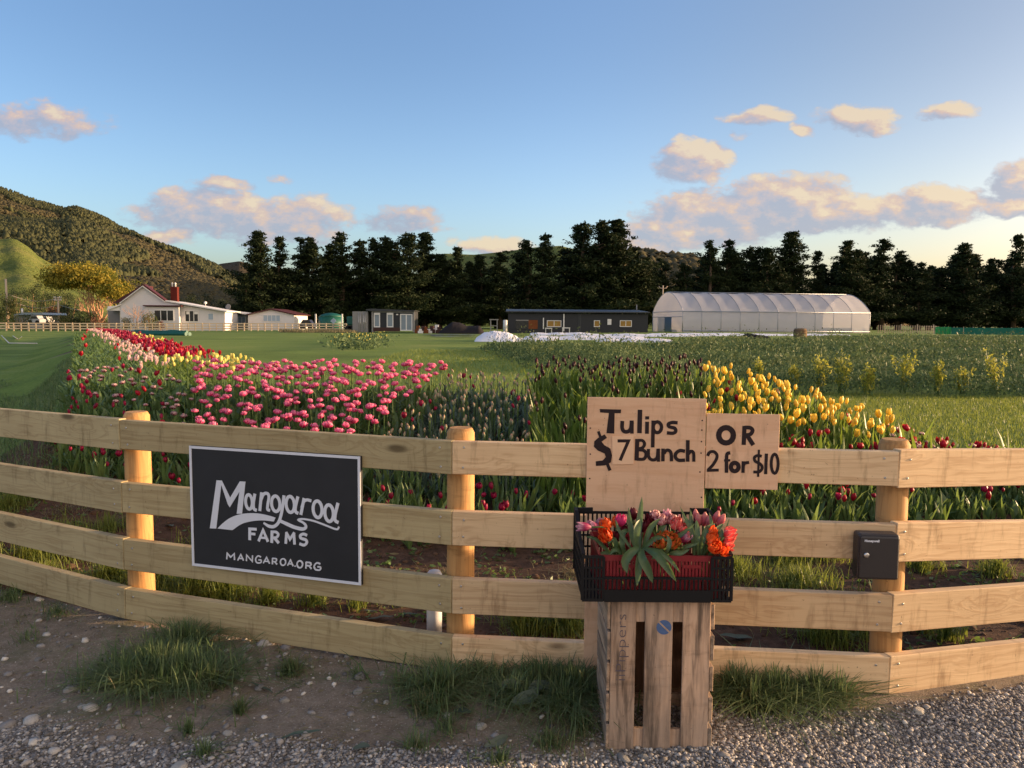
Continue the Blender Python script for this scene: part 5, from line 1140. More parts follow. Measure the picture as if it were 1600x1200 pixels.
# fit the crown to its measured outline
zmx = at(130, 411, 122).z; 
PP = []; CC = []
for k in range(80):
    q = r.uniform(0, 1); xx = -6.1 + 10.5*((k + r.uniform(0, 1))/80); zt_ = np.interp(xx, [-7.2, -6, -4, -1, 1.5, 3, 4.6], [6.6, 8.2, 9.9, 10.3, 9.4, 8.2, 5.8]); zb2 = np.interp(xx, [-7.2, -4, 0, 2, 4.6], [6.0, 6.6, 6.2, 5.2, 4.4])
    for s in range(5):
        c = np.array([xx + r.normal(0, .5), r.uniform(-4.2, 4.2)*(1 - ((xx + 1.3)/7.2)**2)**.5, zb2 + (zt_ - zb2)*r.uniform(.1, 1)]); mm = 46
        PP.append(c + r.normal(0, 1, (mm, 3))*[.62, .62, .26]); CC.append(np.full(mm, np.clip(.25 + .06*xx + r.uniform(-.3, .3), 0, .99)))
PP = np.concatenate(PP); V, Q = cards(PP, .38, 3, .5)
link('crown', mesh_np('crown', V, [Q], M['gold_leaf'], C=rep4(np.concatenate(CC))), gt)
p = gp(213, 519, 110); bt = thing('bare_tree', 'small leafless twiggy tree before the farmhouse wall', 'tree', tuple(p)); sg_, tips = branches(r, p, 4, 3, 1.35, .9, .12, .06, .012); mb = MB()
for pts, rd in sg_: mb.tube(pts, rd, 5, caps=False)
mb.build('branches', M['pale_bark'], bt)
def shrub(px, pyt, pyb, wpx, Y, mat, label, seed, dens=1.0, group=None):
    r = np.random.default_rng(seed); p = gp(px, pyb, Y); zt_ = at(px, pyt, Y).z; hgt = max(.4, zt_ - p.z); wd = wpx/F*Y/2; t_ = thing('garden_shrub', label, 'shrub', tuple(p), group)
    mb = MB()
    for i in range(5): a = r.uniform(0, 6.28); mb.tube([p + Vector((0, 0, -.1)), p + Vector((math.cos(a)*wd*.3, math.sin(a)*wd*.3, hgt*.4)), p + Vector((math.cos(a)*wd*.6, math.sin(a)*wd*.6, hgt*.8))], [.05, .03, .01], 5, caps=False)
    mb.build('stems', M['pale_bark'], t_); P = []; Cc = []
    for k in range(int(26*dens)):
        a = r.uniform(0, 6.28); u = r.uniform(0, 1)**.5; z = r.uniform(.12, 1); rad = wd*u*math.sqrt(max(.05, 1 - (2*z - .9)**2*.75)); c = np.array([p.x + math.cos(a)*rad, p.y + math.sin(a)*rad, p.z + z*hgt*.95]); m_ = 40
        P.append(c + r.normal(0, 1, (m_, 3))*min(.4, wd*.24)); Cc.append(np.full(m_, r.uniform()))
    V, Q = cards(np.concatenate(P), min(.26, .06 + wd*.11), seed, .5); link('foliage', mesh_np('foliage', V - np.array(p)[None], [Q], M[mat], C=rep4(np.concatenate(Cc))), t_); return t_
shrub(10, 462, 508, 34, 116, 'shrub_leaf', 'tall olive shrub at the foot of the lone wooden pole', 1, 2.0)
shrub(34, 491, 510, 26, 112, 'shrub_leaf', 'round golden green shrub before the blue roofed shed', 2); shrub(102, 493, 510, 24, 112, 'shrub_leaf', 'pale yellow green shrub just past the crossarm pole', 3)
shrub(82, 497, 510, 22, 113, 'dark_leaf', 'low dark shrub between the cars and the crossarm pole', 4); shrub(135, 489, 510, 30, 113, 'shrub_leaf', 'green shrub at the base of the spreading tree', 5, 1.3); shrub(156, 495, 512, 24, 111, 'red_leaf', 'reddish shrub between the spreading tree and veranda', 6)
shrub(119, 498, 511, 22, 112, 'dark_leaf', 'dark low shrub below the spreading tree crown', 15)
shrub(198, 497, 512, 18, 109, 'shrub_leaf', 'low green shrub beside the bare twiggy tree', 7); shrub(233, 490, 512, 26, 110, 'shrub_leaf', 'rounded yellow green shrub under the farmhouse windows', 8, 1.3); shrub(251, 502, 512, 12, 110, 'red_leaf', 'small red shrub at the farmhouse wall', 9)
shrub(105, 478, 506, 46, 152, 'dark_leaf', 'dark bushy hedge behind the spreading tree', 10, 2.2); shrub(86, 480, 506, 30, 156, 'red_leaf', 'dull red brown bush beyond the crossarm pole', 11, 1.5)
for k, (px, pt, wp, Y) in enumerate(((28, 446, 34, 190), (48, 450, 30, 195), (62, 441, 26, 200), (78, 455, 30, 192), (95, 452, 30, 198), (-8, 450, 40, 190), (112, 456, 30, 200), (300, 462, 40, 160), (325, 458, 30, 165), (285, 474, 30, 150), (350, 470, 30, 160))):
    shrub(px, pt, 510, wp, Y, 'dark_leaf', 'dark bushy tree beyond the sheds at the foot of the hill' if px < 200 else 'dark bush rising behind the farmhouse wing', 50+k, 2.4, 'dark bushes at the hill foot' if px < 200 else 'bushes behind the wing')
# ------------------------------------------------------------------ tulips
def petal(L, W, r0, rm, rt, a0, nv=4, nu=2, curl=0.0, tipw=.12, ruf=0.0, r=None):
    V = []; C = []
    for j in range(nv + 1):
        v = j/nv; rad = r0 + (rm - r0)*math.sin(min(1, v/.5)*math.pi/2) if v < .5 else rm + (rt - rm)*((v - .5)/.5)**1.6
        z = L*(v - curl*v*v); wd = W*max(tipw if j == nv else .2, math.sin(math.pi*(.10 + .84*v))**.8)
        for i in range(nu + 1):
            u = (i/nu - .5)*2; ang = a0 + u*wd/2/max(rad, W*.55); rr_ = rad - abs(u)*W*.05 + (0 if r is None else r.normal(0, ruf)*L)
            V.append((math.cos(ang)*rr_, math.sin(ang)*rr_, z - abs(u)**2*L*.04*(v > .6) + (0 if r is None else r.normal(0, ruf)*L))); C.append((v, abs(u)))
    q = [(j*(nu+1)+i, j*(nu+1)+i+1, (j+1)*(nu+1)+i+1, (j+1)*(nu+1)+i) for j in range(nv) for i in range(nu)]
    return V, q, C
def merge(parts):
    V = []; Q = []; C = []
    for v, q, c in parts: b = len(V); V += list(v); Q += [tuple(b + i for i in f) for f in q]; C += list(c)
    return np.array(V, float), np.array(Q, int), np.array(C, float)
def bloom(kind, lod, seed=0):
    r = np.random.default_rng(seed + 500); nv, nu = ((5, 3) if lod == 2 else (4, 2)) if lod else (3, 1); P = []
    if kind == 'cup':
        for l in range(2):
            op = (.85, 1.0, 1.3)[seed % 3]
            for i in range(3): P.append(petal(.062*r.uniform(.92, 1.08), .040, .007, (.0235 - .002*l)*op, (.0105 + r.uniform(-.002, .004))*op**2, 2.094*i + 1.047*l + r.uniform(-.1, .1), nv, nu, tipw=.2))
    elif kind == 'bud':
        for i in range(3 if not lod else 6): P.append(petal(.050, .030, .005, .0135, .003, 6.283*i/(3 if not lod else 6), nv, nu if lod else 2, tipw=.2))
    elif kind == 'double':
        for l, (n_, L, rm, rt) in enumerate(((6, .044, .038, .034), (6, .052, .032, .024), (5, .057, .022, .014), (3, .058, .012, .005)) if lod else ((6, .047, .036, .028), (4, .056, .018, .008))):
            for i in range(n_): P.append(petal(L*r.uniform(.85, 1.12), .034, .008 - .0012*l, rm*r.uniform(.9, 1.12), rt*r.uniform(.8, 1.3), 6.283*i/n_ + .5*l + r.uniform(-.2, .2), nv, nu, tipw=.5, ruf=.02 if lod else .0, r=r))
    elif kind == 'lily':
        for i in range(6): P.append(petal(.056, .030, .006, .018, .016 + r.uniform(-.003, .006), 1.047*i, nv, nu, tipw=.15))
    return merge(P)
def leaf(L, W, out, az, r, nv=5, fold=.3, droop=1.0):
    V = []; C = []
    for j in range(nv + 1):
        v = j/nv; rad = .004 + L*out*(v**1.5)*(.75 + .25*v); z = L*(v*.95 - droop*out*.62*v**2.2); wd = W*(math.sin(math.pi*(.06 + .93*v**.8))**.75 if j < nv else .02)
        tw = az + .25*v*r.normal(0, .6)
        for i, u in enumerate((-1, 0, 1)):
            x = rad - abs(u)*wd*fold*-.5*(1); y = u*wd/2
            V.append((math.cos(tw)*x - math.sin(tw)*y, math.sin(tw)*x + math.cos(tw)*y, z + abs(u)*wd*fold*.35)); C.append((v, abs(u)*.4))
    q = [(j*3+i, j*3+i+1, (j+1)*3+i+1, (j+1)*3+i) for j in range(nv) for i in range(2)]
    return V, q, C
def stem(h, r=.0035, lean=(0, 0), n=4, k=2):
    V = []; C = []
    for j in range(k + 1):
        v = j/k
        for i in range(n): a = 6.283*i/n; V.append((math.cos(a)*r + lean[0]*v*v*h, math.sin(a)*r + lean[1]*v*v*h, h*v)); C.append((v, 0))
    return V, [(j*n+i, j*n+(i+1) % n, (j+1)*n+(i+1) % n, (j+1)*n+i) for j in range(k) for i in range(n)], C
def mk(name, tmpl, mat):
    V, Q, C = tmpl; c3 = np.concatenate([np.zeros((len(V), 1)), C], 1); return mesh_np(name, V, [Q], mat, smooth=True, C=c3)
def instance(tmpl_list, pos, scale, seed, tilt=.12, tint=None, zs=None):
    """many placed copies of small templates gathered into plain arrays"""
    r = np.random.default_rng(seed); N = len(pos); pick = r.integers(0, len(tmpl_list), N); VV = []; QQ = []; CC = []; b = 0
    tint = r.uniform(0, 1, N) if tint is None else tint
    for k, (V, Q, C) in enumerate(tmpl_list):
        ii = np.where(pick == k)[0]; n = len(ii)
        if not n: continue
        a = r.uniform(0, 6.283, n); ca, sa = np.cos(a)[:, None], np.sin(a)[:, None]; s = (scale[ii] if hasattr(scale, '__len__') else np.full(n, scale))[:, None]
        X = V[None, :, 0]*ca - V[None, :, 1]*sa; Y = V[None, :, 0]*sa + V[None, :, 1]*ca; Zz = np.repeat(V[None, :, 2], n, 0)
        tx, ty = r.normal(0, tilt, (n, 1)), r.normal(0, tilt, (n, 1))
        P = np.stack([X*s + tx*Zz*s, Y*s + ty*Zz*s, Zz*s*(1 if zs is None else zs[ii][:, None])], -1) + pos[ii][:, None, :]
        VV.append(P.reshape(-1, 3)); QQ.append((np.arange(n)[:, None, None]*len(V) + Q[None] + b).reshape(-1, Q.shape[1])); b += n*len(V)
        CC.append(np.concatenate([np.repeat(tint[ii], len(V))[:, None], np.tile(C, (n, 1))], 1))
    return np.concatenate(VV), np.concatenate(QQ), np.concatenate(CC)
L_ = lambda *c: srgb(*c)
def bl(name, a, b, **k): return leafmat(name, L_(*a), L_(*b), k.pop('trans', .35), .45, .3, **k)
VAR = {  # kind, colours, height, leaf material, bloom scale
 'pink_tulip':   ('double', bl('pink_petals', (204, 40, 100), (224, 78, 136), tip=L_(236, 130, 166), edge=L_(242, 160, 184)), .43, 'tl_green', .9, 'double pink tulip with pale petal edges in the pink patch behind the farm sign'),
 'red_tulip':    ('cup', bl('red_petals', (150, 12, 36), (184, 24, 48)), .36, 'tl_green', 1.0, 'single deep red tulip near the fence side of the flower bed'),
 'crimson_tulip':('cup', bl('crimson_petals', (128, 14, 50), (166, 26, 72)), .36, 'tl_green', .82, 'crimson tulip with closed petals low behind the fence rails'),
 'yellow_tulip': ('cup', bl('yellow_petals', (232, 190, 44), (244, 212, 78), edge=L_(248, 222, 120)), .46, 'tl_bright', .98, 'golden yellow tulip in the patch behind the price boards'),
 'maroon_tulip': ('bud', bl('maroon_petals', (44, 16, 24), (74, 26, 34)), .50, 'tl_bright', 1.15, 'slender dark maroon tulip above bright leaves behind the price board'),
 'green_bud_tulip': ('bud', bl('green_buds', (128, 146, 116), (168, 160, 128), tip=L_(196, 150, 128)), .34, 'tl_blue', 1.0, 'unopened pale green tulip bud over bluish leaves in the middle of the bed'),
 'edged_tulip':  ('double', bl('edged_petals', (92, 24, 44), (122, 40, 58), tip=L_(214, 178, 176), edge=L_(220, 190, 184)), .36, 'tl_green', .72, 'small dark tulip edged with white at the bank end of the bed'),
 'cream_tulip':  ('cup', bl('cream_petals', (206, 196, 96), (222, 212, 130)), .44, 'tl_bright', 1.0, 'cream yellow tulip behind the pink patch'),
 'blush_tulip':  ('lily', bl('blush_petals', (190, 112, 128), (206, 160, 158), edge=L_(224, 196, 190)), .42, 'tl_green', .95, 'pale blush tulip in the long row along the bank'),
}
M['tl_green'] = leafmat('tulip_leaves', (.080, .148, .050), (.130, .195, .074), .36, .42, .35, edge=None, tcol=(.18, .26, .03))
M['tl_front'] = leafmat('front_tulip_leaves', (.095, .165, .052), (.155, .22, .076), .4, .42, .35, tcol=(.22, .30, .04))
M['tl_bright'] = leafmat('bright_tulip_leaves', (.080, .140, .028), (.125, .185, .040), .42, .42, .35, tcol=(.28, .36, .04))
M['tl_blue'] = leafmat('bluish_tulip_leaves', (.07, .118, .078), (.105, .15, .105), .27, .45, .35)
ZS = {'pink_tulip': .86, 'yellow_tulip': 1.16, 'edged_tulip': .8}
rl = np.random.default_rng(12)
LEAFT = [merge([leaf(rl.uniform(.22, .31), rl.uniform(.034, .056), rl.uniform(.22, .75), i*2.2 + rl.uniform(-.4, .4), rl) for i in range(int(rl.integers(3, 5)))]) for _ in range(7)]
LEAFU = [merge([leaf(rl.uniform(.38, .54), rl.uniform(.032, .048), rl.uniform(.10, .36), i*2.0 + rl.uniform(-.4, .4), rl) for i in range(4)]) for _ in range(7)]
LEAF1 = [merge([leaf(rl.uniform(.22, .31), rl.uniform(.034, .056), rl.uniform(.25, .7), 0, rl)]) for _ in range(5)]
LEAFB = [merge([leaf(rl.uniform(.24, .34), rl.uniform(.022, .032), rl.uniform(.15, .6), i*1.6 + rl.uniform(-.4, .4), rl) for i in range(4)]) for _ in range(5)]
LEAFS = [merge([leaf(rl.uniform(.26, .34), .05, rl.uniform(.3, .6), i*3 + rl.uniform(-.4, .4), rl, nv=2) for i in range(3)]) for _ in range(4)]
BL = {k: {lod: [bloom(k, lod, s) for s in range(3)] for lod in (0, 1)} for k in ('cup', 'bud', 'double', 'lily')}
# planting plan
def jgrid(x0, x1, y0, y1, d, seed):
    r = np.random.default_rng(seed); a, b = np.meshgrid(np.arange(x0, x1, d), np.arange(y0, y1, d*.9)); p = np.stack([a.ravel(), b.ravel()], 1); p[:, 0] += (np.arange(len(p)) % 2)*0; return p + r.uniform(-.42, .42, p.shape)*d
pl = jgrid(-9.5, 5.6, 5.3, 9.6, .112, 3); x, y = pl[:, 0], pl[:, 1]
ok = (y > bed_front(x)) & (y < bed_back(x)) & (x + .56*y > np.where(y < 7.6, -.42, -.15)) & (y < 9.0); pl = pl[ok]; x, y = pl[:, 0], pl[:, 1]
fd = y - bed_front(x); u01 = rng.uniform(0, 1, len(pl))
kind = np.full(len(pl), 'none', dtype=object)
mapX = 800 + F*x/y     # bearing of each plant, for the patch boundaries
pink = (mapX > 300) & (mapX < 700) & (y > 6.15 - .0 + (mapX - 400)*.0004) & ~((mapX > 560) & (y < 6.2 + (mapX - 560)*.0155))
kind[:] = 'leaf'
kind[(mapX < 330) & (u01 < .30)] = 'edged_tulip'; kind[(mapX < 260) & (u01 > .955)] = 'crimson_tulip'
kind[(mapX < 260) & (u01 > .915) & (u01 < .955)] = 'red_tulip'
kind[pink & (u01 < .78)] = 'pink_tulip'
gb = (mapX >= 560) & (mapX < 835) & ~pink & (fd > .55); kind[gb] = 'green_bud_tulip'; kind[gb & (u01 > .955)] = 'crimson_tulip'
mr = (mapX >= 835) & (mapX < 1115) & (fd > .5); kind[mr & (u01 < .16 + .7*(y > 7.7))] = 'maroon_tulip'; kind[mr & (u01 > .985)] = 'red_tulip'
yl = (mapX >= 1100) & (mapX < 1400) & (y > 6.75) & (mapX + (y - 7.5)*30 < 1385); kind[yl & (u01 < .64)] = 'yellow_tulip'; kind[yl & (u01 > .93)] = 'red_tulip'; kind[yl & (u01 <= .93) & (u01 >= .64)] = 'leaf'
rd = (mapX >= 1150) & (fd > .3) & ~yl; kind[rd & (u01 < .5)] = 'red_tulip'; kind[rd & (mapX > 1380) & (u01 > .5)] = 'edged_tulip'
ft = (fd <= .55) & ~pink; kind[ft] = 'leaf'; kind[ft & (u01 < .36)] = 'crimson_tulip'; kind[ft & (mapX > 1150) & (u01 < .24)] = 'red_tulip'; kind[(mapX < 215) & (fd < .7) & (u01 < .6)] = 'crimson_tulip'
kind[(mapX > 255) & (mapX < 400) & (y > 8.35) & (u01 < .4)] = 'cream_tulip'
hscale = np.where(fd < .55, .72, 1.0)*np.clip(.8 + fd*.25, .7, 1.0)*rng.uniform(.88, 1.12, len(pl))
pz = H(x, y); near = {}
lm = np.where(gb, 'tl_blue', np.where((mapX > 830) & (fd > .6), 'tl_bright', 'tl_green'))
# the three hundred that show largest become tulips of their own
scr = []
fence_top = np.interp(mapX, [0, 186, 706, 1406, 1600], [640, 656, 690, 706, 703])
sel = kind != 'leaf'
sy = np.zeros(len(pl))
Mi = CAMM.inverted(); HT = np.array([VAR[k][2] if k in VAR else .3 for k in kind])*hscale
for i in np.where(sel)[0]:
    v = Mi @ Vector((x[i], y[i], pz[i] + HT[i])); sy[i] = 600 + F*v.y/v.z*1.0
    sy[i] = 600 - F*v.y/(-v.z)
hidden = (mapX > 905) & (mapX < 1225) & (sy > 615) & ~((mapX > 1110) & (sy < 640))
hidden |= (sy > fence_top - 2) & (sy < fence_top + 50)
hidden |= (mapX > 298) & (mapX < 565) & (sy > 695)
size = np.where(sel & ~hidden & (mapX > -10) & (mapX < 1610), 1/y, 0)*np.where(kind == 'green_bud_tulip', .8, 1)*np.where(kind == 'maroon_tulip', .9, 1)
order = np.argsort(-size); cap = {'pink_tulip': 75, 'yellow_tulip': 70, 'green_bud_tulip': 36, 'crimson_tulip': 60, 'red_tulip': 44, 'maroon_tulip': 24, 'edged_tulip': 12, 'cream_tulip': 0}
got = {}; indiv = []
for i in order:
    k = kind[i]
    if size[i] <= 0 or got.get(k, 0) >= cap.get(k, 0): continue
    got[k] = got.get(k, 0) + 1; indiv.append(i)
indiv = np.array(indiv); isind = np.zeros(len(pl), bool); isind[indiv] = True
print('tulips', len(pl), 'individual', len(indiv), got)
PRO = {}
for k, (bk, mat, h, lmat, bs, lab) in VAR.items():
    if k == 'blush_tulip' or cap.get(k, 0) == 0: continue
    PRO[k] = ([mk('bloom', BL[bk][1][s], mat) for s in range(3)], [mk('stem', merge([stem(h)]), M['stem'])], {q: [mk('leaf', t_, M[q]) for t_ in LEAF1] for q in ('tl_green', 'tl_bright', 'tl_blue')})
for i in indiv:
    k = kind[i]; bk, mat, h, lmat, bs, lab = VAR[k]; bm_, st_, lf_ = PRO[k]; s = float(hscale[i])
    t_ = thing(k, lab, 'tulip', (float(x[i]), float(y[i]), float(pz[i]) - .01), k.replace('_', ' ') + 's in the bed'); t_.rotation_euler = (rng.normal(0, .07), rng.normal(0, .07), rng.uniform(0, 6.28))
    o = link('stem', st_[0], t_); o.scale = (1, 1, s); o = link('bloom', bm_[int(rng.integers(0, 3))], t_, (0, 0, h*s - .004)); e = bs*rng.uniform(.78, 1.18); o.scale = (e, e*rng.uniform(.9, 1.1), e*ZS.get(k, 1)*rng.uniform(.85, 1.15)); o.rotation_euler = (rng.normal(0, .16), rng.normal(0, .16), 0)
    for q in range(2 if k != 'green_bud_tulip' else 3): o = link('leaf', lf_[lm[i]][int(rng.integers(0, 5))], t_); o.rotation_euler = (0, 0, 2.4*q + rng.uniform(-.5, .5)); e = rng.uniform(.85, 1.1)*min(1.1, .55 + h*s); o.scale = (e*.8 if lm[i] == 'tl_blue' else e, e*.6 if lm[i] == 'tl_blue' else e, e)
rest = ~isind
def stuff(name, V, Q, C, mat, label, cat='tulips'): return tag(link(name, mesh_np(name, V, [Q], mat, smooth=True, C=C)), label, cat, kind='stuff')
P3 = np.stack([x, y, pz], 1)
for lname, tl, lab in (('tl_green', LEAFT, 'green tulip leaves filling the sign side of the bed'), ('tl_bright', LEAFU, 'bright backlit tulip leaves behind the price boards'), ('tl_blue', LEAFB, 'narrow bluish tulip leaves in the middle of the bed')):
    ii = rest & (lm == lname) & (rng.uniform(0, 1, len(pl)) < .96); s = (.78 + .34*rng.uniform(0, 1, len(pl)))*np.where(fd < .55, .85, 1.2)
    pts_, ss_ = P3[ii] - [0, 0, .01], s[ii]
    if lname == 'tl_green':      # the low front of the bed is the leafiest
        ex = np.stack([rng.uniform(-4.6, 5.4, 900), np.zeros(900), np.zeros(900)], 1); ex[:, 1] = bed_front(ex[:, 0]) + rng.uniform(-.08, 1.0, 900); ex = ex[ex[:, 0] + .56*ex[:, 1] > -.3]; ex[:, 2] = H(ex[:, 0], ex[:, 1]) - .01
        V, Q, C = instance(LEAFU + LEAFT*1, ex, rng.uniform(.55, .85, len(ex)), 25, .14); stuff('front_foliage', V, Q, C, M['tl_front'], 'leafy green front edge of the flower bed behind the rails', 'leaves')
    V, Q, C = instance(tl, pts_, ss_, 5, .12); stuff('tulip_foliage', V, Q, C, M[lname], lab, 'leaves')
for k, (bk, mat, h, lmat, bs, lab) in VAR.items():
    ii = np.where(rest & (kind == k))[0]
    if not len(ii): continue
    top = P3[ii] + np.stack([np.zeros(len(ii)), np.zeros(len(ii)), h*hscale[ii]], 1); V, Q, C = instance(BL[bk][1], top - [0, 0, .004], bs*rng.uniform(.78, 1.18, len(ii)), 8, .18, zs=np.full(len(ii), ZS.get(k, 1.0)))
    stuff(k + '_mass', V, Q, C, mat, 'further ' + k.replace('_', ' ') + 's filling out their patch of the bed')
ii = np.where(rest & (kind != 'leaf'))[0]; V, Q, C = instance([merge([stem(.4)])], P3[ii], np.ones(len(ii)), 9, .0, zs=HT[ii]/.4); stuff('tulip_stems', V, Q, C, M['stem'], 'thin green stems under the further tulip heads', 'stems')
# long strip along the bank
ps = []; 
for y0, y1, d in ((7.9, 14, .13), (14, 26, .17), (26, 58, .26)):
    a = jgrid(0, 2.3, y0, y1, d, int(y0*10)); ps.append(np.stack([a[:, 0] - .56*a[:, 1], a[:, 1], a[:, 0], np.full(len(a), d)], 1))
ps = np.concatenate(ps); ps = ps[~((ps[:, 1] > bed_front(ps[:, 0])) & (ps[:, 1] < np.minimum(bed_back(ps[:, 0]), 9.0)) & (ps[:, 0] > -9))]
sx, sy_, wv, dd = ps.T; sz = H(sx, sy_); u = rng.uniform(0, 1, len(ps)); wn = wv + rng.normal(0, .09, len(ps))
sk = np.full(len(ps), 'leaf', dtype=object)
sk[(wn < .75) & (u < .015)] = 'red_tulip'; sk[(wn > .75) & (wn < 1.08) & (u < .42)] = 'blush_tulip'
c1_ = (wn > 1.22) & (wn < 2.05); sk[c1_ & (sy_ > 17.5) & (u < .85)] = 'crimson_tulip'; sk[c1_ & (sy_ <= 17.5) & (sy_ > 11) & (u < .36)] = 'red_tulip'; sk[c1_ & (sy_ <= 17.5) & (sy_ > 11) & (u >= .36) & (u < .72)] = 'crimson_tulip'
sk[(wn > 1.15) & (sy_ <= 11.3) & (u < .15)] = 'cream_tulip'; sk[(wn > 1.75) & (sy_ > 19) & (sy_ < 27) & (u < .4)] = 'cream_tulip'
sk[(wn > 1.2) & (sy_ > 44) & (u < .12)] = 'blush_tulip'
S3 = np.stack([sx, sy_, sz], 1); big = 1 + np.clip((dd - .13)*4.2, 0, .6)
br = wn > 1.15
for flag, mat, lab in ((True, 'tl_bright', 'bright leaves of the long tulip row away from the bank'), (False, 'tl_green', 'green leaves of the long tulip row on the bank top')):
    ii = np.where((br & (sy_ < 14)) == flag)[0]; V, Q, C = instance(LEAFS, S3[ii] - [0, 0, .01], 1.0*big[ii]**.4*rng.uniform(.85, 1.2, len(ii)), 15, .1); stuff('tulip_foliage', V, Q, C, M[mat], lab, 'leaves')
for k in ('red_tulip', 'crimson_tulip', 'cream_tulip', 'blush_tulip'):
    bk, mat, h, lmat, bs, lab = VAR[k]; ii = np.where(sk == k)[0]; top = S3[ii] + np.stack([np.zeros(len(ii))]*2 + [np.full(len(ii), .40)*rng.uniform(.85, 1.1, len(ii))], 1)
    V, Q, C = instance(BL[bk][0], top, big[ii]*1.1*rng.uniform(.9, 1.15, len(ii)), 18, .1); stuff(k + '_row', V, Q, C, mat, k.replace('_', ' ') + 's running away along the bank towards the farmhouse')

# ------------------------------------------------------------------ crop, weeds, grass
def blades(P, h, wd, seed, lean=.5, bend=.6):
    r = np.random.default_rng(seed); N = len(P); a = r.uniform(0, 6.283, N); l = np.abs(r.normal(0, lean, N)); hh = h*r.uniform(.4, 1.4, N); w_ = wd*r.uniform(.55, 1.6, N)
    dx, dy = np.cos(a), np.sin(a); px_, py_ = -dy, dx
    def pt(v, k, wf): rad = l*hh*(v**(1 + bend)); return np.stack([P[:, 0] + dx*rad + px_*w_*wf*k, P[:, 1] + dy*rad + py_*w_*wf*k, P[:, 2] + hh*v*(1 - .35*np.minimum(l, 1.6)*v)], 1)
    V = np.stack([pt(0, -.5, 1), pt(0, .5, 1), pt(.5, -.5, .85), pt(.5, .5, .85), pt(.85, -.5, .5), pt(.85, .5, .5), pt(1, 0, 0)], 1)
    b = np.arange(N)[:, None]*7; Q = np.concatenate([b + np.array([[0, 1, 3, 2]]), b + np.array([[2, 3, 5, 4]])]); T = b + np.array([[4, 5, 6]])
    C = np.concatenate([np.repeat(r.uniform(0, 1, (N, 1)), 7, 0), np.tile(np.array([0, 0, .5, .5, .85, .85, 1.])[:, None], (N, 1)), np.zeros((N*7, 1))], 1)
    return V.reshape(-1, 3), [Q, T], C
M['grass'] = leafmat('grass_blades', (.11, .155, .032), (.18, .215, .052), .42, .5, .3, tcol=(.34, .38, .05))
M['grass_dark'] = leafmat('verge_grass_blades', (.080, .138, .046), (.165, .205, .090), .32, .5, .3)
M['grass_dry'] = leafmat('dry_grass_blades', (.16, .14, .07), (.24, .21, .12), .3, .7, .2)
M['crop'] = leafmat('crop_leaves', (.066, .108, .048), (.11, .155, .066), .22, .7, .15)
M['weed_soft'] = leafmat('pale_weed', (.075, .11, .04), (.13, .16, .06), .3, .6, .2)
M['weed'] = leafmat('yellow_green_weed', (.30, .34, .045), (.46, .42, .08), .5, .6, .2, tcol=(.3, .28, .05))
def zpts(x, y): return np.stack([x, y, H(x, y)], 1)
def patch(n, x0, x1, y0, y1, cond, seed):
    r = np.random.default_rng(seed); a = r.uniform(x0, x1, n); b = r.uniform(y0, y1, n); k = cond(a, b, r); return zpts(a[k], b[k])
def addgrass(name, P, h, wd, seed, mat, lab, lean=.5, cat='grass'):
    V, F_, C = blades(P, h, wd, seed, lean); return tag(link(name, mesh_np(name, V, F_, M[mat], C=C)), lab, cat, kind='stuff')
crop_left = lambda y: np.interp(y, [13.4, 15.7, 30, 66, 85], [2.2, .6, -1.2, -4.4, -6])
crop_end = lambda m: np.interp(m, [600, 740, 1020, 1100, 1250, 1300], [32, 29, 30, 38, 42, 58])
crop_front = lambda x: 13.4 + .25*np.sin(x*1.3)
P = patch(80000, 2.3, 9.5, 6.4, 14.2, lambda a, b, r: (b > np.where(a < 5.2, bed_back(a) + .05, bed_front(a) + .5)) & (b < crop_front(a) + .4), 1); addgrass('lawn_grass', P, .05, .0052, 2, 'grass', 'sunlit lawn grass between the tulip bed and the crop')
P = patch(90000, -14, -3.6, 6.2, 20, lambda a, b, r: (a + .56*b < -.02) & (b > front_line(a) + .5) & (r.uniform(0, 1, len(a)) < 9/b), 3); addgrass('bank_grass', P, .10, .006, 4, 'grass_dark', 'shaded grass on the bank and paddock beside the tulip row', .6)
P = patch(30000, -7.5, 6, 8.6, 26, lambda a, b, r: (b > np.where((a > -3.4)&(a < 3.2), bed_back(a) + .1, 99)) & (a + .56*b > 2.4) & (a < crop_left(b)), 5); addgrass('field_grass', P, .07, .008, 6, 'grass', 'mown grass strip beyond the crest of the flower bed', .7)
# behind the fence: weeds and grass on the soil strip
def clump(cx, cy, rad, n, seed): r = np.random.default_rng(seed); a = r.uniform(0, 6.283, n); q = np.abs(r.normal(0, .55, n))**1.15*rad*.88*(1 + .35*np.sin(a*3 + seed) + .2*np.sin(a*7)); return zpts(cx + np.cos(a)*q, cy + np.sin(a)*q)
CLb = [(175, 905, .16, 600), (250, 915, .2, 1200), (310, 925, .22, 1500), (350, 928, .2, 1300), (60, 870, .3, 1000), (20, 790, .35, 900), (90, 845, .25, 700), (140, 870, .2, 500), (30, 935, .2, 900), (330, 850, .25, 400), (880, 985, .2, 900), (820, 985, .15, 600), (860, 960, .2, 600), (1150, 900, .2, 700), (1230, 880, .25, 600), (1280, 870, .25, 600), (1180, 960, .25, 600), (1290, 1000, .2, 700), (1340, 990, .2, 500), (1440, 890, .12, 400), (1555, 900, .12, 400), (1250, 915, .3, 700), (1440, 985, .15, 300), (1480, 1000, .12, 200), (170, 830, .3, 300), (560, 950, .1, 120), (420, 940, .12, 250), (490, 945, .1, 200)]
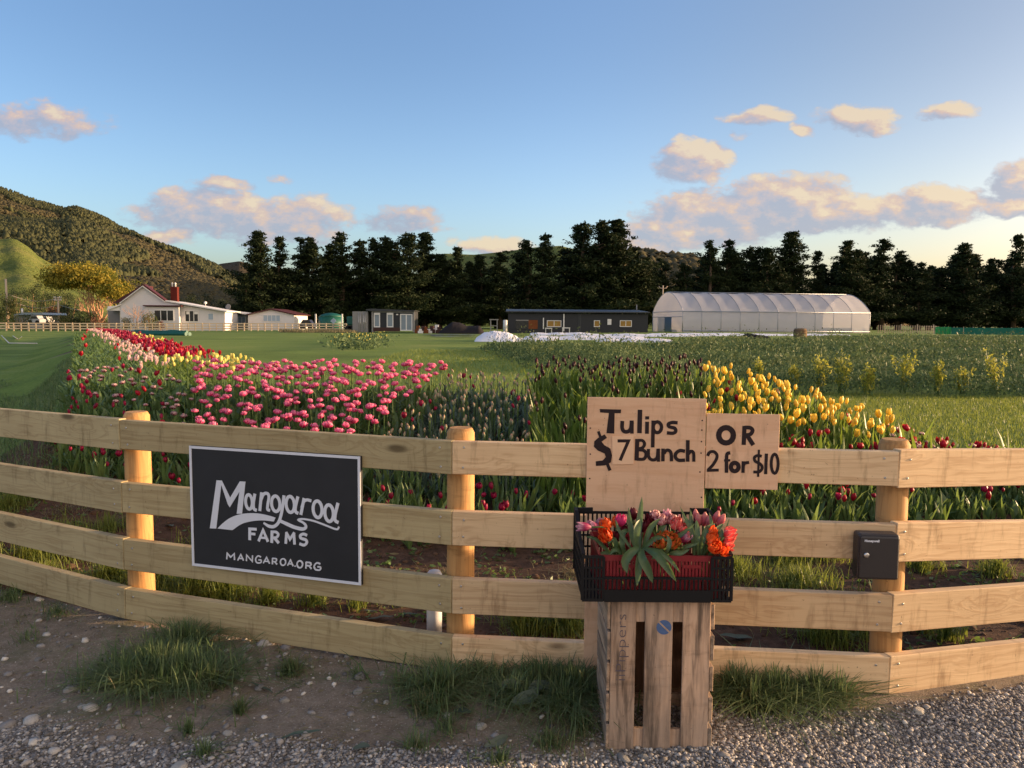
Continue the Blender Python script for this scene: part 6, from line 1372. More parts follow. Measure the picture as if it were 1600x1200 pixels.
P = np.concatenate([clump(gnd(a, b).x, max(gnd(a, b).y, float(front_line(gnd(a, b).x)) + .22), r_, n, 20+i) for i, (a, b, r_, n) in enumerate(CLb)]); addgrass('fence_grass', P, .12, .0048, 8, 'grass', 'sunlit grass and weeds growing behind the lower fence rails', .75)
CLf = [(240, 1050, .30, 3300), (200, 1070, .15, 900), (290, 1010, .12, 1300), (280, 1060, .25, 2200), (330, 1070, .14, 600), (165, 1062, .10, 250), (455, 1052, .07, 420), (375, 1115, .04, 160), (690, 1085, .16, 1300), (760, 1060, .2, 2400), (800, 1045, .09, 1500), (850, 1075, .2, 2000), (900, 1085, .15, 1500), (800, 1100, .14, 400), (880, 1105, .14, 500), (665, 1110, .1, 400), (640, 1075, .1, 300), (905, 1140, .12, 300), (860, 1165, .12, 200), (650, 1170, .07, 100), (1150, 1085, .12, 1300), (1210, 1090, .14, 1700), (1270, 1090, .12, 1200), (1180, 1105, .12, 700), (1310, 1095, .08, 500), (20, 935, .2, 500), (90, 960, .15, 120), (320, 1180, .05, 90), (295, 1145, .05, 90), (40, 1000, .2, 60), (560, 1060, .05, 60), (700, 1140, .12, 120), (780, 1190, .08, 100)]
P = []; HH = []
for i, (a, b, r_, n) in enumerate(CLf):
    g_ = gnd(a, b); q = clump(g_.x, g_.y, r_, n, 60+i); q = q[q[:, 1] < front_line(q[:, 0]) - .03]; P.append(q)
VG = np.concatenate(P[:5] + P[8:15] + P[20:25]); addgrass('verge_grass', VG[rng.uniform(0, 1, len(VG)) < .6], .12, .0044, 9, 'grass_dark', 'dark tufted grass along the foot of the fence', 1.5)
addgrass('verge_weeds', np.concatenate(P[5:8] + P[15:20] + P[25:]), .06, .0035, 10, 'grass_dark', 'thin low grass scattered over the bare dirt verge', 1.0)
P = np.concatenate([q[::5] for q in P[:25]]); addgrass('dry_grass', P, .075, .003, 11, 'grass_dry', 'dry straw coloured blades among the verge grass', 1.3)
P = np.concatenate([clump(gnd(a, b).x, gnd(a, b).y, .3, 220, 200+i) for i, (a, b) in enumerate(((450, 860), (600, 930), (1200, 900), (1500, 960), (700, 900), (1300, 940), (900, 900), (200, 820), (100, 800)))]); addgrass('dry_litter', P, .05, .003, 12, 'grass_dry', 'dry stalks lying on the soil strip behind the fence', 2.0)
r6 = np.random.default_rng(8); a = r6.uniform(-4.5, 5, 2600); b = r6.uniform(3.5, 7.6, 2600); k = (b > front_line(a) + .15) & (b < bed_front(a) + .1) & (pnoise(a*2.2, b*2.2, 9) > -.15); c3 = zpts(a[k], b[k]); PW = np.repeat(c3, 5, 0) + r6.normal(0, 1, (len(c3)*5, 3))*[.03, .03, .0]; PW[:, 2] += np.abs(r6.normal(.008, .014, len(PW))); V, Q = cards(PW, .042, 59, .42, dirs=None, jit=np.array([1, 1, .45])); tag(link('soil_weeds', mesh_np('soil_weeds', V, [Q], M['tl_green'], C=rep4(r6.uniform(0, 1, len(PW))))), 'low leafy weeds on the soil strip behind the fence rails', 'weeds', kind='stuff')
k2 = r6.uniform(0, 1, len(c3)) < .35; c4 = c3[k2] + r6.normal(0, .2, (k2.sum(), 3))*[1, 1, 0]; c4[:, 2] = H(c4[:, 0], c4[:, 1]) + .006; V, Q = cards(c4, .07, 60, .22, jit=np.array([1, 1, .15])); tag(link('dry_leaf_litter', mesh_np('dry_leaf_litter', V, [Q], M['grass_dry'], C=rep4(r6.uniform(0, 1, len(c4))))), 'pale dry leaf scraps on the soil behind the fence', 'litter', kind='stuff')
a = r6.uniform(-3.8, 1.2, 5200); b = r6.uniform(2.4, 4.9, 5200); k = (b < front_line(a) - .03) & (r6.uniform(0, 1, len(a)) < .25 + .6*(pnoise(a*2.5, b*2.5, 14) > .1)); c5 = zpts(a[k], b[k]); c5[:, 2] += .006; V, Q = cards(c5, .035, 61, .12, jit=np.array([1, 1, .12])); tag(link('straw_litter', mesh_np('straw_litter', V, [Q], M['grass_dry'], C=rep4(r6.uniform(0, 1, len(c5))))), 'tiny dry straw bits scattered over the bare verge', 'litter', kind='stuff')
P = patch(9000, -3.8, 1.4, 2.6, 4.9, lambda a, b, r: (b < front_line(a) - .03) & (pnoise(a*2.1, b*2.1, 33) > .25), 71); addgrass('sparse_grass', P, .03, .0028, 72, 'grass_dark', 'sparse short grass sprouting on the bare verge', 1.3)
# crop field: many low leafy plants, thinner and coarser with distance
r = np.random.default_rng(91); PP = []; SS = []
for y0, y1, n, s, hh in ((13.4, 17, 34000, .065, .48), (17, 24, 34000, .085, .42), (24, 40, 30000, .14, .38), (40, 58, 14000, .22, .28)):
    a = r.uniform(-5, 46, n*3); b = r.uniform(y0, y1, n*3); k = (a > crop_left(b) + r.normal(0, .25, len(a))) & (b > crop_front(a)) & (a < b*.72 + 1) & (b < crop_end(800 + F*a/b)); a, b = a[k][:n], b[k][:n]
    hz = hh*(.75 + .35*pnoise(a*.9, b*.9, 5))*(1 - .5*np.exp(-(a - crop_left(b))/.5))*(.6 + .4*sst(13.4, 13.9, b)); q = zpts(a, b); q[:, 2] += hz*r.uniform(0, 1, len(a))**.6; PP.append(q); SS.append(np.full(len(a), s))
PP = np.concatenate(PP); SS = np.concatenate(SS); V, Q = cards(PP, SS, 92, .42, dirs=np.array([[0, 0, .7]])); tag(link('crop_field', mesh_np('crop_field', V, [Q], M['crop'], C=rep4(r.uniform(0, 1, len(PP))))), 'dense dark green weedy crop reaching back to the tunnel house', 'crop', kind='stuff')
# dark base under the crop so that the soil does not shine through
m_ = r.uniform(0, 1, 7000); a = r.uniform(-4, 40, 9000); b = 13.4 + (r.uniform(0, 1, 9000)**1.6)*38; k = (a > crop_left(b)) & (a < b*.72 + 1) & (b > crop_front(a)) & (b < crop_end(800 + F*a/b)); q = zpts(a[k], b[k]); 
addgrass('crop_stalks', q, .50, .008, 14, 'crop', 'upright stalks standing in the crop', .3, 'stalks')
r5 = np.random.default_rng(57); a = r5.uniform(-3, 30, 1500); b = 14 + 26*r5.uniform(0, 1, 1500)**1.5; k = (a > crop_left(b)) & (a < b*.72 + 1) & (b < crop_end(800 + F*a/b)) & (np.sin(b*1.1 + a*.15) > -.1); c3 = zpts(a[k], b[k]); PW = np.repeat(c3, 26, 0) + r5.normal(0, 1, (len(c3)*26, 3))*[.10, .10, .0]; PW[:, 2] += .25 + np.abs(r5.normal(0, .22, len(PW))); V, Q = cards(PW, .085, 58, .4, dirs=np.array([[0, 0, .7]]))
tag(link('crop_weeds', mesh_np('crop_weeds', V, [Q], M['weed_soft'], C=rep4(r5.uniform(0, 1, len(PW))))), 'paler weeds standing in loose rows through the crop', 'weeds', kind='stuff')
def weed(px, pyt, pyb, wpx, label, seed, mat='weed', Y=None):
    r = np.random.default_rng(seed); Yw = Y or 13.6 + r.uniform(0, .8); p = at(px, pyb, Yw); z0 = Hs(p.x, Yw); top = at(px, pyt, Yw).z; hgt = top - z0; wd = wpx/F*Yw/2; t_ = thing('tall_weed', label, 'weed', (p.x, Yw, z0)); mb = MB(); PP = []; 
    for i in range(9):
        a = r.uniform(0, 6.28); sp_ = r.uniform(.1, 1)*wd; h = hgt*r.uniform(.62, 1); e = Vector((p.x + math.cos(a)*sp_, Yw + math.sin(a)*sp_*.6, z0 + h)); b0 = Vector((p.x + r.normal(0, .04), Yw + r.normal(0, .04), z0 - .02)); mid = b0.lerp(e, .5) + Vector((0, 0, h*.08)); mb.tube([b0, mid, e], [.008, .006, .003], 4, caps=False)
        for q in np.linspace(.25, 1, 36): c = np.array(b0.lerp(mid, q*2) if q < .5 else mid.lerp(e, q*2 - 1)); PP.append(c + r.normal(0, .03, 3))
    mb.build('stalks', M['stem'], t_); V, Q = cards(np.array(PP), .07, seed, .4, dirs=np.array([[0, 0, .6]])); link('leaves', mesh_np('leaves', V - np.array([p.x, Yw, z0])[None], [Q], M[mat], C=rep4(r.uniform(0, 1, len(PP)))), t_)
for k, (px, pt, pb, wp, lab) in enumerate(((1284, 553, 612, 34, 'tall yellow green weed at the crop edge above the yellow tulips'), (1313, 549, 612, 40, 'widest yellow green weed at the crop edge with white seed heads'), (1412, 548, 606, 40, 'yellow green weed standing at the crop edge over the wooden post'), (1467, 560, 606, 22, 'thin upright yellow weed at the crop edge over the lawn'), (1556, 543, 606, 50, 'bright spreading yellow weed at the outer end of the crop edge'), (1240, 566, 610, 26, 'small olive weed beside the tall ones at the crop edge'), (1355, 568, 612, 26, 'short olive weed in the gap along the crop edge'), (1186, 562, 600, 14, 'small bright yellow weed at the crest beyond the yellow tulips'), (1505, 572, 606, 40, 'low rusty green weed between the yellow ones at the crop edge'))):
    weed(px, pt, pb, wp, lab, 300+k)
# mid-field flower patch left on the lawn
PP = []; c0 = gnd(556, 548); c1 = gnd(566, 527); rr2 = np.random.default_rng(17)
k_ = rr2.uniform(0, 1, 2600); ww = rr2.normal(0, .45, 2600); a = c0.x + (c1.x - c0.x)*k_ + ww*(1 + k_); b = c0.y + (c1.y - c0.y)*k_; q = zpts(a, b); q[:, 2] += rr2.uniform(0, .32, 2600)
V, Q = cards(q, .16, 18, .45, dirs=np.array([[0, 0, .5]])); tag(link('old_flower_row', mesh_np('old_flower_row', V, [Q], M['crop'], C=rep4(rr2.uniform(0, 1, len(q))))), 'weedy remnant of a flower row across the mown grass', 'flower row', kind='stuff')
q2 = q[::60] + [0, 0, .12]; V, Q, C = instance(BL['cup'][0], q2, np.full(len(q2), 1.1), 19); stuff('pale_flowers', V, Q, C, VAR['cream_tulip'][1], 'few pale flowers left in the weedy row on the grass', 'flowers')
# straw coloured strip before the far fence
a = rr2.uniform(-31, -18, 5000); b = rr2.uniform(92, 101, 5000); k = (a/b > -.30) & (a/b < -.20); addgrass('straw_strip', zpts(a[k], b[k]), .35, .05, 21, 'grass_dry', 'straw coloured strip of dry grass before the grey container', .6)

# ------------------------------------------------------------------ stones
PHI = (1 + 5**.5)/2; IV = np.array([(-1, PHI, 0), (1, PHI, 0), (-1, -PHI, 0), (1, -PHI, 0), (0, -1, PHI), (0, 1, PHI), (0, -1, -PHI), (0, 1, -PHI), (PHI, 0, -1), (PHI, 0, 1), (-PHI, 0, -1), (-PHI, 0, 1)], float)/1.9
IF = np.array([(0,11,5),(0,5,1),(0,1,7),(0,7,10),(0,10,11),(1,5,9),(5,11,4),(11,10,2),(10,7,6),(7,1,8),(3,9,4),(3,4,2),(3,2,6),(3,6,8),(3,8,9),(4,9,5),(2,4,11),(6,2,10),(8,6,7),(9,8,1)])
rs = np.random.default_rng(44); STT = [(IV*np.array([rs.uniform(.8, 1.4), rs.uniform(.7, 1.1), rs.uniform(.45, .8)])*rs.uniform(.8, 1.2, (12, 1)), IF, np.zeros((12, 2))) for _ in range(8)]
m, t = newmat('gravel_stone'); a_ = t.new('ShaderNodeAttribute', attribute_name='c'); sp = t.new('ShaderNodeSeparateColor'); t.set(sp.inputs[0], a_.outputs['Color'])
pos = t.new('ShaderNodeNewGeometry').outputs['Position']; c = t.ramp(sp.outputs[0], [(0, (.10, .094, .090)), (.35, (.20, .186, .176)), (.7, (.31, .288, .27)), (.92, (.44, .41, .37)), (1, (.6, .56, .5))])
k = t.math('MULTIPLY_ADD', t.noise(pos, 160, 4, .7), .9, .55); c = t.mix(1, c, t.new('ShaderNodeCombineColor', i_0=k, i_1=k, i_2=k).outputs[0], 'MULTIPLY'); principled(t, c, .9, .2, t.bump(t.noise(pos, 300, 3, .7), .4, .002)); M['stone'] = m
def pick(n, x0, x1, y0, y1, cond, seed): r = np.random.default_rng(seed); a = r.uniform(x0, x1, n); b = r.uniform(y0, y1, n); k = cond(a, b, r); return zpts(a[k], b[k])
fl_ = front_line
gmask = lambda a, b: np.maximum(sst(.15, .6, a)*sst(.05, .25, fl_(a) - b), np.maximum(sst(0, 1, (2.90 - b)/.16), sst(0, 1, (-1.45 - a)/.35)*sst(0, 1, (3.02 - b)/.16)))
P = pick(95000, -2.6, 2.9, 2.3, 3.6, lambda a, b, r: (b < fl_(a) + .02) & (r.uniform(0, 1, len(a)) < gmask(a, b)*.9), 1); s = np.abs(rs.normal(0, 1, len(P)))*.0034 + .0028
V, Q, C = instance(STT, P + np.stack([np.zeros(len(P))]*2 + [s*.35], 1), s, 2, .25); tag(link('gravel', mesh_np('gravel', V, [Q], M['stone'], C=C)), 'grey crushed stone of the driveway edge', 'gravel', kind='stuff')
P = pick(14000, -3.8, 1.0, 2.4, 4.8, lambda a, b, r: (b < fl_(a) + .05) & (r.uniform(0, 1, len(a)) < .35 + .4*pnoise(a*2, b*2, 4)), 5); s = np.abs(rs.normal(0, 1, len(P)))**1.6*.0046 + .0024
V, Q, C = instance(STT, P + np.stack([np.zeros(len(P))]*2 + [s*.15], 1), s, 6, .25); tag(link('pebbles', mesh_np('pebbles', V, [Q], M['stone'], C=C)), 'small pale pebbles scattered over the bare dirt verge', 'pebbles', kind='stuff')
P = pick(5000, -4.5, 5, 3.6, 7.6, lambda a, b, r: (b > fl_(a) + .1) & (b < bed_front(a) + .2), 7); s = np.abs(rs.normal(0, 1, len(P)))**1.5*.009 + .004
m, t = newmat('soil_clod'); pos = t.new('ShaderNodeNewGeometry').outputs['Position']; principled(t, t.ramp(t.noise(pos, 30, 4, .6), [(.3, (.05, .028, .018)), (.7, (.13, .08, .052))]), .95, .1); M['clod'] = m
V, Q, C = instance(STT, P, s, 8, .25); tag(link('soil_clods', mesh_np('soil_clods', V, [Q], M['clod'], C=C)), 'reddish brown soil crumbs of the bed edge behind the fence', 'soil', kind='stuff')
import bmesh
def rock(seed, mat):
    r = np.random.default_rng(seed); bm = bmesh.new(); bmesh.ops.create_icosphere(bm, subdivisions=3, radius=1); sc = (r.uniform(.9, 1.4), r.uniform(.7, 1.0), r.uniform(.5, .8)); pn = [Vector(r.normal(0, 1, 3)).normalized() for _ in range(9)]; dn = r.uniform(.62, .9, 9)
    for v in bm.verts:
        for n_, d_ in zip(pn, dn):
            e = v.co.dot(n_)
            if e > d_: v.co -= n_*(e - d_)*.9
        v.co = Vector((v.co.x*sc[0], v.co.y*sc[1], v.co.z*sc[2]))*(1 + r.normal(0, .012))
    me = bpy.data.meshes.new('stone'); bm.to_mesh(me); bm.free(); me.materials.append(mat); me.polygons.foreach_set('use_smooth', [True]*len(me.polygons)); return me
def rockmat(n_, c0, c1): 
    m, t = newmat(n_); tc = t.new('ShaderNodeTexCoord'); v = tc.outputs['Object']; oi = t.new('ShaderNodeObjectInfo'); k = t.math('ADD', t.math('MULTIPLY', t.noise(v, 3, 6, .65), .8), t.math('MULTIPLY', oi.outputs['Random'], .4)); principled(t, t.ramp(k, [(.3, c0), (.8, c1)]), .9, .15, t.bump(t.noise(v, 9, 5, .7), .5, .08)); return m
RK = [rockmat('grey_stone', (.13, .125, .12), (.30, .29, .27)), rockmat('pale_stone', (.26, .24, .21), (.46, .43, .38))]
RM = [rock(60+i, RK[i % 2]) for i in range(6)]
STN = [(565, 1054, 13, 0, 'large grey stone lying by the grass below the fence rail'), (720, 1103, 7, 1, 'small rounded stone at the front of the long grass'), (700, 1117, 9, 1, 'flat pale stone beside the torn leaf on the dirt'), (752, 1134, 9, 1, 'pale stone on the dirt in front of the long grass'), (560, 1079, 8, 0, 'rounded grey stone under the large grey one'), (604, 1097, 6, 1, 'small stone on bare dirt between the grass tufts'), (445, 1093, 8, 1, 'round pale stone by the fallen strap leaf'), (387, 1011, 8, 1, 'pale pebble at the lit edge of the grass tuft'), (380, 1024, 6, 1, 'second pale pebble by the lit grass edge'), (303, 1140, 7, 0, 'blue grey chip in the dirt below the grass tuft'), (356, 1145, 7, 1, 'pale stone in the dirt below the small green tuft'), (425, 1149, 6, 0, 'bluish stone beside the lower strap leaf'), (188, 1134, 7, 1, 'pale stone below the corner of the big grass tuft'), (280, 1196, 13, 1, 'broad half buried stone at the gravel edge'), (975, 1182, 11, 0, 'grey stone at the foot of the wooden crate'), (1006, 1181, 9, 0, 'squarish grey stone against the foot of the crate'), (1436, 1110, 9, 1, 'pale angular stone on gravel by the round post'), (1455, 1120, 6, 1, 'small pale stone next to the angular one by the post'), (1232, 1127, 8, 0, 'smooth grey stone at the grass edge on the gravel'), (1270, 1130, 6, 1, 'small stone at the gravel edge beneath the fence grass'), (405, 1073, 9, 0, 'oblong stone under the fallen strap leaf'), (400, 1060, 6, 1, 'round pebble in the stony patch by the fence'), (60, 1030, 5, 0, 'lone white chip on the shaded dirt'), (545, 1200, 8, 0, 'grey stone at the very front of the verge'), (365, 1040, 7, 1, 'greyish stone behind the strap leaf patch')]
for i, (px, py, rp_, mi, lab) in enumerate(STN):
    g_ = gnd(px, min(py + rp_*.4, 1215)); s = rp_/F*g_.y*1.05; o = tag(link('stone', RM[(i*2 + mi) % 6 if (i*2 + mi) % 2 == mi else (i*2 + mi + 1) % 6], None, (g_.x, g_.y, g_.z + s*.25)), lab, 'stone', 'loose stones on the verge'); o.scale = (s, s, s); o.rotation_euler = (rng.uniform(-.2, .2), rng.uniform(-.2, .2), rng.uniform(0, 6))
# broken leaves lying on the verge and soil
M['dead_leaf'] = leafmat('greyed_fallen_leaf', (.085, .115, .085), (.13, .15, .11), .15, .7, .15)
def flat_leaf(L, W, seed, curl=.25):
    r = np.random.default_rng(seed); V = []; C = []; nv = 6
    for j in range(nv + 1):
        v = j/nv; wd = W*(math.sin(math.pi*(.05 + .9*v))**.7); x_ = (v - .5)*L
        for u in (-1, -.5, 0, .5, 1): V.append((x_, u*wd/2 + .08*L*math.sin(v*3 + seed), .006 + abs(u)*wd*curl*.5 + .04*L*math.sin(v*5 + seed)**2)); C.append((v, abs(u)))
    return merge([(V, [(j*5+i, j*5+i+1, (j+1)*5+i+1, (j+1)*5+i) for j in range(nv) for i in range(4)], C)])
FLV = [(845, 1095, .12, .06, 'broad dull leaf in the grass at the crate side'), (800, 1092, .10, .05, 'dull green leaf half raised in the long grass'), (722, 1118, .075, .055, 'round grey leaf lying before the long grass'), (820, 1108, .13, .06, 'crumpled grey green leaf in front of the long grass'), (775, 1165, .12, .045, 'pale fallen leaf on dirt nearer the crate'), (565, 1174, .06, .055, 'small round green leaf alone on the dirt'), (470, 1155, .16, .022, 'long strap leaf lying on the dirt'), (405, 1080, .14, .022, 'pale strap leaf across the stones'), (595, 970, .14, .045, 'torn tulip leaf on the soil beside the white pipe'), (575, 960, .12, .04, 'pale tulip leaf on the soil under the rails'), (1150, 1000, .16, .06, 'drooping tulip leaf on soil beside the wooden crate'), (1330, 985, .16, .08, 'broad grey leaf on the soil by the key box post'), (1490, 995, .14, .05, 'pale leaf on the dark soil past the key box post'), (800, 955, .12, .05, 'tulip leaf on the soil near the middle post'), (265, 825, .14, .05, 'pale leaf lying behind the farm sign post'), (640, 965, .11, .04, 'bent leaf on soil under the third rail'), (870, 1025, .1, .04, 'narrow leaf among the grass under the bottom rail')]
for i, (px, py, L, W, lab) in enumerate(FLV):
    g_ = gnd(px, py)
    if g_.y > float(fl_(g_.x)) - .05 and py > 1010: g_.y = float(fl_(g_.x)) - .12
    o = tag(link('fallen_leaf', mk('fallen_leaf', flat_leaf(L, W, i), M['dead_leaf']), None, (g_.x, g_.y, Hs(g_.x, g_.y) + (.05 if i in (0, 1, 3) else .008))), lab, 'leaf'); o.rotation_euler = (rng.uniform(-.25, .25) + (.5 if i in (0, 1, 3) else 0), rng.uniform(-.2, .2), rng.uniform(-.7, .7))

# ------------------------------------------------------------------ cut tulips in the crate
CB = {k: bl('cut_' + k, *v) for k, v in {'white_pink': ((176, 62, 110), (196, 96, 130)), }.items()}
CB['white_pink'] = bl('cut_purple_white', (140, 34, 78), (170, 60, 104), tip=L_(214, 160, 176), edge=L_(226, 190, 198))
CB['orange'] = bl('cut_orange', (228, 74, 26), (240, 104, 44), edge=L_(246, 140, 70)); CB['magenta'] = bl('cut_magenta', (190, 36, 100), (206, 66, 122))
CB['dark'] = bl('cut_dark', (80, 18, 30), (104, 24, 40)); CB['blush'] = bl('cut_blush', (190, 92, 104), (206, 120, 124), tip=L_(226, 176, 172), edge=L_(232, 190, 184))
CB['coral'] = bl('cut_coral', (216, 70, 70), (226, 100, 92), edge=L_(240, 170, 150)); CB['parrot'] = bl('cut_parrot', (206, 120, 60), (214, 150, 80), tip=L_(222, 84, 40), edge=L_(150, 140, 60)); CB['bud'] = bl('cut_pink_bud', (186, 84, 100), (204, 120, 124), tip=L_(220, 150, 140))
M['cutleaf'] = leafmat('cut_tulip_leaves', (.075, .135, .058), (.115, .175, .080), .34, .42, .4, tcol=(.16, .22, .04))
BIG = {k: [bloom(k, 2, 40+s) for s in range(4)] for k in ('cup', 'double', 'lily', 'bud')}
def orient(d): return Vector(d).normalized().to_track_quat('Z', 'Y').to_matrix().to_4x4()
def place(tm, base, d, s, mat, name, par, spin=0.0, sz=1.0):
    V, Q, C = tm; Mx = Matrix.Translation(base) @ orient(d) @ Matrix.Rotation(spin, 4, 'Z') @ Matrix.Diagonal((s, s, s*sz, 1)); vs = np.array([Mx @ Vector(v) for v in V]) - np.array(ORG[par.name]); return link(name, mesh_np(name, vs, [Q], mat, smooth=True, C=np.concatenate([np.zeros((len(V), 1)), C], 1)), par)
def ribbon(pts, W, nrm, name, par, mat=None, fold=.25):
    pts = [Vector(p) for p in smooth_path([tuple(p) for p in pts], 3)]; n = len(pts); V = []; C = []
    for j, p in enumerate(pts):
        v = j/(n-1); t_ = (pts[min(j+1, n-1)] - pts[max(j-1, 0)]).normalized(); sd_ = t_.cross(Vector(nrm)).normalized(); up_ = sd_.cross(t_); wd = W*.74*(math.sin(math.pi*(.10 + .88*v**1.15))**.8 if j < n-1 else .02)
        for u in (-1, -.5, 0, .5, 1): q = p + sd_*u*wd/2 + up_*(abs(u)**1.5)*wd*fold; V.append(tuple(q - ORG[par.name])); C.append((0, v, abs(u)*.3))
    Q = [(j*5+i, j*5+i+1, (j+1)*5+i+1, (j+1)*5+i) for j in range(n-1) for i in range(4)]
    return link(name, mesh_np(name, np.array(V), [np.array(Q)], mat or M['cutleaf'], smooth=True, C=np.array(C)), par)
floor_z = tz0 + .004
def bunch(label, base_px, blooms, leaves, stems=True):
    """blooms: (px, py, Y, kind, colour, scale, direction); leaves: (list of (px,py,Y), width)"""
    bp = at(base_px[0], base_px[1], base_px[2]); bp.z = floor_z; t_ = thing('tulip_bunch', label, 'tulip bunch', tuple(bp))
    for i, (px, py, Y, k, c, s, d) in enumerate(blooms):
        p = at(px, py, Y); d = Vector(d).normalized(); L = .058*s*1.0; b = p - d*L*.5; place(BIG[k][(i + len(label)) % 4], b, d, s, CB[c], 'bloom', t_, rng.uniform(0, 6))
        e = bp + Vector((rng.uniform(-.02, .02), rng.uniform(-.02, .02), .005)); m1 = b - d*.06; MB().tube(smooth_path([tuple(e), tuple(e.lerp(m1, .6) + Vector((0, 0, .02))), tuple(m1), tuple(b + d*.003)], 3), .0032, 6).build('stem', M['stem'], t_)
    for pts, W in leaves: ribbon([at(*q) for q in pts], W, (rng.uniform(-.3, .3), -1, .35), 'leaf', t_)
    return t_
bunch('bunch of white edged purple tulips leaning out over the crate side', (975, 900, 2.98), [(912, 823, 2.90, 'lily', 'white_pink', 1.0, (-1, -.15, .12)), (927, 822, 2.93, 'lily', 'white_pink', 1.0, (-.7, -.2, .35)), (938, 818, 2.97, 'double', 'white_pink', .62, (-.4, -.2, .7))], [([(962, 872, 2.93), (945, 856, 2.92), (930, 842, 2.92), (914, 838, 2.94)], .02), ([(985, 880, 2.95), (962, 868, 2.9), (944, 864, 2.89), (930, 870, 2.88)], .022)])
bunch('bunch of orange peony tulips with a magenta bud in the crate corner', (985, 900, 2.95), [(946, 836, 2.89, 'double', 'orange', .8, (-.25, -.55, .6)), (946, 818, 2.95, 'double', 'orange', .75, (-.3, -.3, 1)), (970, 814, 2.97, 'cup', 'magenta', .82, (.1, -.2, 1)), (961, 816, 2.98, 'cup', 'orange', .72, (-.15, -.1, 1)), (966, 838, 2.93, 'cup', 'dark', .8, (-.1, -.4, .9)), (975, 830, 2.97, 'cup', 'dark', .8, (.2, -.3, 1))], [([(978, 868, 2.9), (972, 850, 2.89), (974, 832, 2.92), (986, 828, 2.95)], .03), ([(960, 868, 2.9), (962, 850, 2.88), (958, 842, 2.88), (950, 850, 2.87)], .024), ([(972, 872, 2.88), (966, 860, 2.87), (958, 860, 2.86), (952, 868, 2.86)], .02)])
bunch('bunch with long broad leaves spilling forward over the tray rim', (1002, 890, 2.93), [(990, 803, 3.02, 'cup', 'dark', .8, (-.1, 0, 1)), (1006, 824, 2.99, 'cup', 'dark', .7, (.1, -.2, 1))],
 [([(1000, 868, 2.90), (997, 836, 2.92), (1000, 806, 2.95), (1003, 776, 2.98)], .034), ([(996, 866, 2.90), (988, 842, 2.92), (984, 818, 2.95), (982, 793, 2.97)], .030), ([(1002, 866, 2.89), (1010, 840, 2.90), (1018, 822, 2.92), (1032, 810, 2.94)], .030),
  ([(993, 852, 2.88), (994, 836, 2.87), (996, 822, 2.88), (1000, 812, 2.90)], .036), ([(998, 856, 2.86), (985, 864, 2.82), (976, 878, 2.81), (980, 896, 2.80)], .046), ([(1003, 858, 2.86), (1003, 872, 2.80), (1012, 890, 2.79), (1020, 911, 2.785)], .044), ([(1000, 858, 2.86), (998, 876, 2.81), (997, 896, 2.80), (995, 916, 2.79)], .034), ([(1007, 856, 2.86), (1024, 866, 2.81), (1040, 884, 2.79), (1057, 909, 2.785)], .040), ([(1010, 856, 2.87), (1030, 862, 2.82), (1048, 876, 2.80), (1063, 895, 2.79)], .022),
  ([(998, 862, 2.89), (1012, 850, 2.87), (1028, 840, 2.86), (1046, 846, 2.85)], .026), ([(994, 866, 2.89), (978, 846, 2.89), (966, 826, 2.92), (962, 812, 2.94)], .018)])
bunch('bunch of white fringed blush tulips rising behind the broad leaves', (1030, 890, 3.02), [(1024, 804, 3.02, 'double', 'blush', .62, (-.1, -.2, 1)), (1033, 812, 2.99, 'double', 'blush', .72, (.1, -.35, 1)), (1017, 812, 3.02, 'lily', 'dark', .9, (-.3, -.1, 1)), (1012, 818, 3.0, 'lily', 'dark', .8, (-.5, -.1, .8))], [([(1028, 866, 2.95), (1026, 846, 2.94), (1032, 828, 2.93), (1042, 820, 2.93)], .034), ([(1030, 866, 2.95), (1046, 848, 2.91), (1066, 834, 2.90), (1086, 818, 2.90)], .024)])
bunch('bunch of coral double tulips at the middle of the crate', (1050, 890, 3.0), [(1052, 812, 3.0, 'double', 'blush', .74, (-.05, -.3, 1)), (1058, 818, 2.96, 'double', 'coral', .82, (.15, -.45, .9)), (1068, 826, 2.94, 'double', 'coral', .66, (.4, -.5, .7)), (1043, 806, 3.03, 'lily', 'white_pink', .9, (-.2, -.1, 1)), (1071, 841, 2.91, 'lily', 'white_pink', .95, (.45, -.4, .5)), (1063, 838, 2.93, 'lily', 'dark', .8, (.4, -.4, .5))], [([(1054, 868, 2.93), (1064, 846, 2.92), (1074, 824, 2.94), (1062, 790, 2.99)], .022), ([(1056, 868, 2.92), (1068, 856, 2.89), (1080, 852, 2.88), (1092, 848, 2.88)], .022)])
bunch('bunch of green and orange streaked parrot tulips low at the tray front', (1035, 890, 2.93), [(1032, 846, 2.87, 'double', 'parrot', .86, (-.25, -.7, .6)), (1051, 844, 2.88, 'double', 'parrot', .9, (.25, -.7, .6)), (1040, 838, 2.9, 'double', 'parrot', .7, (0, -.5, .8))], [([(1040, 868, 2.88), (1034, 862, 2.85), (1026, 866, 2.84), (1018, 874, 2.83)], .03), ([(1042, 868, 2.87), (1054, 864, 2.85), (1064, 864, 2.85), (1078, 858, 2.85)], .026), ([(1040, 866, 2.86), (1044, 856, 2.84), (1046, 846, 2.85), (1042, 836, 2.86)], .024)])
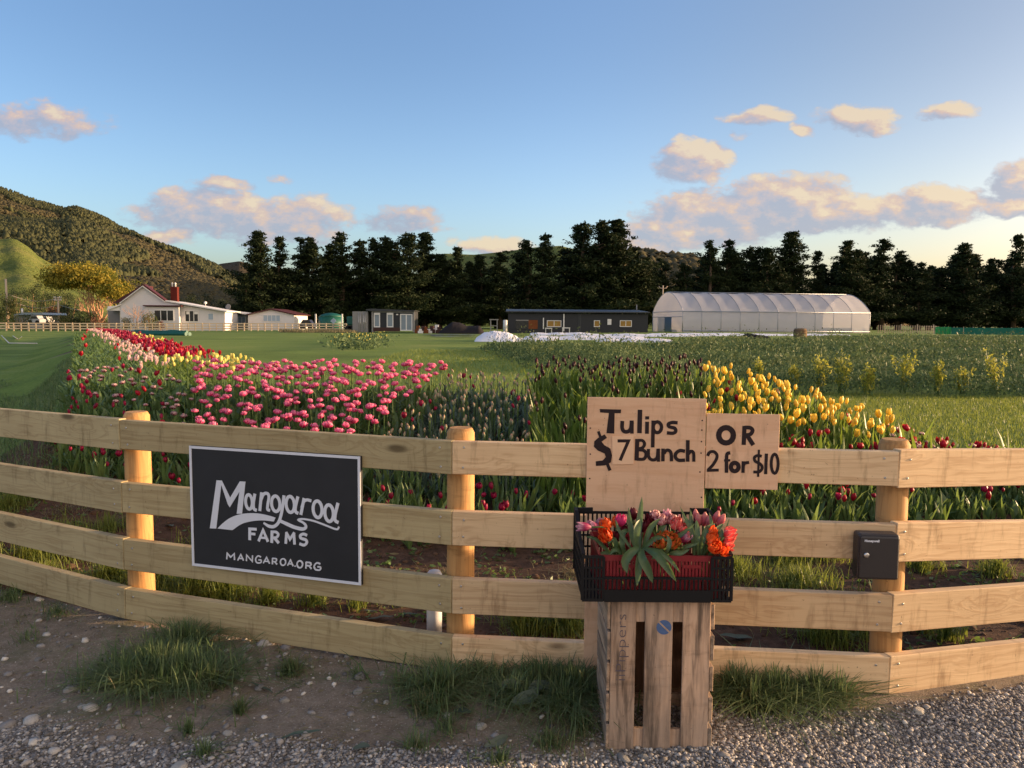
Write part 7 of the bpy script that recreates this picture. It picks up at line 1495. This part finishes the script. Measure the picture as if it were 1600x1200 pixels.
bunch('leafy bunch of closed pink tulip buds standing upright', (1090, 890, 2.97), [(1091, 810, 3.0, 'bud', 'bud', 1.15, (-.1, -.1, 1)), (1101, 809, 3.0, 'bud', 'bud', 1.15, (.05, -.1, 1)), (1108, 812, 2.98, 'bud', 'bud', 1.0, (.15, -.2, 1)), (1087, 802, 3.03, 'bud', 'bud', .9, (-.1, 0, 1)), (1120, 806, 2.99, 'bud', 'bud', 1.1, (.3, -.1, 1)), (1128, 811, 2.97, 'bud', 'bud', 1.15, (.45, -.15, 1))],
 [([(1084, 868, 2.91), (1084, 846, 2.91), (1078, 824, 2.93), (1068, 804, 2.96)], .030), ([(1090, 868, 2.91), (1090, 846, 2.90), (1089, 826, 2.92), (1088, 812, 2.94)], .028), ([(1094, 868, 2.91), (1098, 846, 2.90), (1104, 828, 2.91), (1116, 818, 2.93)], .030), ([(1098, 868, 2.91), (1108, 846, 2.90), (1120, 828, 2.92), (1130, 818, 2.94)], .030), ([(1102, 868, 2.92), (1106, 848, 2.92), (1112, 824, 2.94), (1108, 800, 2.97)], .024), ([(1086, 868, 2.92), (1082, 840, 2.94), (1080, 816, 2.97), (1079, 796, 2.99)], .024), ([(1106, 868, 2.92), (1118, 850, 2.92), (1130, 836, 2.94), (1140, 808, 2.97)], .018)])
bunch('bunch of bright orange double tulips at the crate end', (1105, 890, 2.92), [(1113, 840, 2.87, 'double', 'orange', .7, (.2, -.5, .8)), (1117, 854, 2.84, 'double', 'orange', .8, (.2, -.75, .5)), (1131, 859, 2.85, 'double', 'orange', .68, (.5, -.6, .5)), (1113, 828, 2.91, 'double', 'orange', .55, (.1, -.3, 1))], [([(1108, 868, 2.9), (1118, 848, 2.89), (1126, 836, 2.89), (1128, 826, 2.91)], .026)])
bunch('pair of coral pink double tulips leaning out at the crate end', (1110, 890, 2.96), [(1141, 834, 2.89, 'double', 'coral', .85, (.8, -.35, .45)), (1138, 850, 2.88, 'double', 'coral', .7, (.75, -.5, .2))], [([(1116, 866, 2.92), (1126, 850, 2.91), (1134, 838, 2.92), (1138, 824, 2.94)], .02)])
